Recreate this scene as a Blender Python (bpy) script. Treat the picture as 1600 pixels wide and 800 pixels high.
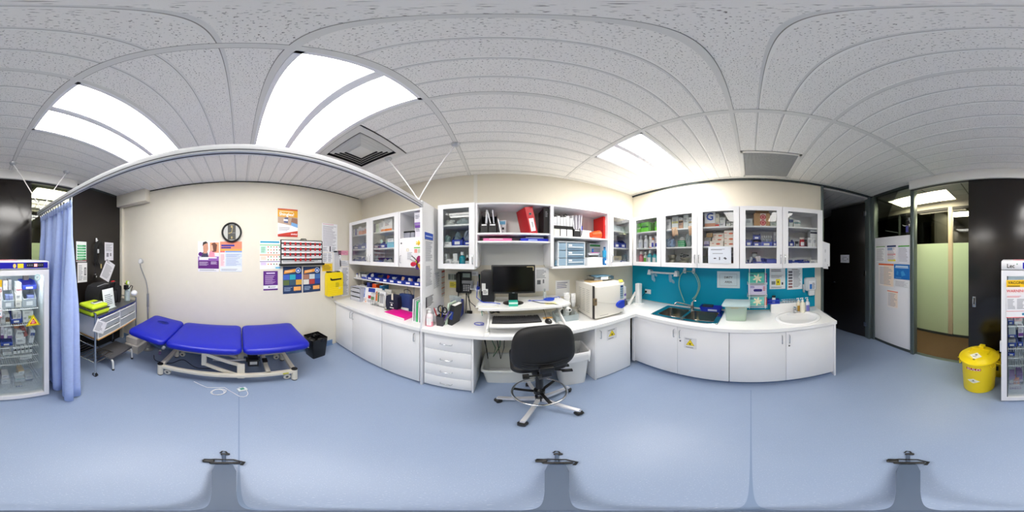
import bpy, bmesh, math, random
from mathutils import Vector, Matrix
random.seed(7)
for o in list(bpy.data.objects): bpy.data.objects.remove(o, do_unlink=True)
sc = bpy.context.scene
COL = sc.collection
PI = math.pi
# ------------------------------------------------------------------ camera, world, exposure
CAM_H = 1.615
CEIL = 2.735
cam = bpy.data.cameras.new('camera'); cam.type = 'PANO'
try: cam.cycles.panorama_type = 'EQUIRECTANGULAR'
except Exception: cam.panorama_type = 'EQUIRECTANGULAR'
cam.clip_start = 0.01
camo = bpy.data.objects.new('camera', cam); COL.objects.link(camo)
camo.location = (0, 0, CAM_H); camo.rotation_euler = (PI/2, 0, math.radians(-6.0))
sc.camera = camo
w = bpy.data.worlds.new('world'); sc.world = w; w.use_nodes = True
w.node_tree.nodes['Background'].inputs[0].default_value = (0.8, 0.85, 0.9, 1)
w.node_tree.nodes['Background'].inputs[1].default_value = 0.15
sc.view_settings.view_transform = 'Standard'; sc.view_settings.look = 'None'
sc.view_settings.gamma = 1; sc.view_settings.use_curve_mapping = False
sc.view_settings.exposure = 1.08
PANEL = 9.5            # emission of the ceiling light diffusers
CORR = 6.5             # corridor lights
OFFICE = 26.0          # office light behind the frosted glass
try:
    sc.cycles.max_bounces = 9; sc.cycles.diffuse_bounces = 6; sc.cycles.glossy_bounces = 4
    sc.cycles.transparent_max_bounces = 16; sc.cycles.caustics_reflective = False; sc.cycles.caustics_refractive = False
    sc.cycles.sample_clamp_indirect = 4.0
except Exception: pass

# ------------------------------------------------------------------ materials
def lin(c):
    c = c/255.0
    return c/12.92 if c <= 0.04045 else ((c+0.055)/1.055)**2.4
def L(rgb): return (lin(rgb[0]), lin(rgb[1]), lin(rgb[2]), 1)
MATS = {}
def mt(r, g, b, rough=0.5, metal=0.0, **k):
    key = (r, g, b, rough, metal, tuple(sorted(k.items())))
    if key in MATS: return MATS[key]
    m = bpy.data.materials.new('mat_%d_%d_%d' % (r, g, b)); m.use_nodes = True
    n = m.node_tree.nodes; l = m.node_tree.links; p = n['Principled BSDF']
    p.inputs['Base Color'].default_value = L((r, g, b)); p.inputs['Roughness'].default_value = rough
    p.inputs['Metallic'].default_value = metal
    if 'spec' in k: p.inputs['Specular IOR Level'].default_value = k['spec']
    if 'coat' in k: p.inputs['Coat Weight'].default_value = k['coat']
    if 'alpha' in k: p.inputs['Alpha'].default_value = k['alpha']
    if 'trans' in k: p.inputs['Transmission Weight'].default_value = k['trans']
    if 'emit' in k:
        p.inputs['Emission Color'].default_value = L((r, g, b)); p.inputs['Emission Strength'].default_value = k['emit']
    if 'noise' in k or 'bump' in k:
        tc = n.new('ShaderNodeTexCoord'); nz = n.new('ShaderNodeTexNoise')
        nz.inputs['Scale'].default_value = k.get('scale', 40); nz.inputs['Detail'].default_value = 3
        l.new(tc.outputs['Object'], nz.inputs['Vector'])
        if 'noise' in k:
            mx = n.new('ShaderNodeMix'); mx.data_type = 'RGBA'; a = k['noise']
            mx.inputs['A'].default_value = L([max(0, c*(1-a)) for c in (r, g, b)])
            mx.inputs['B'].default_value = L([min(255, c*(1+a)) for c in (r, g, b)])
            l.new(nz.outputs['Fac'], mx.inputs['Factor']); l.new(mx.outputs['Result'], p.inputs['Base Color'])
        if 'bump' in k:
            bp = n.new('ShaderNodeBump'); bp.inputs['Strength'].default_value = k['bump']; bp.inputs['Distance'].default_value = 0.002
            l.new(nz.outputs['Fac'], bp.inputs['Height']); l.new(bp.outputs['Normal'], p.inputs['Normal'])
    MATS[key] = m
    return m
def glass(name, tint=(1, 1, 1), refl=0.6, rough=0.0, ior=1.45):
    m = bpy.data.materials.new(name); m.use_nodes = True; n = m.node_tree.nodes; l = m.node_tree.links
    n.remove(n['Principled BSDF'])
    t = n.new('ShaderNodeBsdfTransparent'); t.inputs[0].default_value = (*tint, 1)
    g = n.new('ShaderNodeBsdfGlossy'); g.inputs['Roughness'].default_value = rough
    f = n.new('ShaderNodeFresnel'); f.inputs['IOR'].default_value = ior
    mu = n.new('ShaderNodeMath'); mu.operation = 'MULTIPLY'; mu.inputs[1].default_value = refl
    mx = n.new('ShaderNodeMixShader')
    l.new(f.outputs[0], mu.inputs[0]); l.new(mu.outputs[0], mx.inputs[0]); l.new(t.outputs[0], mx.inputs[1]); l.new(g.outputs[0], mx.inputs[2])
    l.new(mx.outputs[0], n['Material Output'].inputs[0])
    return m
def milky(name, rgb, mixw=0.5, rough=0.3):
    """translucent plastic / frosted glass: part see-through, part diffuse"""
    m = bpy.data.materials.new(name); m.use_nodes = True; n = m.node_tree.nodes; l = m.node_tree.links
    p = n['Principled BSDF']; p.inputs['Base Color'].default_value = L(rgb); p.inputs['Roughness'].default_value = rough
    t = n.new('ShaderNodeBsdfTransparent'); t.inputs[0].default_value = (0.93, 0.96, 0.97, 1)
    tr = n.new('ShaderNodeBsdfTranslucent'); tr.inputs[0].default_value = L(rgb)
    m1 = n.new('ShaderNodeMixShader'); m1.inputs[0].default_value = 0.4
    l.new(p.outputs[0], m1.inputs[1]); l.new(tr.outputs[0], m1.inputs[2])
    mx = n.new('ShaderNodeMixShader'); mx.inputs[0].default_value = mixw
    l.new(m1.outputs[0], mx.inputs[1]); l.new(t.outputs[0], mx.inputs[2]); l.new(mx.outputs[0], n['Material Output'].inputs[0])
    return m
def emis(name, rgb, s):
    m = bpy.data.materials.new(name); m.use_nodes = True; n = m.node_tree.nodes; l = m.node_tree.links
    n.remove(n['Principled BSDF']); e = n.new('ShaderNodeEmission'); e.inputs[0].default_value = L(rgb); e.inputs[1].default_value = s
    l.new(e.outputs[0], n['Material Output'].inputs[0]); return m

# ------------------------------------------------------------------ wall frames: s along the wall (left to right), d out of the wall, z up
class Frame:
    def __init__(s, r, n, D): s.r = r; s.n = n; s.D = D; s.ang = math.atan2(r[1], r[0])
    def p(f, s, d, z): return Vector((f.r[0]*s-f.n[0]*(f.D-d), f.r[1]*s-f.n[1]*(f.D-d), z))
class World:
    ang = 0.0
    def p(f, s, d, z): return Vector((s, -d, z))
WA = Frame((0, 1), (1, 0), 2.268)
WB = Frame((0.99896, -0.045602), (-0.045602, -0.99896), 2.0257)
WC = Frame((0, -1), (-1, 0), 2.178)
WD = Frame((-1, 0), (0, 1), 1.985)
WO = World()
def bear(x):
    b = math.radians(x*0.225-174.0); return math.sin(b), math.cos(b)
def at(F, x, y, d):
    """bearing (x, y) measured on the photograph -> (s, z) on the plane at depth d in front of wall F"""
    dx, dy = bear(x); k = (F.D-d)/-(dx*F.n[0]+dy*F.n[1])
    return k*(dx*F.r[0]+dy*F.r[1]), CAM_H+k*math.tan(math.radians((400-y)*0.225))
def sx(F, x, d): return at(F, x, 400, d)[0]

# ------------------------------------------------------------------ mesh builder
ROOT = {}
class M:
    def __init__(s, t=None):
        s.v = []; s.f = []; s.m = []; s.mats = []; s.X = None
        s.o = ROOT.get(t.name, (0, 0, 0)) if t is not None else (0, 0, 0); s.t = t
    def mi(s, mat):
        if mat not in s.mats: s.mats.append(mat)
        return s.mats.index(mat)
    def add(s, vs, fs, mat):
        k = len(s.v); i = s.mi(mat)
        if s.X is not None: vs = [s.X @ Vector(v) for v in vs]
        s.v += [tuple(v) for v in vs]
        for f in fs: s.f.append(tuple(a+k for a in f)); s.m.append(i)
        return s
    def box(s, mat, x0, x1, y0, y1, z0, z1, bev=0, seg=2):
        if x0 > x1: x0, x1 = x1, x0
        if y0 > y1: y0, y1 = y1, y0
        if z0 > z1: z0, z1 = z1, z0
        vs = [(x, y, z) for x in (x0, x1) for y in (y0, y1) for z in (z0, z1)]
        fs = [(0, 1, 3, 2), (4, 6, 7, 5), (0, 4, 5, 1), (2, 3, 7, 6), (0, 2, 6, 4), (1, 5, 7, 3)]
        if bev > 0:
            bm = bmesh.new(); bv = [bm.verts.new(v) for v in vs]
            for f in fs: bm.faces.new([bv[a] for a in f])
            bmesh.ops.bevel(bm, geom=list(bm.edges), offset=min(bev, (x1-x0)*.49, (y1-y0)*.49, (z1-z0)*.49), segments=seg, affect='EDGES', profile=0.5)
            bm.verts.index_update()
            vs = [v.co.copy() for v in bm.verts]; fs = [[v.index for v in f.verts] for f in bm.faces]; bm.free()
        return s.add(vs, fs, mat)
    def wb(s, mat, s0, s1, d0, d1, z0, z1, bev=0, seg=2):      # box in wall coordinates
        o = s.o; return s.box(mat, s0-o[0], s1-o[0], -(d1-o[1]), -(d0-o[1]), z0-o[2], z1-o[2], bev, seg)
    def wp(s, a, d, z): o = s.o; return (a-o[0], -(d-o[1]), z-o[2])
    def cyl(s, mat, p0, p1, r0, r1=None, n=16, cap=True):
        r1 = r0 if r1 is None else r1
        p0 = Vector(p0); p1 = Vector(p1); a = (p1-p0).normalized()
        u = a.orthogonal().normalized(); w_ = a.cross(u)
        vs = []
        for p, r in ((p0, r0), (p1, r1)):
            vs += [p+(u*math.cos(t)+w_*math.sin(t))*r for t in [2*PI*i/n for i in range(n)]]
        fs = [(i, (i+1) % n, n+(i+1) % n, n+i) for i in range(n)]
        if cap: fs += [tuple(range(n))[::-1], tuple(range(n, 2*n))]
        return s.add(vs, fs, mat)
    def lathe(s, mat, prof, c=(0, 0, 0), n=24, sx_=1, sy_=1):
        vs = []; k = len(prof)
        for i in range(n):
            t = 2*PI*i/n
            vs += [(c[0]+r*math.cos(t)*sx_, c[1]+r*math.sin(t)*sy_, c[2]+z) for r, z in prof]
        fs = []
        for i in range(n):
            j = (i+1) % n
            fs += [(i*k+a, j*k+a, j*k+a+1, i*k+a+1) for a in range(k-1)]
        if prof[0][0] > 1e-6: fs.append(tuple(i*k for i in range(n))[::-1])
        if prof[-1][0] > 1e-6: fs.append(tuple(i*k+k-1 for i in range(n)))
        return s.add(vs, fs, mat)
    def tube(s, mat, pts, r, n=8, closed=False):
        pts = [Vector(p) for p in pts]; k = len(pts); vs = []
        nrm = None
        for i, p in enumerate(pts):
            if closed: a = (pts[(i+1) % k]-pts[i-1])
            else: a = (pts[min(i+1, k-1)]-pts[max(i-1, 0)])
            if a.length < 1e-9: a = Vector((0, 0, 1))
            a.normalize()
            nrm = a.orthogonal().normalized() if nrm is None else (nrm-a*nrm.dot(a))
            if nrm.length < 1e-6: nrm = a.orthogonal()
            nrm.normalize(); b = a.cross(nrm)
            vs += [p+(nrm*math.cos(2*PI*j/n)+b*math.sin(2*PI*j/n))*r for j in range(n)]
        fs = []
        for i in range(k if closed else k-1):
            q = (i+1) % k
            fs += [(i*n+j, i*n+(j+1) % n, q*n+(j+1) % n, q*n+j) for j in range(n)]
        if not closed: fs += [tuple(range(n))[::-1], tuple(range((k-1)*n, k*n))]
        return s.add(vs, fs, mat)
    def prism(s, mat, poly, a, b, plane='xy'):
        def P(u, v, h): return {'xy': (u, v, h), 'xz': (u, h, v), 'yz': (h, u, v)}[plane]
        n = len(poly); vs = [P(u, v, a) for u, v in poly]+[P(u, v, b) for u, v in poly]
        fs = [tuple(range(n))[::-1], tuple(range(n, 2*n))]+[(i, (i+1) % n, n+(i+1) % n, n+i) for i in range(n)]
        return s.add(vs, fs, mat)
    def flat(s, mat, poly, y=-0.001):                             # flat print on a face looking to -y
        return s.add([(u, y, v) for u, v in poly], [tuple(range(len(poly)))], mat)
    def rect(s, mat, x0, x1, z0, z1, y=-0.001): return s.flat(mat, [(x0, z0), (x1, z0), (x1, z1), (x0, z1)], y)
    def disc(s, mat, cx, cz, rx, rz=None, y=-0.001, n=20):
        rz = rx if rz is None else rz
        return s.flat(mat, [(cx+rx*math.cos(2*PI*i/n), cz+rz*math.sin(2*PI*i/n)) for i in range(n)], y)
    def rows(s, mat, x0, x1, z0, z1, n, y=-0.001, fill=0.45, ragged=0.35):
        h = (z1-z0)/n
        for i in range(n):
            e = x1-(x1-x0)*random.random()*ragged
            s.rect(mat, x0, e, z1-(i+.5+fill/2)*h, z1-(i+.5-fill/2)*h, y)
        return s
    def ell(s, mat, c, r, n=16, k=10):
        vs = [(c[0], c[1], c[2]-r[2])]; fs = []
        for i in range(1, k):
            ph = -PI/2+PI*i/k
            vs += [(c[0]+r[0]*math.cos(ph)*math.cos(2*PI*j/n), c[1]+r[1]*math.cos(ph)*math.sin(2*PI*j/n), c[2]+r[2]*math.sin(ph)) for j in range(n)]
        vs.append((c[0], c[1], c[2]+r[2]))
        fs += [(0, 1+(j+1) % n, 1+j) for j in range(n)]
        for i in range(k-2): fs += [(1+i*n+j, 1+i*n+(j+1) % n, 1+(i+1)*n+(j+1) % n, 1+(i+1)*n+j) for j in range(n)]
        e = len(vs)-1; fs += [(e, 1+(k-2)*n+j, 1+(k-2)*n+(j+1) % n) for j in range(n)]
        return s.add(vs, fs, mat)
    def done(s, name, parent=None, ang=38):
        me = bpy.data.meshes.new(name); me.from_pydata(s.v, [], s.f)
        for m in s.mats: me.materials.append(m)
        me.polygons.foreach_set('material_index', s.m)
        me.polygons.foreach_set('use_smooth', [True]*len(s.f)); me.update()
        try: me.set_sharp_from_angle(angle=math.radians(ang))
        except Exception: pass
        o = bpy.data.objects.new(name, me); COL.objects.link(o)
        p = parent if parent is not None else s.t
        if p is not None: o.parent = p
        return o
def T(name, label, cat, F, s, d, z, rz=0.0, group=None):
    """an Empty at the base of a thing; its parts hang from it"""
    o = bpy.data.objects.new(name, None); COL.objects.link(o); o.empty_display_size = 0.05
    o.location = F.p(s, d, z); o.rotation_euler = (0, 0, F.ang+rz)
    o['label'] = label; o['category'] = cat
    if group: o['group'] = group
    ROOT[o.name] = (s, d, z); return o
def solo(m, name, label, cat, F, s, d, z, rz=0.0, group=None, rx=0.0, ry=0.0):
    """a thing that is a single mesh, built round its own base"""
    o = m.done(name); o.location = F.p(s, d, z); o.rotation_euler = (rx, ry, F.ang+rz)
    o['label'] = label; o['category'] = cat
    if group: o['group'] = group
    return o
def S(o): o['kind'] = 'structure'; return o
def txt(parent, body, size, mat, x, z, y=-0.002, align='CENTER', rot=None, name='lettering'):
    c = bpy.data.curves.new(name, 'FONT'); c.body = body; c.size = size; c.align_x = align; c.align_y = 'CENTER'; c.resolution_u = 2; c.offset = size*.018
    tmp = bpy.data.objects.new(name, c); me = bpy.data.meshes.new_from_object(tmp); bpy.data.objects.remove(tmp); me.materials.clear(); me.materials.append(mat)
    o = bpy.data.objects.new(name, me); COL.objects.link(o); o.parent = parent
    o.location = (x, y, z); o.rotation_euler = rot or (PI/2, 0, 0); return o
def arc(cx, cy, r, a0, a1, n): return [(cx+r*math.cos(a0+(a1-a0)*i/n), cy+r*math.sin(a0+(a1-a0)*i/n)) for i in range(n+1)]
def rrect(x0, x1, y0, y1, r, n=5):
    return arc(x1-r, y1-r, r, 0, PI/2, n)+arc(x0+r, y1-r, r, PI/2, PI, n)+arc(x0+r, y0+r, r, PI, 1.5*PI, n)+arc(x1-r, y0+r, r, 1.5*PI, 2*PI, n)
def biohaz(m, mat, cx, cz, r, y):
    for k in range(3):
        a = PI/2+k*2*PI/3; ox, oz = cx+r*.5*math.cos(a), cz+r*.5*math.sin(a)
        out = arc(ox, oz, r*.52, a-2.3+PI*0, a+2.3, 10)[::-1]
        inn = arc(ox+r*.10*math.cos(a), oz+r*.10*math.sin(a), r*.38, a-2.3, a+2.3, 10)
        st = 1
        pts_o = arc(ox, oz, r*.52, a+.55, a+2*PI-.55, 12); pts_i = arc(ox+r*.1*math.cos(a), oz+r*.1*math.sin(a), r*.36, a+.55, a+2*PI-.55, 12)
        for i in range(12): m.flat(mat, [pts_o[i], pts_o[i+1], pts_i[i+1], pts_i[i]], y)
    ro = arc(cx, cz, r*.62, 0, 2*PI, 24); ri = arc(cx, cz, r*.5, 0, 2*PI, 24)
    for i in range(24): m.flat(mat, [ro[i], ro[i+1], ri[i+1], ri[i]], y-0.0002)
def handle(m, mat, p, ln, axis='z', out=0.028, r=0.004):
    """D handle; p = centre on the door face (local), grip stands proud to -y"""
    u = Vector((0, 0, 1)) if axis == 'z' else Vector((1, 0, 0)); p = Vector(p); n = Vector((0, -1, 0)); h = ln/2
    m.tube(mat, [p-u*h, p-u*h+n*out*.8, p-u*(h-.01)+n*out, p+u*(h-.01)+n*out, p+u*h+n*out*.8, p+u*h], r, 8)
# shared materials
WHITE = mt(238, 238, 238, .35); WHITE2 = mt(228, 228, 226, .4); CAB = mt(244, 244, 246, .38, noise=.008, scale=6)
BENCH = mt(246, 246, 246, .28); CHROME = mt(205, 207, 210, .15, 1.0); STEEL = mt(190, 192, 195, .22, 1.0)
BLACK = mt(18, 18, 19, .45); BLACKG = mt(10, 10, 12, .15); RUB = mt(28, 28, 30, .7); DGREY = mt(70, 72, 76, .5); MGREY = mt(140, 143, 148, .5); LGREY = mt(200, 202, 205, .45)
INK = mt(70, 70, 76, .7); INK2 = mt(130, 130, 138, .7); PAPER = mt(240, 240, 242, .7)
BLUEBIN = mt(22, 52, 160, .4); RED = mt(196, 26, 36, .45); YEL = mt(250, 222, 10, .4)
PANE = glass('cabinet_glass', (0.985, 0.995, 0.99), .6)
CLEARP = milky('clear_plastic', (225, 233, 236), .62)
CREAMP = mt(226, 222, 208, .45)
# ------------------------------------------------------------------ setting
def speckle(name, base, fleck, scale, lo, hi, rough, base2=None, stretch=(1, 1, 1), bump=0.0):
    m = bpy.data.materials.new(name); m.use_nodes = True; n = m.node_tree.nodes; l = m.node_tree.links; p = n['Principled BSDF']
    tc = n.new('ShaderNodeTexCoord'); mp = n.new('ShaderNodeMapping'); mp.inputs['Scale'].default_value = stretch
    l.new(tc.outputs['Object'], mp.inputs['Vector'])
    nz = n.new('ShaderNodeTexNoise'); nz.inputs['Scale'].default_value = scale; nz.inputs['Detail'].default_value = 2
    l.new(mp.outputs[0], nz.inputs['Vector'])
    r = n.new('ShaderNodeMapRange'); r.inputs['From Min'].default_value = lo; r.inputs['From Max'].default_value = hi
    l.new(nz.outputs['Fac'], r.inputs['Value'])
    n2 = n.new('ShaderNodeTexNoise'); n2.inputs['Scale'].default_value = 3.0; l.new(tc.outputs['Object'], n2.inputs['Vector'])
    m0 = n.new('ShaderNodeMix'); m0.data_type = 'RGBA'; m0.inputs['A'].default_value = L(base); m0.inputs['B'].default_value = L(base2 or base)
    l.new(n2.outputs['Fac'], m0.inputs['Factor'])
    mx = n.new('ShaderNodeMix'); mx.data_type = 'RGBA'; mx.inputs['A'].default_value = L(fleck)
    l.new(m0.outputs['Result'], mx.inputs['B']); l.new(r.outputs['Result'], mx.inputs['Factor'])
    l.new(mx.outputs['Result'], p.inputs['Base Color']); p.inputs['Roughness'].default_value = rough
    if bump:
        b = n.new('ShaderNodeBump'); b.inputs['Strength'].default_value = bump; b.inputs['Distance'].default_value = 0.002
        l.new(r.outputs['Result'], b.inputs['Height']); l.new(b.outputs['Normal'], p.inputs['Normal'])
    return m
TILE = speckle('ceiling_tile', (252, 250, 245), (118, 114, 110), 135, .325, .385, .9, (249, 247, 242), (1, 1.4, 1), .3)
TEE = mt(232, 231, 226, .5); GROOVE = mt(240, 239, 235, .8); GDARK = mt(150, 148, 142, .9)
VINYL = speckle('vinyl', (141, 158, 187), (176, 190, 212), 260, .32, .36, .38, (147, 164, 192))
CARPET = mt(92, 72, 48, .95, noise=.22, scale=180, bump=.5)
CREAM = mt(228, 222, 207, .75, noise=.012, scale=9, bump=.05); TEAL = mt(0, 152, 186, .4, spec=.25); TEALJ = mt(0, 110, 124, .4)
DARKW = mt(42, 37, 34, .38, noise=.06, scale=14); DARKP = mt(30, 26, 24, .3, noise=.08, scale=5)
ALU = mt(112, 124, 124, .35, .55); ALUD = mt(66, 74, 74, .45, .3)
m = M(); m.box(VINYL, -2.4, 4.6, -2.02, 2.3, -.08, 0); fl = S(m.done('floor'))
m = M(); m.box(mt(118, 140, 172, .4), -1.55, 1.5, -.003, .003, 0, .0012); o = m.done('weld_seam', fl)
m = M(); m.box(CARPET, -4.6, 4.6, -6.2, -2.02, -.08, .002); S(m.done('floor_corridor'))
m = M(); m.box(ALU, .42, 1.27, -2.06, -2.0, 0, .006, .002); S(m.done('trim_threshold'))
# ceiling: every tile with its four scored planks, every tee
cei = bpy.data.objects.new('ceiling', None); COL.objects.link(cei); cei['kind'] = 'structure'; cei.location = (0, 0, CEIL)
XL = [-2.268, -1.545, -.32, .905, 2.13, 2.178]; YL = [-1.985, -1.714, -1.106, -.498, .11, .718, 1.326, 1.934, 2.14]
LIGHTS = {(1, 2): 0, (1, 4): 1, (3, 5): 2}
SPECIAL = {(3, 3): 'ret', (1, 5): 'dif'}
def tile_mesh(x0, x1, y0, y1, phase):
    m = M(); t = .011; x0 += t; x1 -= t; a = y0+t; b = y1-t; z = 0.0; g = .011; dep = .0025
    cuts = [phase+.152*k for k in range(0, 5)]; cuts = [c for c in cuts if a+.03 < c < b-.03]
    edges = [a]+cuts+[b]
    def strip(mat, ya, za, yb, zb): m.add([(x0, ya, za), (x0, yb, zb), (x1, yb, zb), (x1, ya, za)], [(0, 1, 2, 3)], mat)
    for i in range(len(edges)-1):
        p, q = edges[i], edges[i+1]; l0 = p+(g if i > 0 else 0); r0 = q-(g if i < len(edges)-2 else 0)
        strip(TILE, l0, z, r0, z)
        if i < len(edges)-2: strip(GROOVE, r0, z, q-.0012, dep); strip(GDARK, q-.0012, dep, q+.0012, dep); strip(GROOVE, q+.0012, dep, q+g, z)
    m.box(GROOVE, x0, x1, a, b, dep+.001, dep+.018)
    return m
for i in range(5):
    for j in range(8):
        if (i, j) in LIGHTS: continue
        x0, x1, y0, y1 = XL[i], XL[i+1], YL[j], YL[j+1]
        if (i, j) == (1, 5): x1 = -.32; x0 = -.80-.0; 
        if (i, j) == (3, 3): x1 = 1.49
        ph = y0 if j > 0 else YL[1]-.608
        tile_mesh(x0, x1, y0, y1, ph).done('ceiling_tile', cei)
tile_mesh(-1.545, -1.40, .718, 1.326, .718).done('ceiling_tile', cei)
tile_mesh(2.10, 2.13, -.498, .11, -.498).done('ceiling_tile', cei)
for y in YL[1:-1]:
    m = M(); m.box(TEE, -2.268, 2.178, y-.0125, y+.0125, -.003, .02); m.box(GDARK, -2.268, 2.178, y-.015, y-.0125, -.0005, .01); m.done('ceiling_tee', cei)
for x in XL[1:-1]:
    m = M(); m.box(TEE, x-.016, x+.016, -1.985, 2.13, -.0035, .02); m.box(GDARK, x-.019, x-.016, -1.985, 2.13, -.0005, .01); m.box(GDARK, x+.016, x+.019, -1.985, 2.13, -.0005, .01); m.done('ceiling_tee', cei)
m = M(); m.box(mt(120, 120, 120), -2.6, 2.3, -2.1, 2.3, .12, .16); m.done('ceiling_slab', cei)
# walls
m = M(); m.box(CREAM, -2.36, -2.268, -2.05, 2.25, 0, CEIL+.1); S(m.done('wall_left'))
m = M(); a, b = WB.p(-2.7, 0, 0), WB.p(2.5, 0, 0); c, d_ = WB.p(2.5, -.1, 0), WB.p(-2.7, -.1, 0)
m.prism(CREAM, [(a.x, a.y), (b.x, b.y), (c.x, c.y), (d_.x, d_.y)], 0, CEIL+.1); S(m.done('wall_far'))
m = M(); m.box(CREAM, 2.178, 2.28, -1.0, 2.25, 0, CEIL+.1); wr = S(m.done('wall_right'))
m = M(); m.box(TEAL, 2.168, 2.178, -.895, 1.95, .87, 1.49); m.done('splashback', wr)
m = M(); m.box(mt(228, 222, 205, .7), 2.174, 2.179, -.995, -.90, 1.235, 1.238); m.done('joint', wr)
# dark shadow gaps under the ceiling, cover strip, bulkhead, skirting
DK = mt(40, 40, 36, .8)
m = M(); m.box(DK, -2.268, -2.262, -1.6, 2.05, CEIL-.014, CEIL-.002); S(m.done('trim_1'))
m = M(); m.box(ALUD, 2.158, 2.30, -1.985, 1.95, CEIL-.03, CEIL-.004, .003); S(m.done('trim_2'))
m = M(); a = WB.p(sx(WB, 743, .01), .006, 0); m.X = Matrix.Translation((a.x, a.y, 0)) @ Matrix.Rotation(WB.ang, 4, 'Z')
m.box(mt(232, 230, 222, .6), -.022, .022, -.006, .006, 2.2, CEIL); S(m.done('trim_3'))
m = M(); m.box(CREAM, -2.268, -2.128, -1.985, -1.375, 2.515, CEIL-.002, .004); S(m.done('trim_bulkhead'))
m = M(); m.box(CREAM, -2.268, -2.21, -1.985, -1.925, 0, 2.515, .003); S(m.done('trim_column'))
m = M(); m.box(mt(112, 142, 182, .4), -2.268, -2.258, -1.93, 1.46, 0, .105, .003); m.box(mt(118, 146, 184, .4), -2.262, -2.24, -1.93, 1.46, 0, .012, .005); S(m.done('baseboard_left'))
# ---- back wall: glazing, posts, black panels (wall D, y = -1.985); things face +y
yb = -1.985
m = M(); m.box(DARKP, -2.268, -1.19, yb-.06, yb, 0, CEIL-.02); S(m.done('wall_back'))
m = M(); m.box(ALUD, -2.268, 2.178, yb-.07, yb+.002, CEIL-.03, CEIL+.02, .003); S(m.done('trim_head'))
m = M(); m.box(DARKW, -.52, .40, yb-.06, yb-.012, 0, CEIL-.03); S(m.done('wall_back_panel'))
for k, (x0, x1) in enumerate([(2.085, 2.178), (1.262, 1.325), (-1.20, -1.165), (.39, .42), (-.545, -.515)]):
    m = M(); y1 = yb+.025 if k < 2 else yb
    m.box(ALU, x0, x1, yb-.07, y1, 0, CEIL-.03, .004)
    if k < 2: m.box(ALUD, x0+.02, x0+.026, y1-.001, y1+.001, 0, CEIL-.03); m.box(ALUD, x1-.022, x1-.016, y1-.001, y1+.001, 0, CEIL-.03)
    S(m.done('trim_post'))
CLEARG = glass('partition_glass', (.90, .93, .88), .9)
win = M(); win.box(CLEARG, 1.32, 2.09, yb-.025, yb-.019, 1.92, CEIL-.03); w1 = S(win.done('window_1'))
m = M(); m.box(mt(232, 232, 236, .3), 1.322, 2.088, yb-.03, yb-.002, .05, 1.93, .003); m.done('white_panel', w1)
m = M(); m.box(ALUD, 1.322, 2.088, yb-.05, yb+.004, 0, .045, .003); m.done('window_sill', w1)
m = M(); m.box(CLEARG, -1.17, -.53, yb-.03, yb-.024, .05, CEIL-.03); w2 = S(m.done('window_2'))
m = M(); m.box(ALUD, -1.17, -.53, yb-.05, yb, 0, .045, .003); m.done('window_sill', w2)
# sliding door leaf hung on a white pelmet
d1 = bpy.data.objects.new('door_1', None); COL.objects.link(d1); S(d1); d1.location = (-.065, yb+.055, 0); d1.rotation_euler = (0, 0, PI)
DOORB = mt(27, 23, 21, .22, noise=.06, scale=60, bump=.12)
m = M(); m.box(DOORB, -.525, .525, -.02, .02, .012, 2.62, .002); m.done('door_leaf', d1)
m = M(); m.box(STEEL, -.475, -.435, -.024, -.02, .985, 1.12, .002); m.box(mt(90, 88, 84, .3, .8), -.465, -.445, -.0255, -.023, 1.0, 1.105); m.box(mt(200, 190, 170, .3, .8), -.463, -.447, -.0265, -.024, 1.005, 1.02); m.done('flush_pull', d1)
m = M(); m.box(mt(226, 226, 224, .45), -1.235, 1.29, yb+.002, yb+.105, 2.60, CEIL-.003, .004); m.box(DGREY, -1.23, 1.285, yb+.03, yb+.08, 2.596, 2.601); S(m.done('trim_pelmet'))
# corridor behind the back wall
cy = -2.85; CCZ = 2.66
m = M(); m.box(mt(196, 194, 186, .9, noise=.03, scale=60), -4.6, 4.6, cy-.02, yb-.065, CCZ, CCZ+.05)
for k in range(-6, 7): m.box(mt(120, 118, 110), k*.61-.01, k*.61+.01, cy, yb-.065, CCZ-.001, CCZ+.001)
for k in (-2.55, -2.33): m.box(mt(150, 148, 140), -4.6, 4.6, k-.004, k+.004, CCZ-.0012, CCZ+.001)
S(m.done('ceiling_corridor'))
m = M(); m.box(mt(52, 48, 42, .6), -4.7, -4.6, -6.2, -1.9, 0, CCZ); m.box(mt(52, 48, 42, .6), 4.6, 4.7, -6.2, -1.9, 0, CCZ); S(m.done('wall_corridor_ends'))
FROST = milky('frosted_glass', (220, 233, 206), .05, .35); DARKG = glass('office_glass', (.55, .56, .5), 1.0)
POSTC = mt(226, 208, 172, .5)
sect = [(3.3, 2.2), (2.2, 1.06), (.99, .40), (.40, -.6), (-.6, -1.9)]
for k, (xa, xb) in enumerate(sect):
    w_ = M(); w_.box(DARKG, xb+.012, xa-.012, cy-.006, cy, 1.86, 2.5); o = S(w_.done('window_%d' % (k+3)))
    m = M(); m.box(FROST, xb+.012, xa-.012, cy-.008, cy+.002, .05, 1.855); m.done('frosted_pane', o)
    m = M(); m.box(ALUD, xb, xa, cy-.04, cy+.02, 0, .045); m.box(BLACK, xb, xa, cy-.04, cy+.02, 2.5, 2.55); m.done('window_frame', o)
m = M(); m.box(mt(190, 186, 174, .8), -4.6, 4.6, cy-.06, cy+.01, 2.55, CCZ); S(m.done('wall_corridor_bulkhead'))
for x0, x1, c in ((.985, 1.065, POSTC), (2.18, 2.22, ALUD), (.385, .415, ALUD), (-.62, -.58, ALUD), (-1.95, -1.85, POSTC)):
    m = M(); m.box(c, x0, x1, cy-.05, cy+.03, .05, 2.55, .004); m.box(ALUD, x0, x1, cy-.051, cy+.031, 0, .06); S(m.done('trim_corridor_post'))
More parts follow.
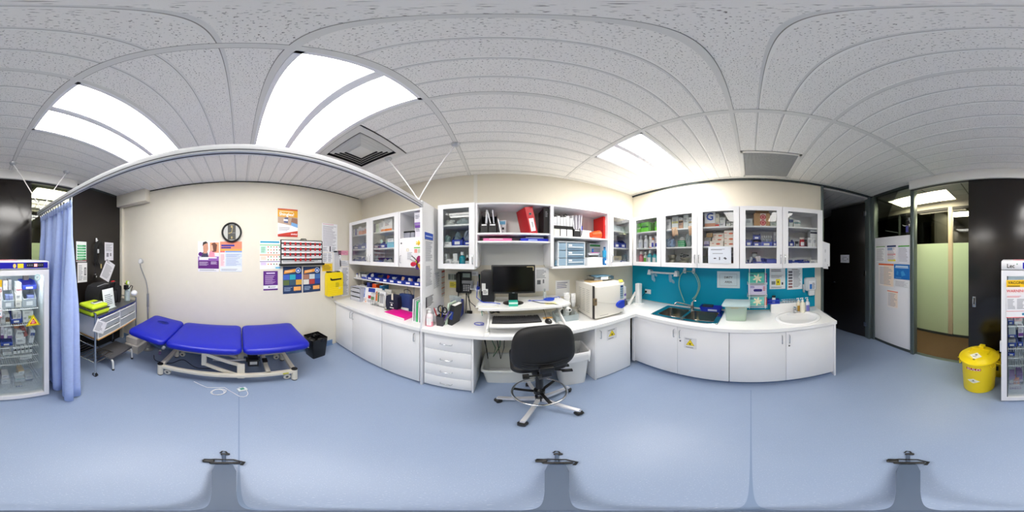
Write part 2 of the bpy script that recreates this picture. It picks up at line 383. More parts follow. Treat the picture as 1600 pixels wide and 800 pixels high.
m = M(); m.box(mt(150, 140, 118, .8), 3.3, 4.6, cy-.05, cy, 0, 2.55); m.box(mt(150, 140, 118, .8), -4.6, -1.9, cy-.05, cy, 0, 2.55); S(m.done('wall_corridor'))
# dim office beyond the frosted glass
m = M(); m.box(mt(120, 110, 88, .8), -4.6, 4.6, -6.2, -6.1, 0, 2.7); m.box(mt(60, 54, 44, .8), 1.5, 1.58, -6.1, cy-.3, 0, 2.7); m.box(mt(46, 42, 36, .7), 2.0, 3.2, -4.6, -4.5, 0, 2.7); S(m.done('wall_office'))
m = M(); m.box(mt(150, 146, 136, .9), -4.6, 4.6, -6.2, cy-.06, 2.7, 2.75); S(m.done('ceiling_office'))
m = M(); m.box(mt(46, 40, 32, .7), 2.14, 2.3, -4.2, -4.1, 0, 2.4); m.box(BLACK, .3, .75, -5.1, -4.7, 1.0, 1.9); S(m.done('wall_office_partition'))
# corridor and office lights
CL = emis('corridor_light', (255, 244, 210), CORR); CLO = emis('office_light', (255, 251, 228), OFFICE); CLF = mt(226, 222, 208, .5)
for k, (x0, x1, y0, y1, z, lb) in enumerate([(.86, 2.02, -2.72, -2.22, CCZ, 'ceiling light in corridor seen through the open sliding doorway'), (-1.75, -.62, -2.66, -2.18, CCZ, 'corridor ceiling light seen above the curtain through the glass'), (.2, 1.4, -4.2, -3.7, 2.7, 'ceiling light in the office behind the frosted glass')]):
    t = T('ceiling_light', lb, 'light', WO, (x0+x1)/2, -(y0+y1)/2, z-.012)
    m = M(t); m.wb(CLF, x0, x1, -y1, -y0, z-.008, z+.01, .003); m.done('frame')
    m = M(t); m.wb(CL if k < 2 else CLO, x0+.02, x1-.02, -y1+.02, -y0-.02, z-.012, z-.008); m.done('diffuser')
t = T('ceiling_vent', 'dark slotted air vent in the corridor ceiling above the curtain rail end', 'vent', WO, -.55, 2.35, CCZ-.02)
m = M(t); m.box(mt(170, 168, 160), -.2, .2, -.2, .2, 0, .018); m.done('frame')
for k in range(5):
    m = M(t); m.box(mt(50, 50, 46), -.15+k*.065, -.12+k*.065, -.17, .17, -.004, .002); m.done('slat')
# ---- dark side room beyond the hinged door (right end of the sink wall)
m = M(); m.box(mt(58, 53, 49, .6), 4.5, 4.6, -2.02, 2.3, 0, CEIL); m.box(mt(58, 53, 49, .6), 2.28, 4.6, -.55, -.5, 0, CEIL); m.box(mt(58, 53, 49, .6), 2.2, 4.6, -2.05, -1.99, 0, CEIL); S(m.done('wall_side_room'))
m = M(); m.box(mt(205, 203, 200, .9), 2.2, 4.6, -2.05, -.5, CEIL-.06, CEIL-.01)
for k in range(9): m.box(mt(120, 118, 114), 2.3, 4.6, -1.9+k*.152, -1.894+k*.152, CEIL-.0605, CEIL-.05)
S(m.done('ceiling_side_room'))
m = M(); m.box(mt(126, 122, 112, .6), 3.35, 3.55, -.56, -.54, 0, 2.3); S(m.done('trim_side_room'))
m = M(); m.box(ALU, 2.15, 2.29, yb, yb+.075, 0, CEIL-.03, .004); m.box(ALU, 2.15, 2.29, -1.03, -.995, 0, CEIL-.03, .003); S(m.done('trim_door_frame'))
d2 = bpy.data.objects.new('door_2', None); COL.objects.link(d2); S(d2); d2.location = (2.27, -1.93, 0); d2.rotation_euler = (0, 0, math.radians(18.5))
m = M(); m.box(mt(24, 21, 20, .35), 0.0, .84, -.02, .02, .012, 2.62, .002); m.done('door_leaf', d2)
for z in (.3, 1.3, 2.4):
    m = M(); m.cyl(STEEL, (-.012, .026, z-.045), (-.012, .026, z+.045), .008); m.box(STEEL, -.01, .03, .02, .023, z-.045, z+.045); m.done('hinge', d2)
m = M(); m.cyl(STEEL, (.77, .02, 1.06), (.77, .065, 1.06), .011); m.tube(STEEL, [(.77, .06, 1.06), (.74, .064, 1.06), (.66, .064, 1.06)], .009); m.cyl(STEEL, (.77, .019, 1.06), (.77, .026, 1.06), .026); m.done('handle', d2)

# ------------------------------------------------------------------ room lights, vents
LE = emis('light_panel', (255, 252, 248), PANEL)
LB = ['twin panel ceiling light over the examination bed head', 'twin panel ceiling light beside the slotted air diffuser', 'twin panel ceiling light above the corner of the sink bench']
for (i, j), k in LIGHTS.items():
    x0, x1, y0, y1 = XL[i]+.016, XL[i+1]-.016, YL[j]+.013, YL[j+1]-.013
    t = T('ceiling_light', LB[k], 'light', WO, (x0+x1)/2, -(y0+y1)/2, CEIL, group='recessed ceiling lights')
    yc = (y0+y1)/2; fr = mt(246, 246, 248, .45)
    m = M(t)
    for a in ((x0, x1, y0, y0+.022), (x0, x1, y1-.022, y1), (x0, x0+.018, y0, y1), (x1-.018, x1, y0, y1)): m.wb(fr, a[0], a[1], -a[3], -a[2], CEIL-.004, CEIL+.05)
    m.wb(fr, x0, x1, -y1, -y0, CEIL+.05, CEIL+.06); m.done('frame')
    m = M(t); m.wb(mt(246, 246, 250, .4), x0+.018, x1-.018, -yc-.026, -yc+.026, CEIL-.006, CEIL+.02, .004); m.done('centre_bar')
    for a, b in ((y0+.022, yc-.026), (yc+.026, y1-.022)):
        m = M(t); m.wb(LE, x0+.018, x1-.018, -b, -a, CEIL+.002, CEIL+.006); m.done('diffuser')
# four-way supply diffuser
vm = mt(222, 221, 214, .5)
x0, x1, y0, y1 = -1.40, -.80, .73, 1.315
t = T('air_diffuser', 'square slotted supply air diffuser beside the curtain rail hangers', 'vent', WO, (x0+x1)/2, -(y0+y1)/2, CEIL)
cx, cy_ = (x0+x1)/2, (y0+y1)/2; hw = .3; hh = .29
def ring(m, mat, a, b, za, zb):
    """sloping square ring from half-size a (height za) to b (height zb)"""
    vs = [(-a, -a*hh/hw, za), (a, -a*hh/hw, za), (a, a*hh/hw, za), (-a, a*hh/hw, za), (-b, -b*hh/hw, zb), (b, -b*hh/hw, zb), (b, b*hh/hw, zb), (-b, b*hh/hw, zb)]
    m.add(vs, [(0, 1, 5, 4), (1, 2, 6, 5), (2, 3, 7, 6), (3, 0, 4, 7)], mat)
m = M(t); ring(m, vm, hw, .235, -.004, -.006); m.box(mt(22, 22, 22), -.24, .24, -.235, .235, .05, .055); ring(m, mt(40, 40, 40), .235, .24, -.006, .05); m.done('frame')
for k, a in enumerate((.215, .18, .145, .11)):
    m = M(t); ring(m, vm, a, a-.028, .012, -.010); ring(m, vm, a-.028, a-.031, -.010, -.009); ring(m, vm, a-.031, a-.004, -.009, .016); m.done('louvre')
m = M(t); m.box(vm, -.085, .085, -.085, .085, -.010, -.004, .002); m.done('centre_plate')
# return grille with its mesh bars
x0, x1, y0, y1 = 1.49, 2.10, -.487, .10
t = T('return_grille', 'square fine mesh return air grille over the sink wall', 'vent', WO, (x0+x1)/2, -(y0+y1)/2, CEIL)
m = M(t); gw = .028
for a in ((x0, x1, y0, y0+gw), (x0, x1, y1-gw, y1), (x0, x0+gw, y0, y1), (x1-gw, x1, y0, y1)): m.wb(mt(232, 231, 226, .45), a[0], a[1], -a[3], -a[2], CEIL-.006, CEIL+.01, .002)
m.wb(mt(58, 60, 60), x0, x1, -y1, -y0, CEIL+.02, CEIL+.03); m.done('frame')
m = M(t); nb = 34; gm = mt(168, 170, 170, .5)
for k in range(1, nb):
    xx = x0+gw+(x1-x0-2*gw)*k/nb; yy = y0+gw+(y1-y0-2*gw)*k/nb
    m.wb(gm, xx-.0035, xx+.0035, -y1+gw, -y0-gw, CEIL-.001, CEIL+.007); m.wb(gm, x0+gw, x1-gw, -yy-.0035, -yy+.0035, CEIL-.0005, CEIL+.0065)
o = m.done('mesh'); o['kind'] = 'stuff'
# ------------------------------------------------------------------ cabinetry
ZT = .86          # worktop height
DF = .60          # door faces of base units
def base_unit(F, label, s0, s1, doors, z0=.04, z1=.815, toe=True, name='base_cabinet'):
    """doors: list of (sa, sb, handle_s, lock_s or None)"""
    t = T(name, label, 'cabinet', F, (s0+s1)/2, .3, 0)
    m = M(t)
    m.wb(CAB, s0, s0+.018, .02, DF-.02, z0, z1); m.wb(CAB, s1-.018, s1, .02, DF-.02, z0, z1)
    m.wb(CAB, s0, s1, .02, DF-.02, z0, z0+.018); m.wb(CAB, s0, s1, .02, .03, z0, z1); m.wb(CAB, s0, s1, DF-.1, DF-.02, z1-.018, z1); m.done('carcass')
    if toe:
        m = M(t); m.wb(mt(92, 116, 150, .5), s0, s1, .45, DF-.05, 0, z0, 0); m.done('toe_kick')
    for sa, sb, hs, lk in doors:
        m = M(t); m.wb(CAB, sa+.0015, sb-.0015, DF-.018, DF, z0+.002, z1-.003, .0015); d = m.done('door')
        if hs is not None:
            m = M(t); handle(m, CHROME, m.wp(hs, DF, .715), .10); h = m.done('handle', d)
        if lk is not None:
            m = M(t); p = m.wp(lk, DF, .62); m.cyl(DGREY, p, (p[0], p[1]-.006, p[2]), .009, n=12); m.done('lock', d)
    return t
base_unit(WB, 'white two door base cabinet in the corner under the sharps bin', -2.333, -1.305, [(-2.333, -1.875, -1.90, None), (-1.875, -1.305, -1.845, None)], .03)
base_unit(WB, 'white single door base cabinet under the pink folder', -1.30, -.795, [(-1.30, -.795, -.85, None)], .03)
base_unit(WC, 'white two door base cabinet under the double sink', -1.36, -.215, [(-1.36, -.765, -.80, None), (-.765, -.215, -.73, -.73)], .07)
base_unit(WC, 'white two door base cabinet under the oval hand basin', -.21, .875, [(-.21, .345, .305, None), (.345, .872, .378, .378)], .07)
m = M(); m.box(CAB, -.009, .009, -.31, .31, 0, .82, .002); solo(m, 'end_panel', 'white end panel of the sink bench beside the dark doorway', 'panel', WC, .886, .31, 0)
m = M(); m.box(CAB, -.022, .022, -.022, .022, .05, .82, .002); solo(m, 'corner_post', 'narrow white filler post in the inner corner of the benches', 'panel', WC, -1.385, .585, 0)
t = base_unit(WB, 'white base cabinet with yellow biohazard sticker under the steriliser', .93, 1.425, [(.93, 1.425, .972, None)], .015, .815, False)
m = M(t); m.wb(CAB, .912, .93, .0, DF, 0, .82, .001); m.done('side_panel')
# drawer unit left of the knee hole
t = T('drawer_unit', 'white four drawer unit under the desk by the divider', 'drawer unit', WB, -.51, .3, 0)
m = M(t); m.wb(CAB, -.745, -.727, .02, DF-.02, .03, .815); m.wb(CAB, -.745, -.27, .02, .03, .03, .815); m.wb(CAB, -.745, -.27, .02, DF-.02, .03, .05); m.done('carcass')
m = M(t); m.wb(CAB, -.272, -.254, .01, DF+.005, 0, .82, .001); m.done('side_panel')
for za, zb, hz in ((.615, .812, .71), (.40, .611, .50), (.215, .396, .315), (.035, .211, .115)):
    m = M(t); m.wb(CAB, -.742, -.275, DF-.018, DF, za, zb, .002); d = m.done('drawer')
    m = M(t); handle(m, CHROME, m.wp(-.51, DF, hz), .115, 'x', .026, .0035); m.done('handle', d)
# tall divider
m = M(); m.box(CAB, -.011, .011, -.31, .31, 0, 2.185, .002); solo(m, 'divider_panel', 'tall white divider panel between left bench and desk', 'divider', WB, -.765, .312, 0)
# worktops
def poly_top(name, label, pts, holes=None):
    m = M(); cx_ = sum(p[0] for p in pts)/len(pts); cy2 = sum(p[1] for p in pts)/len(pts)
    m.prism(BENCH, [(p[0]-cx_, p[1]-cy2) for p in pts], 0, .04); return solo(m, name, label, 'worktop', WO, cx_, -cy2, ZT-.04)
def pB(s, d): v = WB.p(s, d, 0); return (v.x, v.y)
xw = 2.168
poly_top('worktop', 'white laminate worktop of the left bench with blue bins above', [pB(-2.36, .63), pB(-.777, .63), pB(-.777, .002), pB(-2.36, .002)])
XF = 2.178-.628
e0 = pB(-.753, .63); f0 = pB(-.753, .002); sl = (e0[1]-pB(1.5, .63)[1])/(e0[0]-pB(1.5, .63)[0])
poly_top('worktop', 'white desk worktop carrying the computer and steriliser', [e0, (XF, e0[1]+sl*(XF-e0[0])), (XF, f0[1]+sl*(XF-f0[0])), f0])
# sink bench top with real cut-outs for the bowls and the basin
def bench_c():
    x0, x1, y0, y1 = XF+.002, xw, -.905, f0[1]+sl*(xw-f0[0])-.012
    bx0, bx1 = 1.70, 2.03
    m = M(); o = (1.86, .5)
    def b(a, c, d, e): m.box(BENCH, a-o[0], c-o[0], d-o[1], e-o[1], 0, .04)
    b(x0, bx0, .40, y1); b(bx1, x1, .40, y1); b(x0, x1, -.315, .40); b(x0, x1, y0, -.765); 
    n = 32; ins = []; out = []                                         # ring of bench round the oval basin cut-out
    for i in range(n):
        a = 2*PI*i/n; c, s_ = math.cos(a), math.sin(a); ins.append((1.80+.195*c, -.54+.232*s_))
        hx = (x1-1.80) if c > 0 else (1.80-x0); k_ = min(hx/abs(c) if abs(c) > 1e-6 else 9, .225/abs(s_) if abs(s_) > 1e-6 else 9); out.append((1.80+c*k_, -.54+s_*k_))
    for cx0, cy0 in ((x0, -.765), (x0, -.315), (x1, -.765), (x1, -.315)):
        j = min(range(n), key=lambda q: (out[q][0]-cx0)**2+(out[q][1]-cy0)**2); out[j] = (cx0, cy0)
    vs = [(p[0]-o[0], p[1]-o[1], z) for z in (.04, 0) for ring_ in (ins, out) for p in ring_]; fs = []
    for i in range(n): j = (i+1) % n; fs += [(i, n+i, n+j, j), (2*n+j, 3*n+j, 3*n+i, 2*n+i), (i, j, 2*n+j, 2*n+i), (n+j, n+i, 3*n+i, 3*n+j)]
    m.add(vs, fs, BENCH)
    for ya, yb2 in ((1.10, y1), (.755, .79)): b(bx0, bx1, ya, yb2)
    return solo(m, 'worktop', 'white laminate sink bench worktop along the teal splashback', 'worktop', WO, o[0], -o[1], ZT-.04)
bench_c()
# wall cabinets
Z0, Z1, DW = 1.475, 2.195, .33
def carcass(t, s0, s1, shelves, back=True, z0=Z0, z1=Z1, bottom=True, dw=DW):
    m = M(t); th = .017
    m.wb(CAB, s0, s0+th, .0, dw, z0, z1); m.wb(CAB, s1-th, s1, .0, dw, z0, z1); m.wb(CAB, s0+th, s1-th, 0, dw, z1-th, z1)
    if bottom: m.wb(CAB, s0+th, s1-th, 0, dw, z0, z0+.02)
    m.wb(WHITE2, s0+th, s1-th, 0, .008, z0, z1-th); m.done('carcass')
    for z in shelves:
        m = M(t); m.wb(CAB, s0+th, s1-th, .01, dw-.01, z-.018, z, .001); m.done('shelf')
def gdoor(t, s0, s1, hs, fw=.066, top=.052, bot=.056, z0=Z0, z1=Z1, d0=DW+.002):
    m = M(t); d1_ = d0+.02; a = .0015
    for q in ((s0+a, s1-a, z0, z0+bot), (s0+a, s1-a, z1-top, z1), (s0+a, s0+fw, z0+bot, z1-top), (s1-fw, s1-a, z0+bot, z1-top)): m.wb(CAB, q[0], q[1], d0, d1_, q[2], q[3])
    d = m.done('door')
    m = M(t); m.wb(PANE, s0+fw, s1-fw, d0+.008, d0+.012, z0+bot, z1-top); m.done('pane', d)
    if hs is not None:
        m = M(t); handle(m, CHROME, m.wp(hs, d1_, z0+.105), .095); m.done('handle', d)
SH = (1.73, 1.965)
t = T('wall_cabinet', 'white double glass door wall cabinet above the blue bin shelf', 'cabinet', WB, -1.765, 0, Z0)
carcass(t, -2.29, -1.24, SH); m = M(t); m.wb(CAB, -1.79, -1.77, .01, DW, Z0+.02, Z1-.017); m.done('mid_panel')
gdoor(t, -2.29, -1.778, -1.80, .07); gdoor(t, -1.778, -1.24, -1.752, .07)
t = T('wall_cabinet', 'white wall cabinet with open top niche and butterfly decorated door', 'cabinet', WB, -1.005, 0, Z0)
carcass(t, -1.236, -.78, (1.845,))
m = M(t); m.wb(CAB, -1.232, -.783, DW+.002, DW+.02, Z0, 1.835, .001); d = m.done('door')
m = M(t); handle(m, CHROME, m.wp(-1.20, DW+.02, 1.575), .09); m.done('handle', d)
m = M(t); p = m.wp(-1.195, DW+.02, 1.775); m.cyl(DGREY, p, (p[0], p[1]-.006, p[2]), .009); m.done('lock', d)
m = M(t); m.wb(CAB, -1.236, -1.215, DW-.001, DW+.02, 1.835, Z1); m.wb(CAB, -.80, -.78, DW-.001, DW+.02, 1.835, Z1); m.wb(CAB, -1.215, -.80, DW-.001, DW+.02, Z1-.02, Z1); m.done('face_frame')
t = T('wall_cabinet', 'white glass door wall cabinet right beside the divider above the phone', 'cabinet', WB, -.49, 0, Z0)
carcass(t, -.70, -.284, SH); gdoor(t, -.70, -.286, -.308, .062)
t = T('open_shelf_unit', 'white open shelf unit with red and black binders above the monitor', 'shelf', WB, .12, 0, Z0)
carcass(t, -.282, .535, (1.775, 1.862), bottom=False, z0=1.50)
t = T('open_shelf_unit', 'white open shelf unit with drawer tower and orange cones above the steriliser', 'shelf', WB, .92, 0, Z0)
carcass(t, .537, 1.30, (1.84,))
t = T('wall_cabinet', 'white narrow glass door wall cabinet in the corner above the steriliser', 'cabinet', WB, 1.5, 0, Z0)
carcass(t, 1.302, 1.72, SH); gdoor(t, 1.304, 1.715, 1.325, .055)
t = T('wall_cabinet', 'white glass door wall cabinet with bottles in corner of the sink wall', 'cabinet', WC, -1.39, 0, Z0)
carcass(t, -1.62, -1.126, SH); gdoor(t, -1.62, -1.128, None, .062)
t = T('wall_cabinet', 'white double glass door wall cabinet above the double sink', 'cabinet', WC, -.62, 0, Z0)
carcass(t, -1.122, -.131, SH); m = M(t); m.wb(CAB, -.636, -.616, .01, DW, Z0+.02, Z1-.017); m.done('mid_panel')
gdoor(t, -1.122, -.627, -.65, .066); gdoor(t, -.625, -.131, -.60, .066)
t = T('wall_cabinet', 'white double glass door wall cabinet with blue trays above the hand basin', 'cabinet', WC, .36, 0, Z0)
carcass(t, -.127, .86, SH); m = M(t); m.wb(CAB, .35, .37, .01, DW, Z0+.02, Z1-.017); m.done('mid_panel')
gdoor(t, -.127, .358, .335, .066); gdoor(t, .36, .86, .385, .066)
# shelf under the left wall cabinet
t = T('wall_shelf', 'thin white wall shelf holding blue bins under the left cabinets', 'shelf', WB, -1.58, 0, 1.2)
m = M(t); m.wb(CAB, -2.36, -.79, .0, .215, 1.205, 1.223, .001); m.done('board')
for s_ in (-1.33, -1.22, -1.9):
    m = M(t); m.wb(LGREY, s_-.008, s_+.008, 0, .008, .98, 1.2); m.done('bracket')
# ------------------------------------------------------------------ curtain, rail, hangers
RX0, RY0, RX1, RY1, RZ = -.675, 1.385, -.635, -1.80, 2.117
t = T('curtain_rail', 'white ceiling hung curtain rail across the room over the bed', 'curtain rail', WO, RX0, -RY0, RZ)
m = M(t); a = math.atan2(RY1-RY0, RX1-RX0); ln = math.hypot(RX1-RX0, RY1-RY0); m.X = Matrix.Rotation(a, 4, 'Z')
RM = mt(226, 228, 232, .35); m.box(RM, 0, ln, -.016, .016, -.022, .026, .003); m.done('track')
m = M(t); m.X = Matrix.Rotation(a, 4, 'Z'); m.box(mt(60, 62, 70), .01, ln-.01, -.004, .004, -.0232, -.02); m.box(mt(70, 72, 78), .01, ln-.01, .0155, .0168, -.012, -.006); m.done('slot')
m = M(t); m.X = Matrix.Rotation(a, 4, 'Z'); m.box(LGREY, -.012, .004, -.019, .019, -.026, .03, .002); m.done('end_cap')
for px_, py_, pts in ((RX0, 1.33, [(-.326, 1.322), (-1.0, 1.30)]), (-.636, -1.71, [(-.318, -1.706), (-.962, -1.711)])):
    for hx, hy in pts:
        m = M(t); m.tube(WHITE, [(hx-RX0, hy-RY0, CEIL-.02-RZ), (px_-RX0, py_-RY0, .03)], .006, 8); r_ = m.done('hanger_rod')
        m = M(t); m.lathe(mt(200, 203, 206, .3, .5), [(.0, -.03), (.018, -.03), (.034, -.018), (.04, -.001), (.0, -.0005)], (hx-RX0, hy-RY0, CEIL-.004-RZ), 16); m.done('ceiling_cup', r_)
    m = M(t); m.box(STEEL, px_-RX0-.02, px_-RX0+.02, py_-RY0-.012, py_-RY0+.012, .024, .045, .003); m.done('bracket')
# the curtain: pleated cloth with thickness
CURT = mt(176, 196, 250, .8, noise=.05, scale=30)
def curtain():
    t = T('curtain', 'light blue pleated fabric curtain drawn back beside the vaccine fridge', 'curtain', WO, -.66, 1.46, .06)
    m = M(t); n = 150; k = 14; zt = 2.057; zb = .06; vs = []; fs = []
    for j in range(k+1):
        v = j/k; z = zt+(zb-zt)*v
        for i in range(n+1):
            u = i/n; y = -1.085-.70*u+(.05*v*(u-.5))
            amp = .016+.075*min(1, v*2.2); ph = u*2*PI*7.0
            x = -.662-.04*v*(1-u)+amp*math.sin(ph+.5*math.sin(u*9)+.35*v)*(.75+.25*math.sin(u*23))
            y += .022*math.sin(ph*2+1)*min(1, v*2)
            zz = z-(.012*abs(math.sin(ph*1.0)) if j == 0 else 0)-(.03*math.sin(u*8+1) if j == k else 0)
            vs.append((x+.66, y+1.46, zz-.06))
    for j in range(k):
        for i in range(n): a_ = j*(n+1)+i; fs.append((a_, a_+1, a_+n+2, a_+n+1))
    m.add(vs, fs, CURT); o = m.done('cloth', ang=180); md = o.modifiers.new('thick', 'SOLIDIFY'); md.thickness = .003
    o2 = M(t); n2 = 60; vs = []; fs = []
    for i in range(n2+1):
        u = i/n2; x = -.66+.012*math.sin(u*2*PI*14); y = -1.085-.70*u
        vs += [(x+.66, y+1.46, 2.067-.06), (x+.66, y+1.46, 2.012-.06)]
    for i in range(n2): fs.append((2*i, 2*i+1, 2*i+3, 2*i+2))
    o2.add(vs, fs, CURT); o_ = o2.done('heading_tape', ang=180); o_.modifiers.new('thick', 'SOLIDIFY').thickness = .006
    for i in range(14):
        y = -1.09-.70*i/13; m = M(t); m.box(WHITE, -.004, .004, y+1.46-.004, y+1.46+.004, 2.057-.06, 2.094-.06, .001); m.done('glider')
curtain()
# ------------------------------------------------------------------ examination bed
def bed():
    BV = mt(10, 26, 172, .38, noise=.03, scale=20); FRM = mt(228, 222, 206, .4)
    t = T('examination_bed', 'blue padded three section examination bed on cream scissor lift frame', 'bed', WO, -1.88, .28, 0)
    ox, oy = -1.88, -.28
    def pad(name, y0, y1, z, x0=-2.245, x1=-1.535, tilt=0.0, hole=False):
        m = M(t); rr = rrect(x0-ox, x1-ox, 0, y1-y0, .075, 6); th = .075; e = .028
        cx_, cy2 = (x0+x1)/2-ox, (y1-y0)/2; lay = []
        for ins, zz in ((.012, 0), (0, .016), (0, th-.03), (.010, th-.010), (.032, th), (.12, th+.004)):
            sx_ = 1-2*ins/(x1-x0); sy_ = 1-2*ins/(y1-y0)
            lay.append([((p[0]-cx_)*sx_+cx_, (p[1]-cy2)*sy_+cy2, zz) for p in rr])
        n = len(rr); vs = [v for l_ in lay for v in l_]; fs = []
        for q in range(len(lay)-1): fs += [(q*n+i, q*n+(i+1) % n, (q+1)*n+(i+1) % n, (q+1)*n+i) for i in range(n)]
        fs += [tuple(range(n))[::-1], tuple(range((len(lay)-1)*n, len(lay)*n))]
        m.X = Matrix.Translation((0, y1-oy, z)) @ Matrix.Rotation(tilt, 4, 'X') @ Matrix.Translation((0, -(y1-y0), 0))
        m.add(vs, fs, BV); o = m.done(name, ang=50)
        if hole:
            m2 = M(t); m2.X = m.X; a = arc(cx_-.10, cy2-.02, 1, 0, 2*PI, 24)
            m2.tube(mt(12, 34, 160, .4), [(cx_-.13+.055*math.cos(q), cy2+.0+.085*math.sin(q), th+.003) for q in [2*PI*i/24 for i in range(24)]], .004, 6, True)
            m2.lathe(mt(14, 36, 168, .4), [(.0, th+.0045), (.052, th+.0045)], (cx_-.13, cy2, 0), 24, 1, 1.5); m2.done('face_hole_plug', o)
    ZP = .535
    pad('headrest_pad', -1.27, -.775, ZP, tilt=-.10, hole=True); pad('middle_pad', -.765, .03, ZP); pad('foot_pad', .04, .735, ZP)
    m = M(t)
    for x in (-2.10, -1.70): m.box(FRM, x-ox-.02, x-ox+.02, -.80-oy, .70-oy, ZP-.045, ZP-.004, .003)
    for y in (-.75, -.05, .10, .66): m.box(FRM, -2.1-ox, -1.7-ox, y-oy-.02, y-oy+.02, ZP-.045, ZP-.004, .003)
    m.box(FRM, -2.1-ox-.015, -2.1-ox+.015, -1.2-oy, -.8-oy, ZP-.035, ZP-.006); m.box(FRM, -1.7-ox-.015, -1.7-ox+.015, -1.2-oy, -.8-oy, ZP-.035, ZP-.006); m.done('top_frame')
    zb = .185; xf, xk, ya, yb2 = -1.615, -2.105, -.845, .572
    m = M(t)
    for x in (xf, xk): m.box(FRM, x-ox-.025, x-ox+.025, ya-oy, yb2-oy, zb-.045, zb, .004)
    for y in (ya, yb2, .30): m.box(FRM, xk-ox, xf-ox, y-oy-.025, y-oy+.025, zb-.045, zb, .004)
    m.box(mt(214, 206, 40, .5), xf-ox+.0255, xf-ox+.027, .44-oy, .50-oy, zb-.035, zb-.015); m.done('base_frame')
    for x in (xf, xk):
        for y in (ya, yb2):
            m = M(t); m.cyl(FRM, (x-ox, y-oy, .02), (x-ox, y-oy, zb+.01), .034, n=20); f_ = m.done('foot_post')
            m = M(t); m.cyl(BLACK, (x-ox, y-oy, 0), (x-ox, y-oy, .02), .030, n=16); m.done('rubber_foot', f_); m = M(t); m.cyl(BLACK, (x-ox, y-oy, zb+.01), (x-ox, y-oy, zb+.016), .034, n=20); m.done('post_cap', f_)
            sg = 1 if y < 0 else -1
            m = M(t); c = (x-ox-.03, y-oy+sg*.075, .055); m.cyl(mt(225, 222, 210), (c[0]-.014, c[1], c[2]), (c[0]+.014, c[1], c[2]), .040, n=18); m.cyl(DGREY, (c[0]-.016, c[1], c[2]), (c[0]+.016, c[1], c[2]), .016, n=12); m.tube(FRM, [(c[0], c[1], c[2]+.0), (c[0], c[1], zb-.03)], .010); m.done('castor')
    def link(y0, z0, y1, z1, x):
        v = Vector((0, y1-y0, z1-z0)); m = M(t); a = math.atan2(z1-z0, y1-y0)
        m.X = Matrix.Translation((x-ox, y0-oy, z0)) @ Matrix.Rotation(a, 4, 'X'); m.box(FRM, -.012, .012, -.025, v.length+.025, -.024, .024, .006)
        for q in (0, v.length): m.cyl(MGREY, (.012, q, 0), (.018, q, 0), .011, n=10)
        m.done('lift_arm')
    for x in (-1.66, -2.06):
        link(-.36, .46, .02, .30, x); link(-.36, .30, .02, .115, x)
        m = M(t); m.box(FRM, x-ox-.022, x-ox+.022, -.385-oy, -.335-oy, .28, ZP-.04, .003); m.done('top_bracket')
        m = M(t); m.box(FRM, x-ox+.0, x-ox+.03, -.02-oy, .06-oy, .085, .335, .012); m.done('pivot_plate')
    m = M(t); m.cyl(LGREY, (-1.86-ox, -.30-oy, .22), (-1.86-ox, .10-oy, .24), .014); m.cyl(BLACK, (-1.86-ox, .08-oy, .24), (-1.86-ox, .24-oy, .245), .035); m.box(BLACK, -1.95-ox, -1.78-ox, .10-oy, .22-oy, .17, .29, .01); m.box(LGREY, -1.779-ox, -1.778-ox, .12-oy, .20-oy, .21, .26); m.done('actuator')
    m = M(t); m.box(BLACK, -1.92-ox, -1.84-ox, .27-oy, .33-oy, .187, .215, .006); m.done('switch_box')
    m = M(t); m.tube(FRM, [(-2.02-ox, .62-oy, ZP-.03), (-2.02-ox, .80-oy, .40), (-1.76-ox, .80-oy, .40), (-1.76-ox, .62-oy, ZP-.03)], .007); m.done('roll_holder')
    m = M(t); m.cyl(MGREY, (-1.53-ox, -.77-oy, ZP-.01), (-1.56-ox, -.77-oy, ZP-.01), .018); m.done('tilt_knob')
bed()
m = M(); m.box(mt(215, 222, 226, .4), -.028, .028, -.045, .045, 0, .022, .006); m.box(mt(70, 150, 130, .4), -.016, .016, -.02, .02, .022, .026, .003)
m.tube(WHITE, [(0, .045, .01)]+[(.03+.09*math.cos(a), .09+.06*math.sin(a)-.12, .005) for a in [PI*.9-i*.5 for i in range(8)]]+[(-.1, -.14, .005), (-.14, -.3, .006), (-.18, -.42, .1)], .0035)
m.tube(WHITE, [(-.03+.05*math.cos(i*.55), -.22+(.05+.001*i)*math.sin(i*.55), .005+.0004*i) for i in range(30)], .003)
solo(m, 'hand_controller', 'small white bed hand controller with coiled cable on floor', 'controller', WO, -1.50, -.03, 0, .4)
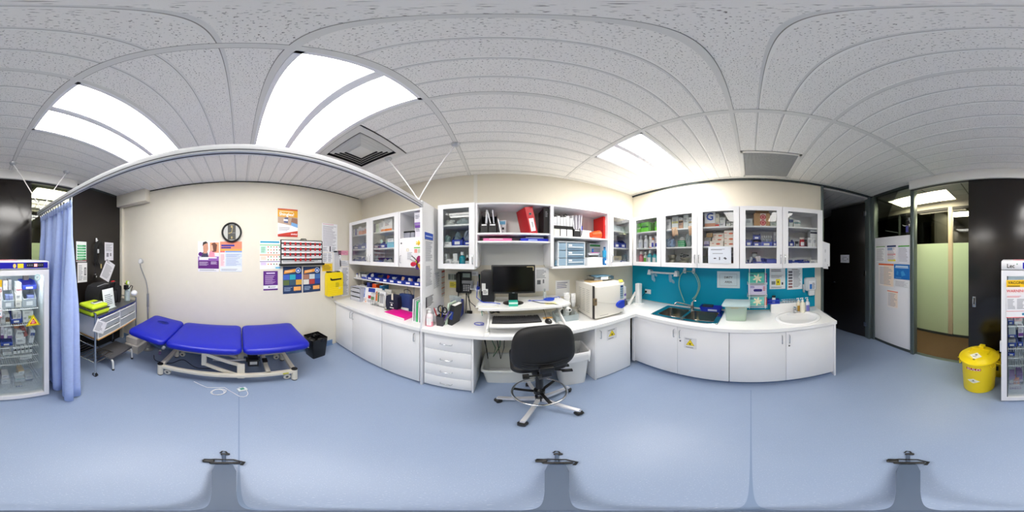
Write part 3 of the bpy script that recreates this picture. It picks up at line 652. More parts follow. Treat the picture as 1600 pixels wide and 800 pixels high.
# ------------------------------------------------------------------ printed sheets on walls and doors
def sheet(F, s0, s1, z0, z1, label, cat='poster', base=(242, 242, 244), blocks=(), rows=(), texts=(), d=.002, tilt=0.0, name='poster', discs=(), rz=0.0, group=None, rx=0.0):
    """u, v run 0..1 from the lower left corner; blocks (u0,u1,v0,v1,rgb) or (poly, rgb); rows (u0,u1,v0,v1,n,rgb); texts (body,u,v,size,rgb)"""
    W_, H_ = s1-s0, z1-z0; m = M(); R = Matrix.Rotation(tilt, 4, 'Y'); m.X = R
    m.box(mt(*base, .55), -W_/2, W_/2, -.0012, 0, -H_/2, H_/2); y = -.0016
    for b in blocks:
        if len(b) == 2: m.flat(mt(*b[1], .55), [((u-.5)*W_, (v-.5)*H_) for u, v in b[0]], y)
        else: m.rect(mt(*b[4], .55), (b[0]-.5)*W_, (b[1]-.5)*W_, (b[2]-.5)*H_, (b[3]-.5)*H_, y)
        y -= .00012
    for u, v, r, c in discs: m.disc(mt(*c, .55), (u-.5)*W_, (v-.5)*H_, r*W_, y=y); y -= .00008
    for r in rows: m.rows(mt(*r[5], .6), (r[0]-.5)*W_, (r[1]-.5)*W_, (r[2]-.5)*H_, (r[3]-.5)*H_, r[4], y)
    o = solo(m, name, label, cat, F, (s0+s1)/2, d, (z0+z1)/2, rz, group, rx)
    for b, u, v, sz, c in texts:
        e = txt(o, b, sz, mt(*c, .6), 0, 0); e.location = R @ Vector(((u-.5)*W_, y-.0006, (v-.5)*H_)); e.rotation_euler = (PI/2, tilt, 0)
    return o
G1 = (120, 122, 130); G2 = (150, 152, 160)
def pz(F, x0, x1, y0, y1, d=.002):
    """bearings of the left/right edge and of top/bottom (measured mid-sheet) -> s0, s1, z0, z1"""
    xm = (x0+x1)/2
    return sx(F, x0, d), sx(F, x1, d), at(F, xm, y1, d)[1], at(F, xm, y0, d)[1]
# wall A posters
sheet(WA, *pz(WA, 309.5, 342, 377, 424.5), 'purple and white poster of a man facing a girl', base=(238, 236, 244),
      blocks=[(0, 1, .1, .36, (96, 28, 120)), (0, 1, .36, .5, (150, 100, 180)), (.58, 1, .62, .96, (238, 160, 120)), ([(.12, .42), (.2, .62), (.42, .72), (.55, .42)], (60, 60, 84)), ([(.26, .6), (.24, .92), (.34, .98), (.48, .94), (.5, .74), (.42, .6)], (206, 150, 124)), ([(.22, .84), (.24, .97), (.38, 1.0), (.48, .95), (.3, .9)], (44, 34, 34)), ([(.5, .48), (.56, .66), (.78, .7), (.82, .44)], (240, 150, 170)), ([(.62, .72), (.66, .92), (.8, .96), (.92, .88), (.88, .66), (.72, .64)], (110, 66, 54)), ([(.6, .7), (.62, .86), (.7, .88), (.74, .68)], (226, 176, 150)), (.06, .5, .39, .44, (250, 250, 250)), (.06, .9, .44, .48, (244, 244, 250))],
      discs=[(.12, .58, .1, (88, 20, 116))], rows=[(.06, .52, .2, .33, 5, (200, 180, 214)), (.62, .92, .24, .34, 4, (220, 200, 230)), (.08, .9, .03, .08, 2, G2)])
sheet(WA, *pz(WA, 344, 378, 377.5, 424.5), 'orange headed timetable sheet beside the purple poster', base=(228, 234, 246),
      blocks=[(0, 1, .72, 1, (240, 140, 110)), (0, 1, .69, .76, (246, 170, 80)), (.05, .66, .84, .9, (40, 50, 150)), (.05, .5, .77, .82, (30, 40, 140)), (0, .22, .64, .69, (232, 110, 110)), (.24, 1, .64, .69, (120, 160, 220)), (.24, 1, .48, .6, (206, 218, 240)), (.24, 1, .18, .44, (214, 224, 242)), (0, .22, .16, .6, (246, 220, 224))],
      rows=[(.28, .96, .2, .6, 12, (160, 172, 200)), (.03, .2, .2, .58, 8, (220, 150, 160)), (.06, .9, .03, .1, 2, G2)])
sheet(WA, *pz(WA, 434, 465, 326.5, 370), 'orange and white shingles vaccine poster hung highest', base=(244, 242, 240),
      blocks=[(0, 1, .7, 1, (226, 164, 32)), (0, 1, .95, 1, (206, 84, 52)), ([(0, .48), (0, .7), (1, .7), (1, .36)], (186, 160, 140)), ([(.3, .5), (.34, .68), (.52, .68), (.5, .48)], (80, 90, 130)), ([(.64, .46), (.7, .68), (.98, .66), (1, .4)], (150, 110, 90)), (.28, .5, .55, .62, (230, 235, 245)), ([(.66, .4), (.68, .52), (1, .46), (1, .33)], (120, 170, 220)), ([(0, 0), (0, .08), (1, .22), (1, 0)], (200, 60, 40)), (.05, .9, .02, .06, (180, 40, 34))],
      rows=[(.06, .6, .2, .34, 4, (170, 170, 180)), (.08, .9, .87, .92, 1, (250, 240, 210))], texts=[('Shingles!', .44, .79, .066, (255, 255, 255)), ('zoster', .82, .1, .04, (255, 240, 240))])
sheet(WA, *pz(WA, 406, 438, 376, 420.5), 'colourful food group chart next to key board', base=(240, 244, 242),
      blocks=[(.02, .95, .92, .98, (40, 160, 200)), (0, 1, .83, .855, (60, 190, 90)), (.04, .3, .55, .8, (196, 238, 220)), (0, 1, .485, .51, (236, 140, 50)), (.04, .3, .32, .46, (250, 222, 206)), (0, 1, .255, .275, (120, 60, 160)), (.04, .3, .14, .24, (222, 206, 236)), (.76, 1, .02, .07, (90, 180, 220))],
      discs=[(.4+.14*i, .78-.105*j-(.03 if j > 2 else 0)-(.05 if j > 4 else 0), .03, c) for j in range(6) for i, c in enumerate([(206, 70, 50), (90, 160, 60), (230, 150, 60), (200, 60, 60), (60, 130, 60)][j % 3:]+[(150, 90, 60)])],
      rows=[(.06, .28, .58, .78, 6, (130, 190, 160))])
sheet(WA, *pz(WA, 411.5, 434, 423.5, 453.5), 'small purple notice with white text below the food chart', base=(92, 30, 128),
      blocks=[(0, 1, .08, .26, (244, 244, 246)), (.2, .8, .86, .92, (226, 210, 236)), (.34, .44, .14, .2, (40, 40, 60))], rows=[(.12, .88, .32, .8, 10, (190, 160, 206)), (.46, .9, .13, .2, 2, G1)])
navy = (26, 54, 96)
for x0, x1, y1, lb in ((442, 471.5, 458.5, 'navy poster with blue seaside photos under the key board'), (473.5, 500.5, 456, 'navy poster with clinic photos under right end of key board')):
    c = [(60, 100, 190), (40, 170, 190), (30, 60, 170), (90, 110, 60), (60, 90, 110), (220, 170, 60)] if x0 < 450 else [(170, 120, 100), (200, 210, 214), (60, 110, 180), (230, 225, 215), (180, 60, 60), (40, 70, 160)]
    sheet(WA, *pz(WA, x0, x1, 416.5, y1), lb, base=navy,
      blocks=[(.02+.33*i, .33+.33*i, .32+.2*(1-j), .51+.2*(1-j), c[j*3+i]) for i in range(3) for j in range(2)]+[([(.05, .74), (.08, .86), (.66, .92), (.64, .8)], (240, 160, 60)), (.56, .95, .1, .25, (246, 176, 100))],
      discs=[(.8, .86, .14, (240, 244, 250)), (.8, .86, .115, (30, 100, 190)), (.8, .85, .05, (236, 240, 246))], rows=[(.06, .5, .09, .25, 5, (160, 180, 210)), (.12, .58, .8, .86, 2, (252, 226, 180))])
sheet(WA, *pz(WA, 503, 527, 349.5, 394), 'large white timetable pages taped up near the corner', 'paper', name='paper_notice', blocks=[(.48, .56, .02, .2, (50, 50, 60))], rows=[(.06, .94, .2, .92, 20, (176, 172, 184)), (.06, .4, .03, .18, 5, G2), (.62, .94, .03, .18, 5, G2), (.06, .8, .95, .98, 1, (226, 120, 140))])
sheet(WA, *pz(WA, 503.5, 520, 395, 410), 'white list page below the taped timetable', 'paper', name='paper_notice', rows=[(.08, .46, .06, .94, 9, G2), (.54, .92, .06, .94, 9, G2)])
sheet(WA, *pz(WA, 521, 533, 392, 428), 'narrow white list page beside the sharps bin top', 'paper', name='paper_notice', rows=[(.1, .9, .05, .95, 16, G2)])
sheet(WA, *pz(WA, 503.5, 519, 412, 423.5), 'yellow handwritten note beside the sharps bin', 'note', base=(246, 206, 30), name='sticky_note', rows=[(.1, .9, .15, .85, 5, (150, 120, 40))])
sheet(WA, *pz(WA, 528, 544, 391.5, 398.5), 'pink paper strip high in the corner', 'paper', base=(240, 170, 190), name='paper_notice', rows=[(.08, .9, .2, .8, 3, (190, 110, 140))])
sheet(WA, *pz(WA, 531, 545, 407, 416), 'small white slip under the pink strip', 'paper', name='paper_notice', rows=[(.1, .9, .1, .9, 5, G2)])
sheet(WA, *pz(WA, 534, 545, 417, 462), 'long white phone list above the drawer organiser', 'paper', name='paper_notice', rows=[(.1, .9, .03, .97, 22, G2)], blocks=[(.0, .25, .45, .5, (150, 190, 40))])
# key board with red tags
kb = T('key_board', 'white key board with black rails and rows of red tags', 'key board', WA, .94, .0, 1.50)
m = M(kb); s0, s1 = sx(WA, 440, .03), sx(WA, 503, .03); z0, z1 = 1.505, 1.842
m.wb(mt(236, 236, 238, .5), s0, s1, .002, .025, z0, z1, .002); m.wb(BLACK, s0-.012, s0, .0, .03, z0, z1+.004); m.wb(BLACK, s1, s1+.008, .0, .03, z0, z1+.004); m.wb(BLACK, s0-.012, s1+.008, 0, .03, z1, z1+.008)
m.done('panel')
m = M(kb); m.wb(BLACK, s0-.03, s1+.035, .0, .055, z0-.03, z0-.001, .003); m.done('ledge')
m = M(kb); m.tube(BLACK, [m.wp(.895, .02, z1+.008), m.wp(.90, .02, z1+.028), m.wp(.98, .02, z1+.028), m.wp(.985, .02, z1+.008)], .006); m.done('carry_handle')
for j in range(4):
    zr = z1-.042-j*.078
    m = M(kb); m.wb(BLACK, s0, s1, .025, .031, zr-.011, zr+.011, .001); r_ = m.done('rail')
    m = M(kb); o_ = m.o; m.rows(INK, s0+.02-o_[0], s1-.02-o_[0], zr-.04-o_[2], zr-.018-o_[2], 2, -.0256); m.done('printed_names', r_)
    for i in range(8):
        if j == 3 and i in (0, 1, 6, 7): continue
        m = M(kb); c = s0+.05+i*(s1-s0-.09)/7; hh_ = .052 if not (j == 2 and i == 4) else .075
        m.wb(RED, c-.014, c+.014, .031, .036, zr-.028, zr+.016, .004); m.wb(RED, c-.007, c+.007, .031, .042, zr-.028-(hh_-.052), zr-.01, .003); m.done('tag')
# clock
ck = T('wall_clock', 'round black rimmed wall clock with dark centre band', 'clock', WA, sx(WA, 362, .03), 0, 1.82)
m = M(ck); n_ = 40; R1, R0 = .128, .112; zc = .126
pts = [(R1*math.cos(2*PI*i/n_), -.02, zc+R1*math.sin(2*PI*i/n_)) for i in range(n_)]; m.tube(BLACK, pts, .014, 10, True); m.done('rim')
m = M(ck); m.cyl(mt(226, 226, 222), (0, -.002, zc), (0, -.016, zc), .122, n=40); f_ = m.done('dial')
m = M(ck); yb_ = -.0165
band = [(-.05, -.1), (.05, -.1), (.05, .1), (-.05, .1)]
m.flat(mt(92, 92, 90, .4), [(x, zc+z) for x, z in [(-.055, -.105), (.055, -.105), (.055, .105), (-.055, .105)]], yb_); GO = mt(216, 196, 130, .4)
m.rect(GO, -.012, .012, zc+.065, zc+.095, yb_-.0004); m.rect(GO, -.01, .01, zc-.09, zc-.06, yb_-.0004); m.rect(mt(170, 170, 168), -.05, .05, zc-.012, zc-.006, yb_-.0003); m.done('centre_band', f_)
m = M(ck); m.flat(GO, [(-.004, zc), (.004, zc), (.016, zc+.07), (.009, zc+.072)], yb_-.003); m.done('minute_hand')
m = M(ck); m.flat(GO, [(0, zc-.008), (.004, zc+.006), (-.044, zc-.014), (-.046, zc-.024)], yb_-.002); m.done('hour_hand')
m = M(ck); m.cyl(glass('clock_glass', (1, 1, 1), .5), (0, -.028, zc), (0, -.029, zc), .118, n=40); m.done('glass')
# yellow sharps container on the wall
sb = T('sharps_bin', 'yellow wall mounted sharps bin in the corner over the bench', 'sharps bin', WA, 1.462, .0, .965)
m = M(sb); w2 = .148
pr = [(-w2, .012), (-w2+.012, 0), (w2-.012, 0), (w2, .012), (w2, .35), (w2-.02, .385), (-w2+.02, .385), (-w2, .35)]
m.prism(YEL, pr, -.10, -.012, 'xz'); m.done('body')
for k in range(4):
    m = M(sb); m.box(YEL, -w2+.006, w2-.006, -.105, -.098, .035+k*.03, .045+k*.03, .003); m.done('rib')
m = M(sb); m.prism(BLACK, [(-.10, .27), (-.075, .255), (.11, .265), (.12, .285), (-.06, .28), (-.10, .305)], -.104, -.099, 'xz'); m.done('flap_slot')
m = M(sb); m.box(BLACK, -.13, -.06, -.09, -.02, .38, .402, .004); m.box(BLACK, .04, .10, -.09, -.02, .38, .402, .004); m.box(mt(120, 110, 90), -.06, .04, -.08, -.03, .38, .396); m.done('lid')
m = M(sb); m.rows(mt(150, 130, 20), .0, .07, .12, .22, 5, -.1005); m.rect(mt(235, 232, 200), .06, .10, .11, .14, -.1006); m.done('printed_label')
m = M(sb); m.cyl(WHITE, (.13, -.055, .36), (.13, -.055, .42), .034, n=18); m.done('white_cap')
m = M(sb); m.box(MGREY, -.006, .006, -.02, -.002, -.06, .0); m.done('bracket')
# floor lamp behind the bed
lx, ly = -2.15, -1.345
lp = T('examination_lamp', 'grey gooseneck examination lamp standing behind bed head', 'lamp', WO, lx, -ly, 0)
gm_ = mt(168, 168, 170, .3, .7)
m = M(lp); m.lathe(gm_, [(0, 0), (.10, 0), (.105, .012), (.085, .022), (.05, .04), (.042, .075), (.02, .085), (.02, .1), (0, .1)], n=28); m.done('base')
m = M(lp); m.cyl(gm_, (0, 0, .09), (0, 0, .95), .013); m.cyl(mt(150, 150, 152, .4, .5), (0, 0, .80), (0, 0, 1.02), .018); m.done('pole')
m = M(lp); m.tube(gm_, [(0, 0, 1.0), (0, -.005, 1.10), (-.0, -.03, 1.22), (.02, -.075, 1.34), (.05, -.10, 1.44), (.08, -.09, 1.52)], .009); m.done('gooseneck')
m = M(lp); m.X = Matrix.Translation((.09, -.075, 1.535)) @ Matrix.Rotation(1.3, 4, 'Y') @ Matrix.Rotation(.3, 4, 'X'); m.lathe(mt(196, 198, 200, .3, .4), [(0, -.045), (.018, -.045), (.03, -.03), (.045, .0), (.045, .01), (.0, .006)], n=20); hd = m.done('lamp_head')
m = M(lp); m.X = Matrix.Translation((.09, -.075, 1.535)) @ Matrix.Rotation(1.3, 4, 'Y') @ Matrix.Rotation(.3, 4, 'X'); m.cyl(mt(240, 240, 238), (0, 0, .007), (0, 0, .0115), .036); m.done('lens', hd)
# black waste bin
bn = T('waste_bin', 'black square waste bin with bag at the bed foot', 'bin', WO, -2.09, -1.06, 0, .12)
m = M(bn); BB = mt(22, 22, 24, .5)
def tubbox(m, mat, wb_, db_, wt_, dt_, h, th, r=.02):
    """open tapered bin: outer and inner walls"""
    a = rrect(-wb_/2, wb_/2, -db_/2, db_/2, r, 3); b = rrect(-wt_/2, wt_/2, -dt_/2, dt_/2, r, 3)
    c = rrect(-wt_/2+th, wt_/2-th, -dt_/2+th, dt_/2-th, max(r-th, .004), 3); e = rrect(-wb_/2+th, wb_/2-th, -db_/2+th, db_/2-th, max(r-th, .004), 3)
    n = len(a); vs = [(p[0], p[1], 0) for p in a]+[(p[0], p[1], h) for p in b]+[(p[0], p[1], h) for p in c]+[(p[0], p[1], th) for p in e]
    fs = [tuple(range(n))[::-1]]
    for q in range(3): fs += [(q*n+i, q*n+(i+1) % n, (q+1)*n+(i+1) % n, (q+1)*n+i) for i in range(n)]
    fs.append(tuple(range(3*n, 4*n))); m.add(vs, fs, mat)
tubbox(m, BB, .20, .20, .25, .25, .33, .006); m.done('body')
m = M(bn); tubbox(m, mt(12, 12, 13, .25), .21, .21, .262, .262, .36, .004)
for k in range(9): m.X = Matrix.Translation((.10*math.cos(k*2.2), .09*math.sin(k*2.2), .33)) @ Matrix.Rotation(k*1.3, 4, 'Z') @ Matrix.Rotation(.9, 4, 'X'); m.ell(mt(16, 16, 17, .22), (0, 0, 0), (.05, .012, .03), 8, 5)
m.done('bag_liner')
# ------------------------------------------------------------------ chair
def chair():
    CB = mt(20, 20, 22, .6); PL = mt(16, 16, 17, .4)
    t = T('desk_chair', 'black high desk chair with chrome star base and foot ring', 'chair', WO, .34, -1.215, 0, math.radians(-3))
    m = M(t)   # backrest shell: superellipse, dished, seen from behind
    n, k = 48, 9; a, b = .228, .205; zc = .905; yb_ = -.215; vs = []; fs = []
    for side, off in ((0, 0), (1, .055)):
        pass
    def sup(th, e=.58): c, s_ = math.cos(th), math.sin(th); return (math.copysign(abs(c)**e, c), math.copysign(abs(s_)**e, s_))
    prof = [(0.0, .0), (.5, .001), (.82, .004), (.93, .010), (.985, .022), (1.0, .036), (.985, .052), (.9, .066), (.5, .07), (0.0, .07)]
    for f_, y in prof:
        for i in range(n):
            u, v = sup(2*PI*i/n); x = u*a*f_*(1-.05*v*f_); z = v*b*f_
            vs.append((x, yb_+y+.03*(x/a)**2*1.0+.02*(z/b)**2, zc+z))
    for q in range(len(prof)-1): fs += [(q*n+i, q*n+(i+1) % n, (q+1)*n+(i+1) % n, (q+1)*n+i) for i in range(n)]
    m.add(vs, fs, CB); br = m.done('backrest', ang=60)
    for q in range(3):
        m = M(t); m.tube(PL, [(-.16+.032*i, yb_-.001+.03*((-.16+.032*i)/a)**2, zc-.095-q*.022-.018*(1-((i-5)/5)**2)) for i in range(11)], .003, 6); m.done('moulded_rib', br)
    m = M(t); m.box(PL, -.05, .05, -.235, -.19, .70, .765, .01); m.done('back_socket')
    m = M(t); m.prism(PL, [(-.225, .70), (-.185, .70), (-.10, .585), (.06, .585), (.06, .545), (-.13, .545), (-.225, .66)], -.032, .032, 'yz'); m.done('back_arm')
    m = M(t)
    rr = rrect(-.225, .225, -.10, .31, .09, 6); cx_, cy2 = 0, .105; lay = []
    for ins, zz in ((.02, .60), (0, .615), (0, .65), (.015, .668), (.06, .675)): lay += [((p[0]-cx_)*(1-ins/.23)+cx_, (p[1]-cy2)*(1-ins/.2)+cy2, zz) for p in rr]
    n2 = len(rr); fs = []
    for q in range(4): fs += [(q*n2+i, q*n2+(i+1) % n2, (q+1)*n2+(i+1) % n2, (q+1)*n2+i) for i in range(n2)]
    fs += [tuple(range(n2))[::-1], tuple(range(4*n2, 5*n2))]; m.add(lay, fs, CB); m.done('seat')
    m = M(t); m.box(PL, -.07, .07, -.07, .10, .545, .602, .012); m.done('mechanism')
    for z, y0 in ((.565, -.02), (.575, .05)):
        m = M(t); m.tube(PL, [(.06, y0, z), (.15, y0-.03, z-.004), (.215, y0-.05, z-.01)], .009); m.prism(PL, [(.16, y0-.055), (.24, y0-.075), (.245, y0-.045), (.16, y0-.02)], z-.018, z-.004); m.done('lever')
    m = M(t); m.cyl(PL, (-.03, -.12, .59), (-.10, -.12, .59), .009); m.cyl(PL, (-.10, -.12, .59), (-.145, -.12, .59), .024, n=8); m.done('tilt_knob')
    m = M(t); m.cyl(PL, (0, 0, .30), (0, 0, .56), .032, n=20); m.cyl(CHROME, (0, 0, .15), (0, 0, .30), .022, n=18); m.cyl(PL, (0, 0, .09), (0, 0, .16), .036, n=18); m.done('gas_column')
    m = M(t); m.tube(CHROME, [(.212*math.cos(2*PI*i/48), .212*math.sin(2*PI*i/48), .245) for i in range(48)], .010, 10, True); rg = m.done('foot_ring')
    for q in range(3):
        an = math.radians(-80+120*q); m = M(t); c, s_ = math.cos(an), math.sin(an); m.X = Matrix.Rotation(an, 4, 'Z'); m.box(PL, .02, .208, -.014, .014, .228, .242, .003); m.done('ring_spoke', rg)
    m = M(t); m.cyl(PL, (0, 0, .21), (0, 0, .265), .045, n=20); m.done('ring_hub', rg)
    for q in range(5):
        an = math.radians(96+72*q); m = M(t); m.X = Matrix.Rotation(an, 4, 'Z'); m.prism(mt(226, 226, 230, .3, .55), [(.02, .09), (.02, .135), (.33, .088), (.34, .07), (.32, .066)], -.016, .016, 'xz'); lg = m.done('leg')
        m = M(t); m.X = Matrix.Rotation(an, 4, 'Z') @ Matrix.Translation((.325, 0, 0)) @ Matrix.Rotation(1.2+q, 4, 'Z')
        m.cyl(BLACK, (-.026, 0, .027), (-.006, 0, .027), .027, n=16); m.cyl(BLACK, (.006, 0, .027), (.026, 0, .027), .027, n=16); m.ell(BLACK, (0, 0, .036), (.032, .036, .024), 12, 8); m.cyl(STEEL, (0, 0, .05), (0, 0, .075), .006); m.done('castor', lg)
chair()
# ------------------------------------------------------------------ under the desk
tb = T('plastic_tub', 'white plastic tote tub on floor under the desk', 'tub', WO, .17, -1.80, 0, -.05)
m = M(tb); TW = mt(222, 224, 222, .4); tubbox(m, TW, .50, .34, .58, .40, .245, .006, .03); m.done('body')
m = M(tb)
ro = rrect(-.305, .305, -.215, .215, .04, 3); ri = rrect(-.288, .288, -.198, .198, .035, 3); n_ = len(ro)
vs = [(p[0], p[1], .225) for p in ro]+[(p[0], p[1], .252) for p in ro]+[(p[0], p[1], .252) for p in ri]; fs = []
for q in range(2): fs += [(q*n_+i, q*n_+(i+1) % n_, (q+1)*n_+(i+1) % n_, (q+1)*n_+i) for i in range(n_)]
m.add(vs, fs, TW); m.done('rim')
for sg in (-1, 1):
    m = M(tb); m.box(TW, sg*.29-.02, sg*.29+.02, -.07, .07, .16, .23, .01); m.done('grip')
wbn = T('waste_bin', 'white plastic waste bin with clear liner under the desk', 'bin', WO, .77, -1.535, 0, -.18)
m = M(wbn); tubbox(m, mt(232, 232, 232, .4), .26, .22, .33, .28, .52, .006, .04); m.done('body')
m = M(wbn); LN = mt(244, 244, 246, .35); n_ = 48; vs = []; fs = []
bb = rrect(-.172, .172, -.147, .147, .045, 11)
for zz, g, wv in ((.40, 1.02, .006), (.47, 1.03, .005), (.53, 1.03, .002), (.535, .98, .001), (.46, .93, .008), (.36, .85, .012)):
    vs += [(p[0]*g+wv*math.sin(i*1.7+zz*20), p[1]*g+wv*math.cos(i*2.3), zz+(.02*math.sin(i*.9) if zz < .47 else 0)) for i, p in enumerate(bb)]
n_ = len(bb)
for q in range(5): fs += [(q*n_+i, q*n_+(i+1) % n_, (q+1)*n_+(i+1) % n_, (q+1)*n_+i) for i in range(n_)]
m.add(vs, fs, LN); m.done('bag_liner', ang=180)
for k, (c, lb, pts) in enumerate([((24, 100, 60), 'green cable hanging under the desk', [(-.16, .12, .81), (-.15, .10, .60), (-.08, .11, .40), (-.11, .10, .24), (-.03, .1, .42), (-.02, .1, .80)]), ((20, 20, 22), 'black cable looped under the desk by the drawers', [(-.215, .13, .81), (-.20, .11, .50), (-.17, .12, .22), (-.185, .11, .38), (-.22, .1, .55), (-.18, .1, .80)]), ((30, 30, 34), 'thin black cable under the desk behind the tub', [(-.075, .09, .81), (-.06, .09, .5), (-.02, .09, .20), (.02, .09, .4), (.03, .09, .78)])]):
    m = M(); b0 = pts[0]; zz = min(p[2] for p in pts); m.tube(mt(*c), [(p[0]-b0[0], -(p[1]-b0[1]), p[2]-zz) for p in pts], .005); solo(m, 'power_cable', lb, 'cable', WB, b0[0], b0[1], zz)
# ------------------------------------------------------------------ fridge
def fridge():
    t = T('vaccine_fridge', 'white glass door vaccine fridge with blue header and warning signs', 'fridge', WD, .253, .41, 0)
    x0, x1, d0, d1_, H_ = -.045, .552, .12, .70, 1.575; FW = mt(236, 236, 240, .35); IN = mt(226, 232, 234, .4)
    m = M(t)
    m.wb(FW, x0, x0+.03, d0, d1_-.045, .03, H_-.075); m.wb(FW, x1-.03, x1, d0, d1_-.045, .03, H_-.075); m.wb(IN, x0+.03, x1-.03, d0, d0+.03, .03, H_-.075); m.wb(FW, x0, x1, d0, d1_-.045, .03, .09); m.wb(FW, x0, x1, d0, d1_-.045, H_-.10, H_, .004)
    m.wb(IN, x0+.03, x0+.034, d0+.03, d1_-.05, .09, H_-.1); m.wb(IN, x1-.034, x1-.03, d0+.03, d1_-.05, .09, H_-.1)
    for a in (x0+.04, x1-.04):
        for b in (d0+.05, d1_-.1): m.wb(BLACK, a-.015, a+.015, b-.015, b+.015, 0, .03)
    m.done('body')
    m = M(t); m.wb(FW, x0, x1, d1_-.045, d1_, H_-.068, H_-.004, .004); hd = m.done('header')
    o = m.o; yy = -(d1_-o[1])-.0008
    m = M(t); m.rect(mt(24, 24, 170, .35), x0+.17-o[0], x1-.012-o[0], H_-.062, H_-.012, yy); m.rect(mt(30, 30, 36, .3), x1-.20-o[0], x1-.05-o[0], H_-.055, H_-.018, yy-.0005); m.rect(mt(240, 130, 130, .4, 0, emit=1.2), x1-.135-o[0], x1-.108-o[0], H_-.048, H_-.025, yy-.001)
    for q in range(3): m.disc(MGREY, x1-.19+q*.018-o[0], H_-.036, .006, y=yy-.001, n=10); m.disc(MGREY, x1-.095+q*.016-o[0], H_-.036, .005, y=yy-.001, n=10)
    m.rect(mt(244, 226, 40), x1-.275-o[0], x1-.225-o[0], H_-.058, H_-.022, yy-.0006); m.disc(mt(230, 206, 110), x1-.30-o[0], H_-.04, .013, .018, y=yy-.0006); m.done('control_panel', hd)
    txt(hd, 'Lec', .045, mt(20, 20, 24), x0+.075-o[0], H_-.04, yy-.001); m = M(t); m.disc(mt(20, 120, 70), x0+.125-o[0], H_-.024, .005, y=yy-.001, n=10); m.done('logo_dot', hd)
    m = M(t); z0, z1 = .035, H_-.075; f = .045
    for q in ((x0, x1, z0, z0+.06), (x0, x1, z1-f, z1), (x0, x0+f, z0+.06, z1-f), (x1-f, x1, z0+.06, z1-f)): m.wb(FW, q[0], q[1], d1_-.04, d1_, q[2], q[3])
    dr = m.done('door')
    m = M(t); m.wb(glass('fridge_glass', (.97, .995, .99), .6), x0+f, x1-f, d1_-.024, d1_-.018, z0+.06, z1-f); m.done('pane', dr)
    m = M(t); m.wb(BLACK, x0+f, x0+f+.008, d1_-.018, d1_-.012, z0+.06, z1-f); m.done('gasket', dr)
    m = M(t); m.wb(FW, x0-.012, x0, d1_-.04, d1_-.01, .75, .86, .003); m.done('door_grip', dr)
    # wire shelves
    for k, z in enumerate((1.135, .98, .735, .62, .52)):
        m = M(t); wm = mt(240, 240, 240, .4); a, b = x0+.04, x1-.05-.02
        for q in range(26):
            xx = a+(b-a)*q/25; m.tube(wm, [m.wp(xx, d0+.04, z), m.wp(xx, d1_-.09, z), m.wp(xx, d1_-.085, z-(.0 if k < 2 else .03))], .0022, 4)
        for dd in (d0+.04, d1_-.085, d1_-.25): m.tube(wm, [m.wp(a, dd, z), m.wp(b, dd, z)], .0035, 6)
        m.done('wire_shelf')
    m = M(t); a, b = x0+.04, x1-.06; wm = mt(240, 240, 240, .4)
    for zz in (.17, .23, .30): m.tube(wm, [m.wp(a, d0+.06, zz), m.wp(a, d1_-.07, zz), m.wp(b, d1_-.07, zz), m.wp(b, d0+.06, zz)], .003, 6)
    for q in range(24): xx = a+(b-a)*q/23; m.tube(wm, [m.wp(xx, d0+.06, .17), m.wp(xx, d1_-.07, .17), m.wp(xx, d1_-.07, .30 if q % 4 == 0 else .23)], .002, 4)
    m.done('wire_basket')
    m = M(t); m.wb(IN, x0+.034, x1-.034, d0+.03, d1_-.06, .09, .13); m.done('floor_tray')
    m = M(t); m.wb(FW, x0+.05, x1-.05, d1_-.085, d1_-.05, H_-.118, H_-.1); lh = m.done('lamp_housing')
    m = M(t); m.wb(emis('fridge_led', (244, 250, 255), 26.0), x0+.06, x1-.06, d1_-.082, d1_-.056, H_-.121, H_-.118); m.done('led_strip', lh)
fridge()
fg = .705
o = sheet(WD, -.005, .150, 1.105, 1.425, 'vaccine warning sign in yellow and red on the fridge door', 'sign', d=fg, name='warning_sign', base=(240, 240, 244),
      blocks=[(0, 1, .82, 1, (244, 196, 20)), (0, 1, .63, .82, (244, 236, 236)), (0, 1, .0, .02, (230, 90, 100)), (0, 1, .18, .19, (220, 60, 70))], rows=[(.06, .48, .24, .52, 9, G2), (.54, .96, .24, .52, 9, G2), (.04, .96, .55, .6, 2, (226, 110, 120)), (.06, .94, .825, .87, 1, (60, 50, 20))],
      texts=[('VACCINE', .5, .93, .030, (30, 26, 10)), ('WARNING', .5, .72, .031, (214, 20, 40))], discs=[(.86, .1, .07, (60, 130, 170))])
def tri_sign(F, s, z, d, size, label, inner, name='warning_sticker'):
    m = M(); h = size*.87
    def tri(k): return [(-size/2*k, -h/3*k), (size/2*k, -h/3*k), (0, h*2/3*k)]
    m.prism(mt(250, 224, 20, .4), tri(1), -.0015, 0, 'xz'); m.flat(BLACK, tri(.9), -.0018); m.flat(mt(250, 224, 20, .4), tri(.82), -.0021)
    if inner == 'red': m.flat(mt(214, 40, 36), tri(.5), -.0024); m.rows(mt(250, 200, 200), -size*.12, size*.12, -h*.14, h*.2, 4, -.0027)
    else: biohaz(m, BLACK, 0, -h*.06, size*.2, -.0024)
    return solo(m, name, label, 'sticker', F, s, d, z)
tri_sign(WD, sx(WD, 52, fg), at(WD, 52, 503, fg)[1], fg, .125, 'yellow triangle warning sticker on the fridge door glass', 'red')
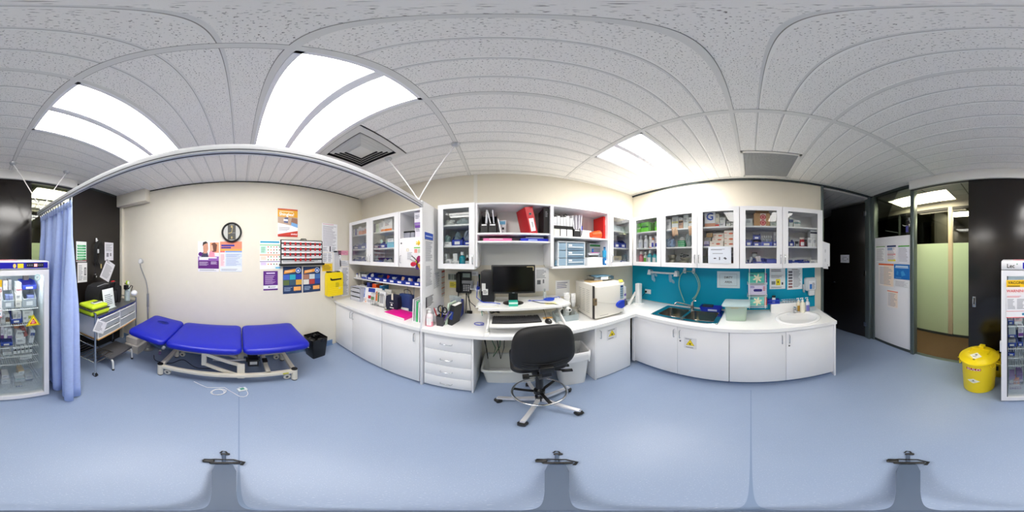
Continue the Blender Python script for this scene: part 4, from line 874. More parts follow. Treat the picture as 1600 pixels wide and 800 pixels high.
m = M(); m.cyl(mt(170, 224, 226, .4), (0, 0, 0), (0, -.0015, 0), .026, n=24); m.cyl(mt(236, 246, 246, .4), (0, -.0015, 0), (0, -.0018, 0), .02, n=24); m.rows(mt(100, 170, 180), -.012, .012, -.01, .01, 3, -.0022); solo(m, 'round_sticker', 'round pale turquoise sticker on the fridge glass corner', 'sticker', WD, sx(WD, 58.5, fg), fg, at(WD, 58.5, 433.5, fg)[1])
sheet(WD, .05, .30, 0, .16, 'red and white paper lying on top of the fridge', 'paper', d=.45, base=(240, 180, 190), name='paper_notice', rows=[(.1, .9, .1, .9, 5, (220, 110, 120))], rx=-PI/2+.02).location = WD.p(.18, .5, 1.579)
# yellow clinical waste bin
def ybin():
    t = T('clinical_waste_bin', 'yellow lidded clinical waste bin with biohazard labels by the fridge', 'bin', WO, .268, 1.56, 0, PI)
    t.rotation_euler = (0, 0, PI-.16)
    Y = mt(247, 219, 8, .38)
    m = M(t); m.lathe(Y, [(0, 0), (.135, 0), (.15, .012), (.153, .05), (.168, .47), (.176, .475), (.176, .495), (.168, .497), (.160, .49), (.145, .02), (0, .018)], n=40); m.done('body')
    m = M(t); m.lathe(Y, [(.17, .497), (.192, .492), (.198, .502), (.194, .514), (.182, .518), (.16, .545), (.10, .565), (0, .572)], n=40); ld = m.done('lid')
    m = M(t); m.box(Y, -.03, .03, .05, .12, .555, .60, .008); m.done('lid_clip', ld)
    m = M(t); m.box(Y, -.10, .10, .03, .05, .56, .578, .006); m.box(Y, -.10, -.085, -.04, .05, .556, .576, .004); m.box(Y, .085, .10, -.04, .05, .556, .576, .004); m.done('lid_ridge', ld)
    m = M(t); m.cyl(mt(150, 130, 20), (0, -.135, .544), (0, -.15, .540), .014); m.done('lid_catch', ld)
    for an in (-60, 60, 180-60, 180+60):
        a = math.radians(an); m = M(t); m.X = Matrix.Rotation(a, 4, 'Z'); m.tube(Y, [(-.028, -.17, .475), (-.024, -.19, .44), (.024, -.19, .44), (.028, -.17, .475)], .006); m.done('clamp', ld)
    for sg in (-1, 1):
        m = M(t); m.tube(Y, [(sg*.165, -.05, .47), (sg*.205, -.04, .455), (sg*.21, 0, .42), (sg*.205, .04, .42), (sg*.165, .05, .42)], .008); m.done('handle')
    def curved(z0, z1, a0, a1, r, mat, off): # band on the drum
        m = M(t); n = 10; vs = []
        for i in range(n+1):
            a = a0+(a1-a0)*i/n
            for z in (z0, z1): rr = .153+(.015*(z-.05)/.42)+off; vs.append((rr*math.sin(a), -rr*math.cos(a), z))
        m.add(vs, [(2*i, 2*i+2, 2*i+3, 2*i+1) for i in range(n)], mat); return m
    m = curved(.405, .438, -.42, .42, 0, RED, .001); bd = m.done('brand_band')
    for i, ch in enumerate('SULO'):
        a = -.29+i*.19; rr = .1693; e = txt(bd, ch, .044, WHITE, rr*math.sin(a), .4215, -rr*math.cos(a)); e.rotation_euler = (PI/2, 0, a); e.scale = (1.15, 1, 1)
    for (z, rad, tilt, y, nm) in ((.235, .062, 0, -.1635, 'side'), (.56, .06, -.26, -.075, 'lid')):
        m = M(t); W3 = mt(244, 242, 226, .5)
        if nm == 'side':
            n = 8; vs = []; 
            for i in range(n+1):
                x = -rad+2*rad*i/n; hh3 = (rad-abs(x))*.62; rr = .1622; a = x/rr; vs += [(rr*math.sin(a), -rr*math.cos(a), z-hh3), (rr*math.sin(a), -rr*math.cos(a), z+hh3)]
            m.add(vs, [(2*i, 2*i+2, 2*i+3, 2*i+1) for i in range(n)], W3); biohaz(m, BLACK, 0, z+.008, .014, y+.0005); m.rows(INK, -.024, .024, z-.014, z-.006, 2, y+.0006)
            m.done('biohazard_label')
        else:
            m.X = Matrix.Translation((0, -.095, .5605)) @ Matrix.Rotation(-PI/2+.30, 4, 'X'); m.flat(W3, [(-rad, 0), (0, -rad*.8), (rad, 0), (0, rad*.8)], -.007); biohaz(m, BLACK, 0, .014, .016, -.0075); m.rows(INK, -.026, .026, -.018, -.006, 2, -.0077); m.done('biohazard_label', ld)
ybin()
m = M(); m.box(mt(240, 210, 10, .4), -.05, .05, -.012, .012, 0, .40, .006); m.box(mt(240, 210, 10, .4), -.012, .012, -.012, .012, .40, .44, .004); m.rect(BLACK, -.02, .01, .12, .2, -.0125); m.rect(BLACK, -.02, .02, .3, .34, -.0125)
solo(m, 'floor_sign', 'folded yellow wet floor sign behind the yellow waste bin', 'sign', WD, -.10, .22, 0, rx=-.04)
# ------------------------------------------------------------------ small helpers for goods
def flp(x, y, z=0.0):
    r = (z-CAM_H)/math.tan(math.radians((400-y)*.225)); a, b = bear(x); return r*a, r*b
def toB(X, Y):
    """world -> (s, d) of the desk wall"""
    return X*WB.r[0]+Y*WB.r[1], WB.D+X*WB.n[0]+Y*WB.n[1]
def bottle(F, s, d, z, r, h, body, cap, label, pump=False, fill=None, name='bottle', band=None, neck=.45, group=None, n=18):
    t = T(name, label, 'bottle', F, s, d, z, group=group); hb = h*.74
    m = M(t); m.lathe(body, [(0, 0), (r*.92, 0), (r, h*.03), (r, hb*.82), (r*.85, hb*.92), (r*neck, hb), (r*neck, h*.8), (0, h*.8)], n=n); m.done('body')
    if fill:
        m = M(t); m.lathe(fill, [(r*1.005, h*.02), (r*1.01, h*.03), (r*1.01, hb*.4), (r*1.005, hb*.41)], n=n); m.done('liquid_band')
    if band:
        m = M(t); a0 = -2.4; n_ = 8; vs = []
        for i in range(n_+1):
            a = -PI/2-.8+1.6*i/n_; vs += [(r*1.015*math.cos(a), r*1.015*math.sin(a), h*.1), (r*1.015*math.cos(a), r*1.015*math.sin(a), h*.5)]
        m.add(vs, [(2*i, 2*i+2, 2*i+3, 2*i+1) for i in range(n_)], band); m.done('label_band')
    m = M(t)
    if pump:
        m.cyl(cap, (0, 0, h*.8), (0, 0, h*.87), r*.5, n=12); m.cyl(cap, (0, 0, h*.87), (0, 0, h*.97), r*.16, n=8); m.box(cap, -r*.95, r*.35, -r*.2, r*.2, h*.96, h, r*.1); m.box(cap, -r*.98, -r*.8, -r*.12, r*.12, h*.92, h*.97); m.done('pump')
    else: m.cyl(cap, (0, 0, h*.79), (0, 0, h), r*(neck+.12), n=14); m.done('cap')
    return t
def carton(F, s0, s1, d, z, h, dep, rgb, label, band=None, bz=(.0, .3), name='carton', lines=True, tilt=0.0, group=None, rz=0.0, cat='box', text=None):
    """closed carton standing on a shelf; d = depth of its front face. Printed panel, side flap seam, lid edge."""
    w_ = abs(s1-s0); m = M(); m.X = Matrix.Rotation(tilt, 4, 'Y') if tilt else None; a = mt(*rgb, .55)
    m.box(a, -w_/2, w_/2, 0, dep, 0, h, min(.0015, w_*.1), 1); m.box(mt(*[max(0, c-30) for c in rgb], .6), -w_/2+.001, w_/2-.001, dep*.49, dep*.51, h, h+.0006)
    m.box(a, -w_/2+.001, w_/2-.001, -.0008, .004, h*.86, h*.995)
    y = -.0012
    if band: m.rect(mt(*band, .55), -w_/2+.0005, w_/2-.0005, h*bz[0]+.001, h*bz[1], y)
    if lines: m.rows(mt(120, 124, 140, .6), -w_*.36, w_*.3, h*.45, h*.78, 3 if h < .1 else 5, y-.0003)
    o = solo(m, name, label, cat, F, (s0+s1)/2, d, z, rz, group)
    if text: txt(o, text[0], text[1], mt(*text[2]), 0, h*.55, y-.001)
    return o
def bluebin(F, s0, s1, d0, d1, z, h, label, col=BLUEBIN, tag=True, group=None, fr=.5):
    t = T('storage_bin', label, 'storage bin', F, (s0+s1)/2, (d0+d1)/2, z, group=group); w_ = (s1-s0)-.004; dp = d1-d0; th = .003; y0 = -dp/2; y1 = dp/2
    m = M(t); m.box(col, -w_/2, w_/2, y0, y1, 0, th); m.box(col, -w_/2, w_/2, y1-th, y1, 0, h); m.box(col, -w_/2, w_/2, y0, y0+th, 0, h*fr, .001)
    for sg in (-1, 1):
        xa = sg*w_/2; xb = xa-sg*th; m.prism(col, [(y0, 0), (y1, 0), (y1, h), (y0+dp*.35, h), (y0, h*fr)], min(xa, xb), max(xa, xb), 'yz')
    m.tube(col, [(-w_/2, y0, h*fr), (w_/2, y0, h*fr)], .004, 6); m.done('body')
    if tag: m = M(t); m.rect(PAPER, -w_*.26, w_*.22, h*.12, h*fr*.72, y0-.0012); m.done('label_card')
    return t
def packets(F, s0, s1, d0, d1, z, n, cols, label, group, hgt=.05):
    for i in range(n):
        c = random.choice(cols); m = M(); w_ = (s1-s0)*.34; a = random.uniform(-.5, .5); m.X = Matrix.Rotation(random.uniform(-.35, .35), 4, 'X') @ Matrix.Rotation(random.uniform(-.4, .4), 4, 'Y')
        m.box(mt(*c, .35), -w_/2, w_/2, -.006, .006, 0, hgt*random.uniform(.8, 1.15), .003); m.box(mt(*[min(255, q+14) for q in c], .4), -w_/2-.001, w_/2+.001, -.002, .002, hgt*.78, hgt*.9)
        pos = (['leftmost', 'rightmost'] if n == 2 else ['leftmost', 'middle', 'rightmost'] if n == 3 else ['only'])[i] if n < 4 else 'number %d' % (i+1)
        solo(m, 'packet', '%s %s' % (pos, label), 'packet', F, s0+(s1-s0)*(.25+.5*(i+.5)/n), d0+(d1-d0)*random.uniform(.3, .75), z, a, group)
def papers_upright(F, s, d, z, w_, h, th, rgb, label, name='folder', lean=0.0, rz=0.0, rx=0.0, cat='folder', stripe=None):
    """book / folder standing: spine towards the room"""
    m = M(); m.X = Matrix.Rotation(lean, 4, 'Y') @ Matrix.Rotation(rx, 4, 'X'); a = mt(*rgb, .5)
    m.box(a, -th/2, -th/2+.0015, 0, w_, 0, h); m.box(a, th/2-.0015, th/2, 0, w_, 0, h); m.box(a, -th/2, th/2, -.001, .001, 0, h); m.box(mt(244, 243, 238, .8), -th/2+.002, th/2-.002, .003, w_-.004, .003, h-.004)
    if stripe: m.rect(mt(*stripe, .6), -th*.35, th*.35, h*.3, h*.7, -.0016)
    return solo(m, name, label, cat, F, s, d, z, rz)
def leaflet(F, s, d, z, w_, h, rgb, label, blocks=(), rz=0.0, lean=-.18, name='leaflet_box', th=.03, cat='leaflet'):
    """leaflet pack facing the room, leaning back"""
    m = M(); m.X = Matrix.Rotation(lean, 4, 'X'); m.box(mt(*rgb, .5), -w_/2, w_/2, 0, th, 0, h, .001); m.box(mt(245, 245, 245, .7), -w_/2+.002, w_/2-.002, th, th+.002, .002, h*.96)
    y = -.0008
    for b in blocks: m.rect(mt(*b[4], .5), (b[0]-.5)*w_, (b[1]-.5)*w_, b[2]*h, b[3]*h, y); y -= .0002
    m.rows(mt(130, 130, 150), -w_*.4, w_*.4, h*.06, h*.24, 3, y)
    return solo(m, name, label, cat, F, s, d, z, rz)
# ------------------------------------------------------------------ left bench
ZB = ZT
def dr_org():
    s0, s1 = sx(WB, 539, .42), sx(WB, 559, .42)
    t = T('drawer_organiser', 'grey three drawer desktop organiser at the far end of left bench', 'organiser', WB, -2.12, .205, ZB, .06)
    g = mt(196, 200, 214, .4); g2 = mt(170, 175, 192, .4)
    m = M(t); W_, D_, H_ = .25, .33, .235; m.box(g, -W_/2, W_/2, -D_/2+.012, D_/2, 0, .01); m.box(g, -W_/2, W_/2, -D_/2+.012, D_/2, H_-.01, H_); m.box(g, -W_/2, -W_/2+.008, -D_/2+.012, D_/2, 0, H_); m.box(g, W_/2-.008, W_/2, -D_/2+.012, D_/2, 0, H_); m.box(g2, -W_/2, W_/2, D_/2-.008, D_/2, 0, H_)
    for k in (1, 2): m.box(g, -W_/2, W_/2, -D_/2+.02, D_/2, k*.076+.002, k*.076+.008)
    m.done('case')
    for k in range(3):
        m = M(t); z = .008+k*.076; m.box(g, -W_/2+.01, W_/2-.01, -D_/2, -D_/2+.012, z, z+.058, .004); m.box(g2, -W_/2+.02, W_/2-.02, -D_/2+.012, D_/2-.02, z, z+.04); d = m.done('drawer')
        m = M(t); m.box(mt(40, 42, 50), -.07, .09, -D_/2+.004, -D_/2+.014, z+.058, z+.07); m.done('finger_slot', d)
dr_org()
m = M(); m.box(mt(228, 226, 220, .6), -.09, .09, -.06, .06, 0, .012, .003); m.box(MGREY, -.02, .05, -.04, .02, .012, .03, .004); m.box(mt(120, 110, 104, .6), -.08, -.03, -.05, -.01, .012, .022, .003); solo(m, 'stationery_tray', 'flat pale tray of stationery lying on the grey organiser', 'tray', WB, -2.12, .19, ZB+.236, .1)
carton(WB, -1.955, -1.915, .29, ZB, .075, .05, (240, 226, 216), 'tiny cream carton beside the grey organiser', (236, 180, 150))
leaflet(WB, sx(WB, 568.5, .29), .29, ZB, .11, .245, (236, 238, 244), 'white leaflet pack with blue side panel on the left bench', [(0, .55, .3, .95, (70, 110, 200)), (.05, .5, .55, .8, (180, 200, 236))], .25)
leaflet(WB, sx(WB, 578.5, .29), .29, ZB, .15, .255, (240, 240, 244), 'white leaflet pack with navy header and red picture on left bench', [(.1, .95, .72, .97, (34, 60, 160)), (.15, .5, .3, .5, (190, 50, 60)), (.55, .9, .25, .45, (90, 140, 70))], .2)
papers_upright(WB, sx(WB, 571, .17), .19, ZB, .16, .315, .055, (36, 34, 40), 'black ring binder standing behind leaflets on the left bench', 'ring_binder', cat='binder')
papers_upright(WB, sx(WB, 577, .17), .19, ZB, .16, .315, .07, (34, 50, 130), 'dark blue ring binder standing between black and orange binders', 'ring_binder', cat='binder', stripe=(220, 224, 240))
papers_upright(WB, sx(WB, 585.5, .17), .19, ZB, .16, .305, .085, (226, 84, 30), 'bright orange binder standing on the left bench', 'ring_binder', lean=.03, cat='binder')
papers_upright(WB, sx(WB, 595, .17), .19, ZB, .16, .295, .05, (24, 110, 160), 'teal blue binder leaning beside the orange binder', 'ring_binder', lean=.06, cat='binder')
# wire rack with leaflets
t = T('leaflet_rack', 'silver wire rack filled with leaflets on the left bench', 'rack', WB, sx(WB, 592, .28), .27, ZB, .05); t.scale = (1.05, .8, 1.15)
m = M(t); m.box(STEEL, -.12, .12, -.07, .08, 0, .004)
for k in range(4): m.tube(STEEL, [(-.12, -.06+k*.045, .0), (-.12, -.05+k*.045, .16), (.12, -.05+k*.045, .16), (.12, -.06+k*.045, .0)], .0035, 6)
m.done('frame')
for k, (c, c2) in enumerate([((232, 232, 230), (236, 120, 40)), ((224, 224, 222), (90, 120, 90)), ((238, 238, 240), (170, 170, 176))]):
    m = M(t); m.X = Matrix.Translation((-.05+.06*k, .045-.035*k, .005)) @ Matrix.Rotation(-.12, 4, 'X'); m.box(mt(*c, .5), -.055, .055, -.012, .012, 0, .22-.012*k, .001); m.rect(mt(*c2, .5), -.045, .02, .04, .17, -.0126); m.done('leaflet_pack')
leaflet(WB, sx(WB, 603, .16), .16, ZB, .14, .24, (226, 224, 218), 'grey framed brochure holder beside the navy pouch', [(.15, .85, .15, .85, (206, 204, 198)), (.2, .8, .2, .8, (236, 232, 226))], .05, name='brochure_holder')
t = T('stethoscope_pouch', 'navy blue zip pouch with white print standing on the left bench', 'pouch', WB, sx(WB, 614.5, .30), .29, ZB, .05); t.scale = (1.0, 1, 1.32)
NV = mt(24, 28, 56, .75)
m = M(t); m.prism(NV, [(-.085, 0), (.085, 0), (.098, .06), (.09, .15), (.06, .165), (-.06, .165), (-.09, .15), (-.098, .06)], -.05, .05, 'xz'); m.done('body')
m = M(t); m.tube(mt(80, 82, 90), [(-.095, -.051, .03), (-.1, -.045, .09), (-.085, -.05, .155)], .004); m.done('zip')
m = M(t); m.rect(WHITE, -.03, .03, .085, .089, -.0505); m.rect(WHITE, -.012, .014, .055, .075, -.0505); m.rows(WHITE, -.03, .035, .025, .04, 1, -.0505, .6, 0); m.done('print')
m = M(t); m.tube(mt(150, 140, 110), [(-.10, -.07, .008), (-.05, -.09, .008), (.03, -.085, .008), (.09, -.07, .01), (.11, -.02, .02)], .006); m.done('strap')
m = M(t); m.box(mt(225, 220, 205), -.0, .028, -.056, -.05, .12, .19, .003); m.done('tag')
t = T('blood_pressure_kit', 'navy blue carry case standing upright on the left bench', 'case', WB, sx(WB, 633, .22), .20, ZB, .0); t.scale = (1.05, 1, 1.14)
m = M(t); m.box(mt(36, 62, 120, .6), -.085, .075, -.03, .03, .035, .205, .004); m.box(mt(28, 48, 100, .6), .04, .105, -.028, .04, .0, .20, .006); m.box(WHITE2, -.09, .06, -.045, .02, 0, .035, .004); m.done('case')
m = M(t); m.tube(RUB, [(-.04+.02, .0, .205), (-.03, .0, .25), (.02, .0, .265), (.07, .0, .245), (.085, .0, .2)], .004); m.done('handle')
# pink folder lying flat
m = M(); PK = mt(236, 20, 150, .45); m.box(mt(235, 235, 235, .7), -.165, .165, -.105, .115, .003, .026); m.box(PK, -.17, .17, -.11, .12, .026, .029, .001); m.box(mt(210, 212, 220), -.17, .17, -.11, .12, 0, .003); m.box(PK, .165, .171, -.11, .12, 0, .029)
X_, Y_ = flp(625, 492, ZB); s_, d_ = toB(X_, Y_); solo(m, 'ring_folder', 'bright pink folder lying flat on the left bench', 'folder', WB, s_, d_, ZB, -.12)
for k, (x, c, lb) in enumerate([(645, (226, 226, 232), 'white upright file leaning by the divider'), (648.5, (206, 212, 216), 'grey upright file leaning by the divider'), (651, (70, 190, 120), 'green plastic file standing against the divider'), (654, (232, 232, 236), 'white plastic file between green file and divider'), (657, (90, 80, 90), 'dark thin file pressed against divider')]):
    papers_upright(WB, sx(WB, x, .50), .50, ZB, .24, .27-.01*k, .016, c, lb, 'document_file', lean=.03, rz=.0)
# blue bins on the wall shelf
bx_ = [564, 573, 583.5, 597, 607, 618.5, 631, 645, 658.5]
ords = ['first', 'second', 'third', 'fourth', 'fifth', 'sixth', 'seventh']
for k in range(1, 8):
    s0, s1 = sx(WB, bx_[k-1 if k < 2 else k-0] if False else bx_[k], .20), sx(WB, bx_[k+1], .20)
    bluebin(WB, s0+.002, s1-.002, .02, .205, 1.223, .105, '%s blue open front bin from the corner on the wall shelf' % ords[k-1])
    lab = 'wrapped packet in the %s blue bin from the corner on the wall shelf' % ords[k-1]
    packets(WB, s0+.01, s1-.01, .08, .18, 1.228, 3 if k not in (2,) else 2, [[(230, 232, 236), (210, 214, 220)], [(60, 60, 70), (226, 226, 230)], [(210, 60, 50), (230, 230, 230)], [(226, 230, 234), (200, 206, 214)], [(236, 190, 150), (230, 230, 230)], [(226, 170, 150), (236, 236, 236)], [(180, 184, 190), (226, 226, 226)]][k-1], lab, 'packets in shelf bin '+ords[k-1], .085)
carton(WB, sx(WB, 565, .19), sx(WB, 572, .19), .19, 1.223, .07, .08, (222, 228, 238), 'white box with blue print at the end of the bin shelf', (60, 80, 180), (.0, .5))
bottle(WB, sx(WB, 558, .17), .17, 1.223, .022, .075, WHITE, BLUEBIN, 'stubby white jar with blue cap on the bin shelf end')
bottle(WB, sx(WB, 562, .15), .15, 1.223, .018, .085, WHITE, WHITE2, 'slim white jar beside the blue capped jar')
carton(WB, sx(WB, 561, .1), sx(WB, 571, .1), .08, 1.223, .10, .05, (170, 172, 166), 'grey leaflet box at back of the bin shelf end', (60, 62, 60), (.6, .9))
# butterfly, flower and papers on the small niche door
BF = .352
m = M(); P_ = mt(150, 20, 90, .6); R_ = mt(196, 24, 60, .6); Yl = mt(244, 214, 30, .6); Pu = mt(90, 40, 150, .6)
def petal(mat, ax, az, L_, W_): m.prism(mat, [(ax*t*L_-az*w_*W_, az*t*L_+ax*w_*W_) for t, w_ in ((0, .12), (.3, .7), (.6, 1), (.9, .7), (1, .1), (.9, -.6), (.6, -.9), (.3, -.6), (0, -.12))], -.004-abs(ax)*.002, -.001, 'xz')
petal(P_, .35, .93, .10, .032); petal(R_, -.95, -.1, .10, .030); petal(Pu, .05, -1, .07, .03); petal(mt(200, 150, 40), .75, -.65, .09, .028); petal(Yl, -.2, .95, .055, .02)
m.tube(BLACK, [(-.0, -.006, .03), (-.04, -.008, .07), (-.075, -.008, .09)], .005, 6); m.tube(BLACK, [(-.01, -.006, .02), (-.06, -.006, .035), (-.10, -.006, .05)], .0025, 6); m.tube(BLACK, [(0, -.007, .03), (.0, -.008, -.05)], .006, 6)
s_, z_ = at(WB, 651.5, 412, BF+.01); solo(m, 'butterfly_ornament', 'red purple and yellow butterfly ornament on the niche cabinet door', 'ornament', WB, s_, BF, z_)
m = M()
for k in range(7): a = k*2*PI/7; m.prism(Yl, [(.012*math.cos(a-.4), .012*math.sin(a-.4)), (.045*math.cos(a-.25), .03*math.sin(a-.25)), (.05*math.cos(a+.15), .032*math.sin(a+.15)), (.012*math.cos(a+.4), .012*math.sin(a+.4))], -.006+.0004*k, -.002, 'xz')
m.cyl(mt(236, 190, 20), (0, -.002, 0), (0, -.01, 0), .014)
s_, z_ = at(WB, 655, 379.5, BF); solo(m, 'flower_ornament', 'yellow flower ornament on the niche cabinet door', 'ornament', WB, s_, BF, z_)
sheet(WB, *pz(WB, 635.5, 646.5, 386.5, 408, BF), 'white A4 page on the niche cabinet door', 'paper', d=BF, name='paper_notice', blocks=[(.0, .3, .72, .9, (206, 190, 90)), (.05, .26, .75, .87, (244, 244, 240))], rows=[(.1, .9, .1, .65, 8, G2)])
sheet(WB, *pz(WB, 647, 658.5, 386, 396, BF), 'small card with green header on the niche cabinet door', 'card', d=BF, name='card_notice', blocks=[(0, 1, .8, 1, (120, 200, 90)), (.05, .45, .1, .7, (230, 150, 140)), (.52, .95, .1, .7, (200, 206, 190))])
# inside the open niche
zn = 1.845
for x0, x1, c, lb in ((629, 641.5, (90, 92, 100), 'dark grey lidded container in the open niche'), (641.5, 648, (110, 112, 122), 'second grey lidded container deeper in the niche')):
    s0, s1 = sx(WB, x0, .25), sx(WB, x1, .25); t = T('lidded_container', lb, 'container', WB, (s0+s1)/2, .22, zn)
    m = M(t); m.box(mt(150, 152, 164, .4), -(s1-s0)/2+.004, (s1-s0)/2-.004, -.04, .07, 0, .075, .006); m.done('body'); m = M(t); m.box(BLACK, -(s1-s0)/2, (s1-s0)/2, -.045, .075, .075, .095, .006); m.done('lid')
carton(WB, sx(WB, 648.5, .30), sx(WB, 659, .30), .30, zn, .155, .12, (226, 222, 234), 'lower white and lilac carton in the open niche', (110, 60, 160), (.75, .98))
carton(WB, sx(WB, 647.5, .30), sx(WB, 659, .30), .30, zn+.157, .165, .12, (232, 230, 238), 'upper white and lilac carton in the open niche', (150, 120, 190), (.0, .18))
# ------------------------------------------------------------------ divider face and wall papers near the phone
WV = Frame((.045602, .99896), (.99896, -.045602), .752)
def dv(x0, x1, y0, y1, label, **k):
    s0, s1, z0, z1 = pz(WV, x0, x1, y0, y1); return sheet(WV, s0, s1, z0, z1, label, k.pop('cat', 'notice'), name='paper_notice', **k)
dv(663.5, 676.5, 364, 411, 'blue headed information sheet on the divider panel', blocks=[(0, 1, .78, 1, (40, 84, 190)), (.1, .9, .86, .9, (190, 206, 240)), (0, 1, .76, .775, (60, 60, 70))], rows=[(.1, .94, .06, .72, 20, G2)])
dv(664, 676, 413.5, 449, 'white price list on the divider under the blue headed sheet', rows=[(.1, .9, .08, .95, 18, G2)])
dv(677, 687.5, 424, 451, 'white table sheet deeper on the divider panel', rows=[(.08, .92, .06, .94, 16, G2)])
dv(665, 678, 460, 480, 'printed card with black lines at the foot of the divider', rows=[(.05, .95, .1, .9, 7, (40, 40, 46))], blocks=[(.0, .14, .1, .9, (60, 60, 64))])
dv(690, 697.5, 421, 462, 'orange striped chart at the back of the divider', base=(238, 232, 222), blocks=[(0, 1, .9, .97, (170, 60, 40)), (0, 1, .7, .74, (226, 120, 60)), (0, 1, .5, .54, (226, 120, 60)), (0, 1, .3, .34, (226, 120, 60)), (0, 1, .1, .14, (226, 120, 60))], rows=[(.08, .92, .02, .9, 20, G2)])
sheet(WB, *pz(WB, 700, 714, 427.5, 438), 'strip of grey photo cards beside the phone', 'card', name='photo_strip', base=(196, 200, 196), blocks=[(.04, .3, .1, .9, (120, 130, 126)), (.36, .62, .1, .9, (150, 160, 150)), (.68, .95, .1, .9, (90, 96, 96))])
sheet(WB, *pz(WB, 702.5, 712.5, 440, 449.5), 'yellow sticky note on the wall below the photo strip', 'note', name='sticky_note', base=(238, 224, 90), rows=[(.1, .9, .2, .8, 3, (150, 130, 50))])
sheet(WB, *pz(WB, 737, 747, 424, 431), 'small white label on the wall right of the phone', 'paper', name='paper_notice', rows=[(.1, .9, .2, .8, 3, G2)])
sheet(WB, *pz(WB, 836, 857.5, 418, 455), 'white diagram page on the wall right of the monitor', 'paper', name='paper_notice', blocks=[(.15, .4, .3, .48, (110, 112, 118)), (.55, .66, .34, .5, (130, 130, 136))], rows=[(.08, .8, .55, .92, 8, G2)])
sheet(WB, *pz(WB, 868, 890, 438, 463), 'white typed page on the wall behind the paper cups', 'paper', name='paper_notice', rows=[(.1, .85, .5, .9, 4, (120, 120, 150))])
# wall phone
t = T('wall_phone', 'black office phone mounted on the wall above the desk', 'phone', WB, -.475, 0, 1.14)
m = M(t); m.box(mt(34, 36, 40, .45), -.09, .09, -.035, -.0, .0, .275, .008); m.done('body')
m = M(t); m.box(BLACK, -.10, -.04, -.075, -.035, .01, .265, .016); m.tube(BLACK, [(-.07, -.06, .02), (-.07, -.06, -.06), (-.06, -.06, -.14), (-.05, -.07, -.22), (-.03, -.09, -.27)], .006); m.done('handset')
m = M(t); m.rect(mt(140, 156, 150, .3), -.02, .075, .205, .258, -.0358); m.done('screen')
m = M(t); m.box(MGREY, -.03, .08, -.0375, -.034, .125, .165, .002); m.done('button_strip')
for r_ in range(4):
    for c in range(3): m = M(t); m.box(mt(190, 192, 196), -.012+c*.028, .008+c*.028, -.0395, -.034, .03+r_*.022, .043+r_*.022, .002); m.done('key')
for dx in (.0, .055):
    m = M(t); m.tube(RUB, [(.02+dx*.6, -.012, .0), (.022+dx*.6, -.012, -.1), (.02+dx, -.014, -.22), (.02+dx, -.05, -.27)], .0045); m.done('cord')
t = T('wall_bracket', 'white adaptor box and black clip mounted right of the phone', 'bracket', WB, sx(WB, 742, .03), 0, 1.19)
m = M(t); m.box(mt(225, 226, 228), -.06, .04, -.05, 0, .0, .06, .006); m.box(MGREY, -.05, -.015, -.07, -.05, .02, .12, .006); m.done('box'); m = M(t); m.tube(BLACK, [(.055, -.03, -.02), (.06, -.05, .08), (.055, -.03, .2)], .01); m.done('clip')
for k, (x, y, c1, lb) in enumerate([(718, 489, BLACK, 'small black headset dock on the desk under phone'), (734, 489, BLACK, 'black desk charger with coiled lead under the phone')]):
    X_, Y_ = flp(x, y, ZT); s_, d_ = toB(X_, Y_); t = T('phone_dock', lb, 'dock', WB, s_, d_-.02, ZT)
    m = M(t); m.prism(c1, [(-.045, 0), (.045, 0), (.045, .025), (-.01, .045), (-.045, .02)], -.035, .035, 'yz'); m.done('base')
    m = M(t); m.tube(RUB, [(.02*math.cos(i*.9), .01+.004*i, .045+.012*math.sin(i*.9)+.002*i) for i in range(14)], .004); m.done('lead')
X_, Y_ = flp(739, 485, ZT+.03); s_, d_ = toB(X_, Y_)
m = M(); m.X = Matrix.Rotation(.5, 4, 'Y'); m.box(mt(176, 60, 66, .5), -.05, .05, -.022, .022, .0, .03, .01); m.rect(mt(120, 30, 40), -.02, .02, .008, .02, -.0222); solo(m, 'stapler', 'dull red stapler resting on the desk charger', 'stapler', WB, s_, d_, ZT+.048, .3)
# soap bottle and desk clutter by the divider
X_, Y_ = flp(671.5, 509, ZT); bottle(WO, X_, -Y_-.0, ZT, .036, .20, mt(240, 226, 230, .25), WHITE, 'clear pump bottle of pink soap on the desk by the divider', True, mt(238, 150, 170, .3), band=PAPER)
X_, Y_ = flp(679, 506, ZT); bottle(WO, X_+.0, -Y_-.05, ZT, .028, .165, mt(238, 238, 240, .3), WHITE, 'white bottle standing right behind the pink soap', False, band=mt(222, 226, 232))
m = M(); m.X = Matrix.Rotation(.06, 4, 'Y'); m.box(mt(240, 236, 206, .6), -.03, .03, -.01, .01, 0, .09, .001); m.rows(G := mt(200, 190, 150), -.02, .02, .02, .07, 3, -.0105); X_, Y_ = flp(683.5, 505, ZT); s_, d_ = toB(X_, Y_); solo(m, 'note_pad', 'cream note pad standing by the pen holder', 'note pad', WB, s_+.01, d_-.03, ZT)
t = T('desk_organiser', 'desk organiser stuffed with scissors straps and pens by the divider', 'organiser', WB, -.62, .46, ZT)
m = M(t); tubbox(m, mt(60, 60, 66, .4), .07, .08, .08, .09, .11, .004, .008); m.done('cup')
for k, (c, x, ln, rl) in enumerate([(RED, -.02, .16, -.35), (BLACK, .0, .19, .1), (mt(90, 60, 150), .02, .15, .45), (mt(200, 160, 60), .01, .17, -.1), (MGREY, .03, .14, .6), (mt(40, 70, 170), -.01, .16, .25)]):
    m = M(t); m.X = Matrix.Translation((x, 0, .03)) @ Matrix.Rotation(rl, 4, 'Y'); m.cyl(c, (0, 0, 0), (0, 0, ln), .006); m.cyl(c, (0, 0, ln), (0, 0, ln+.015), .0035); m.done('pen')
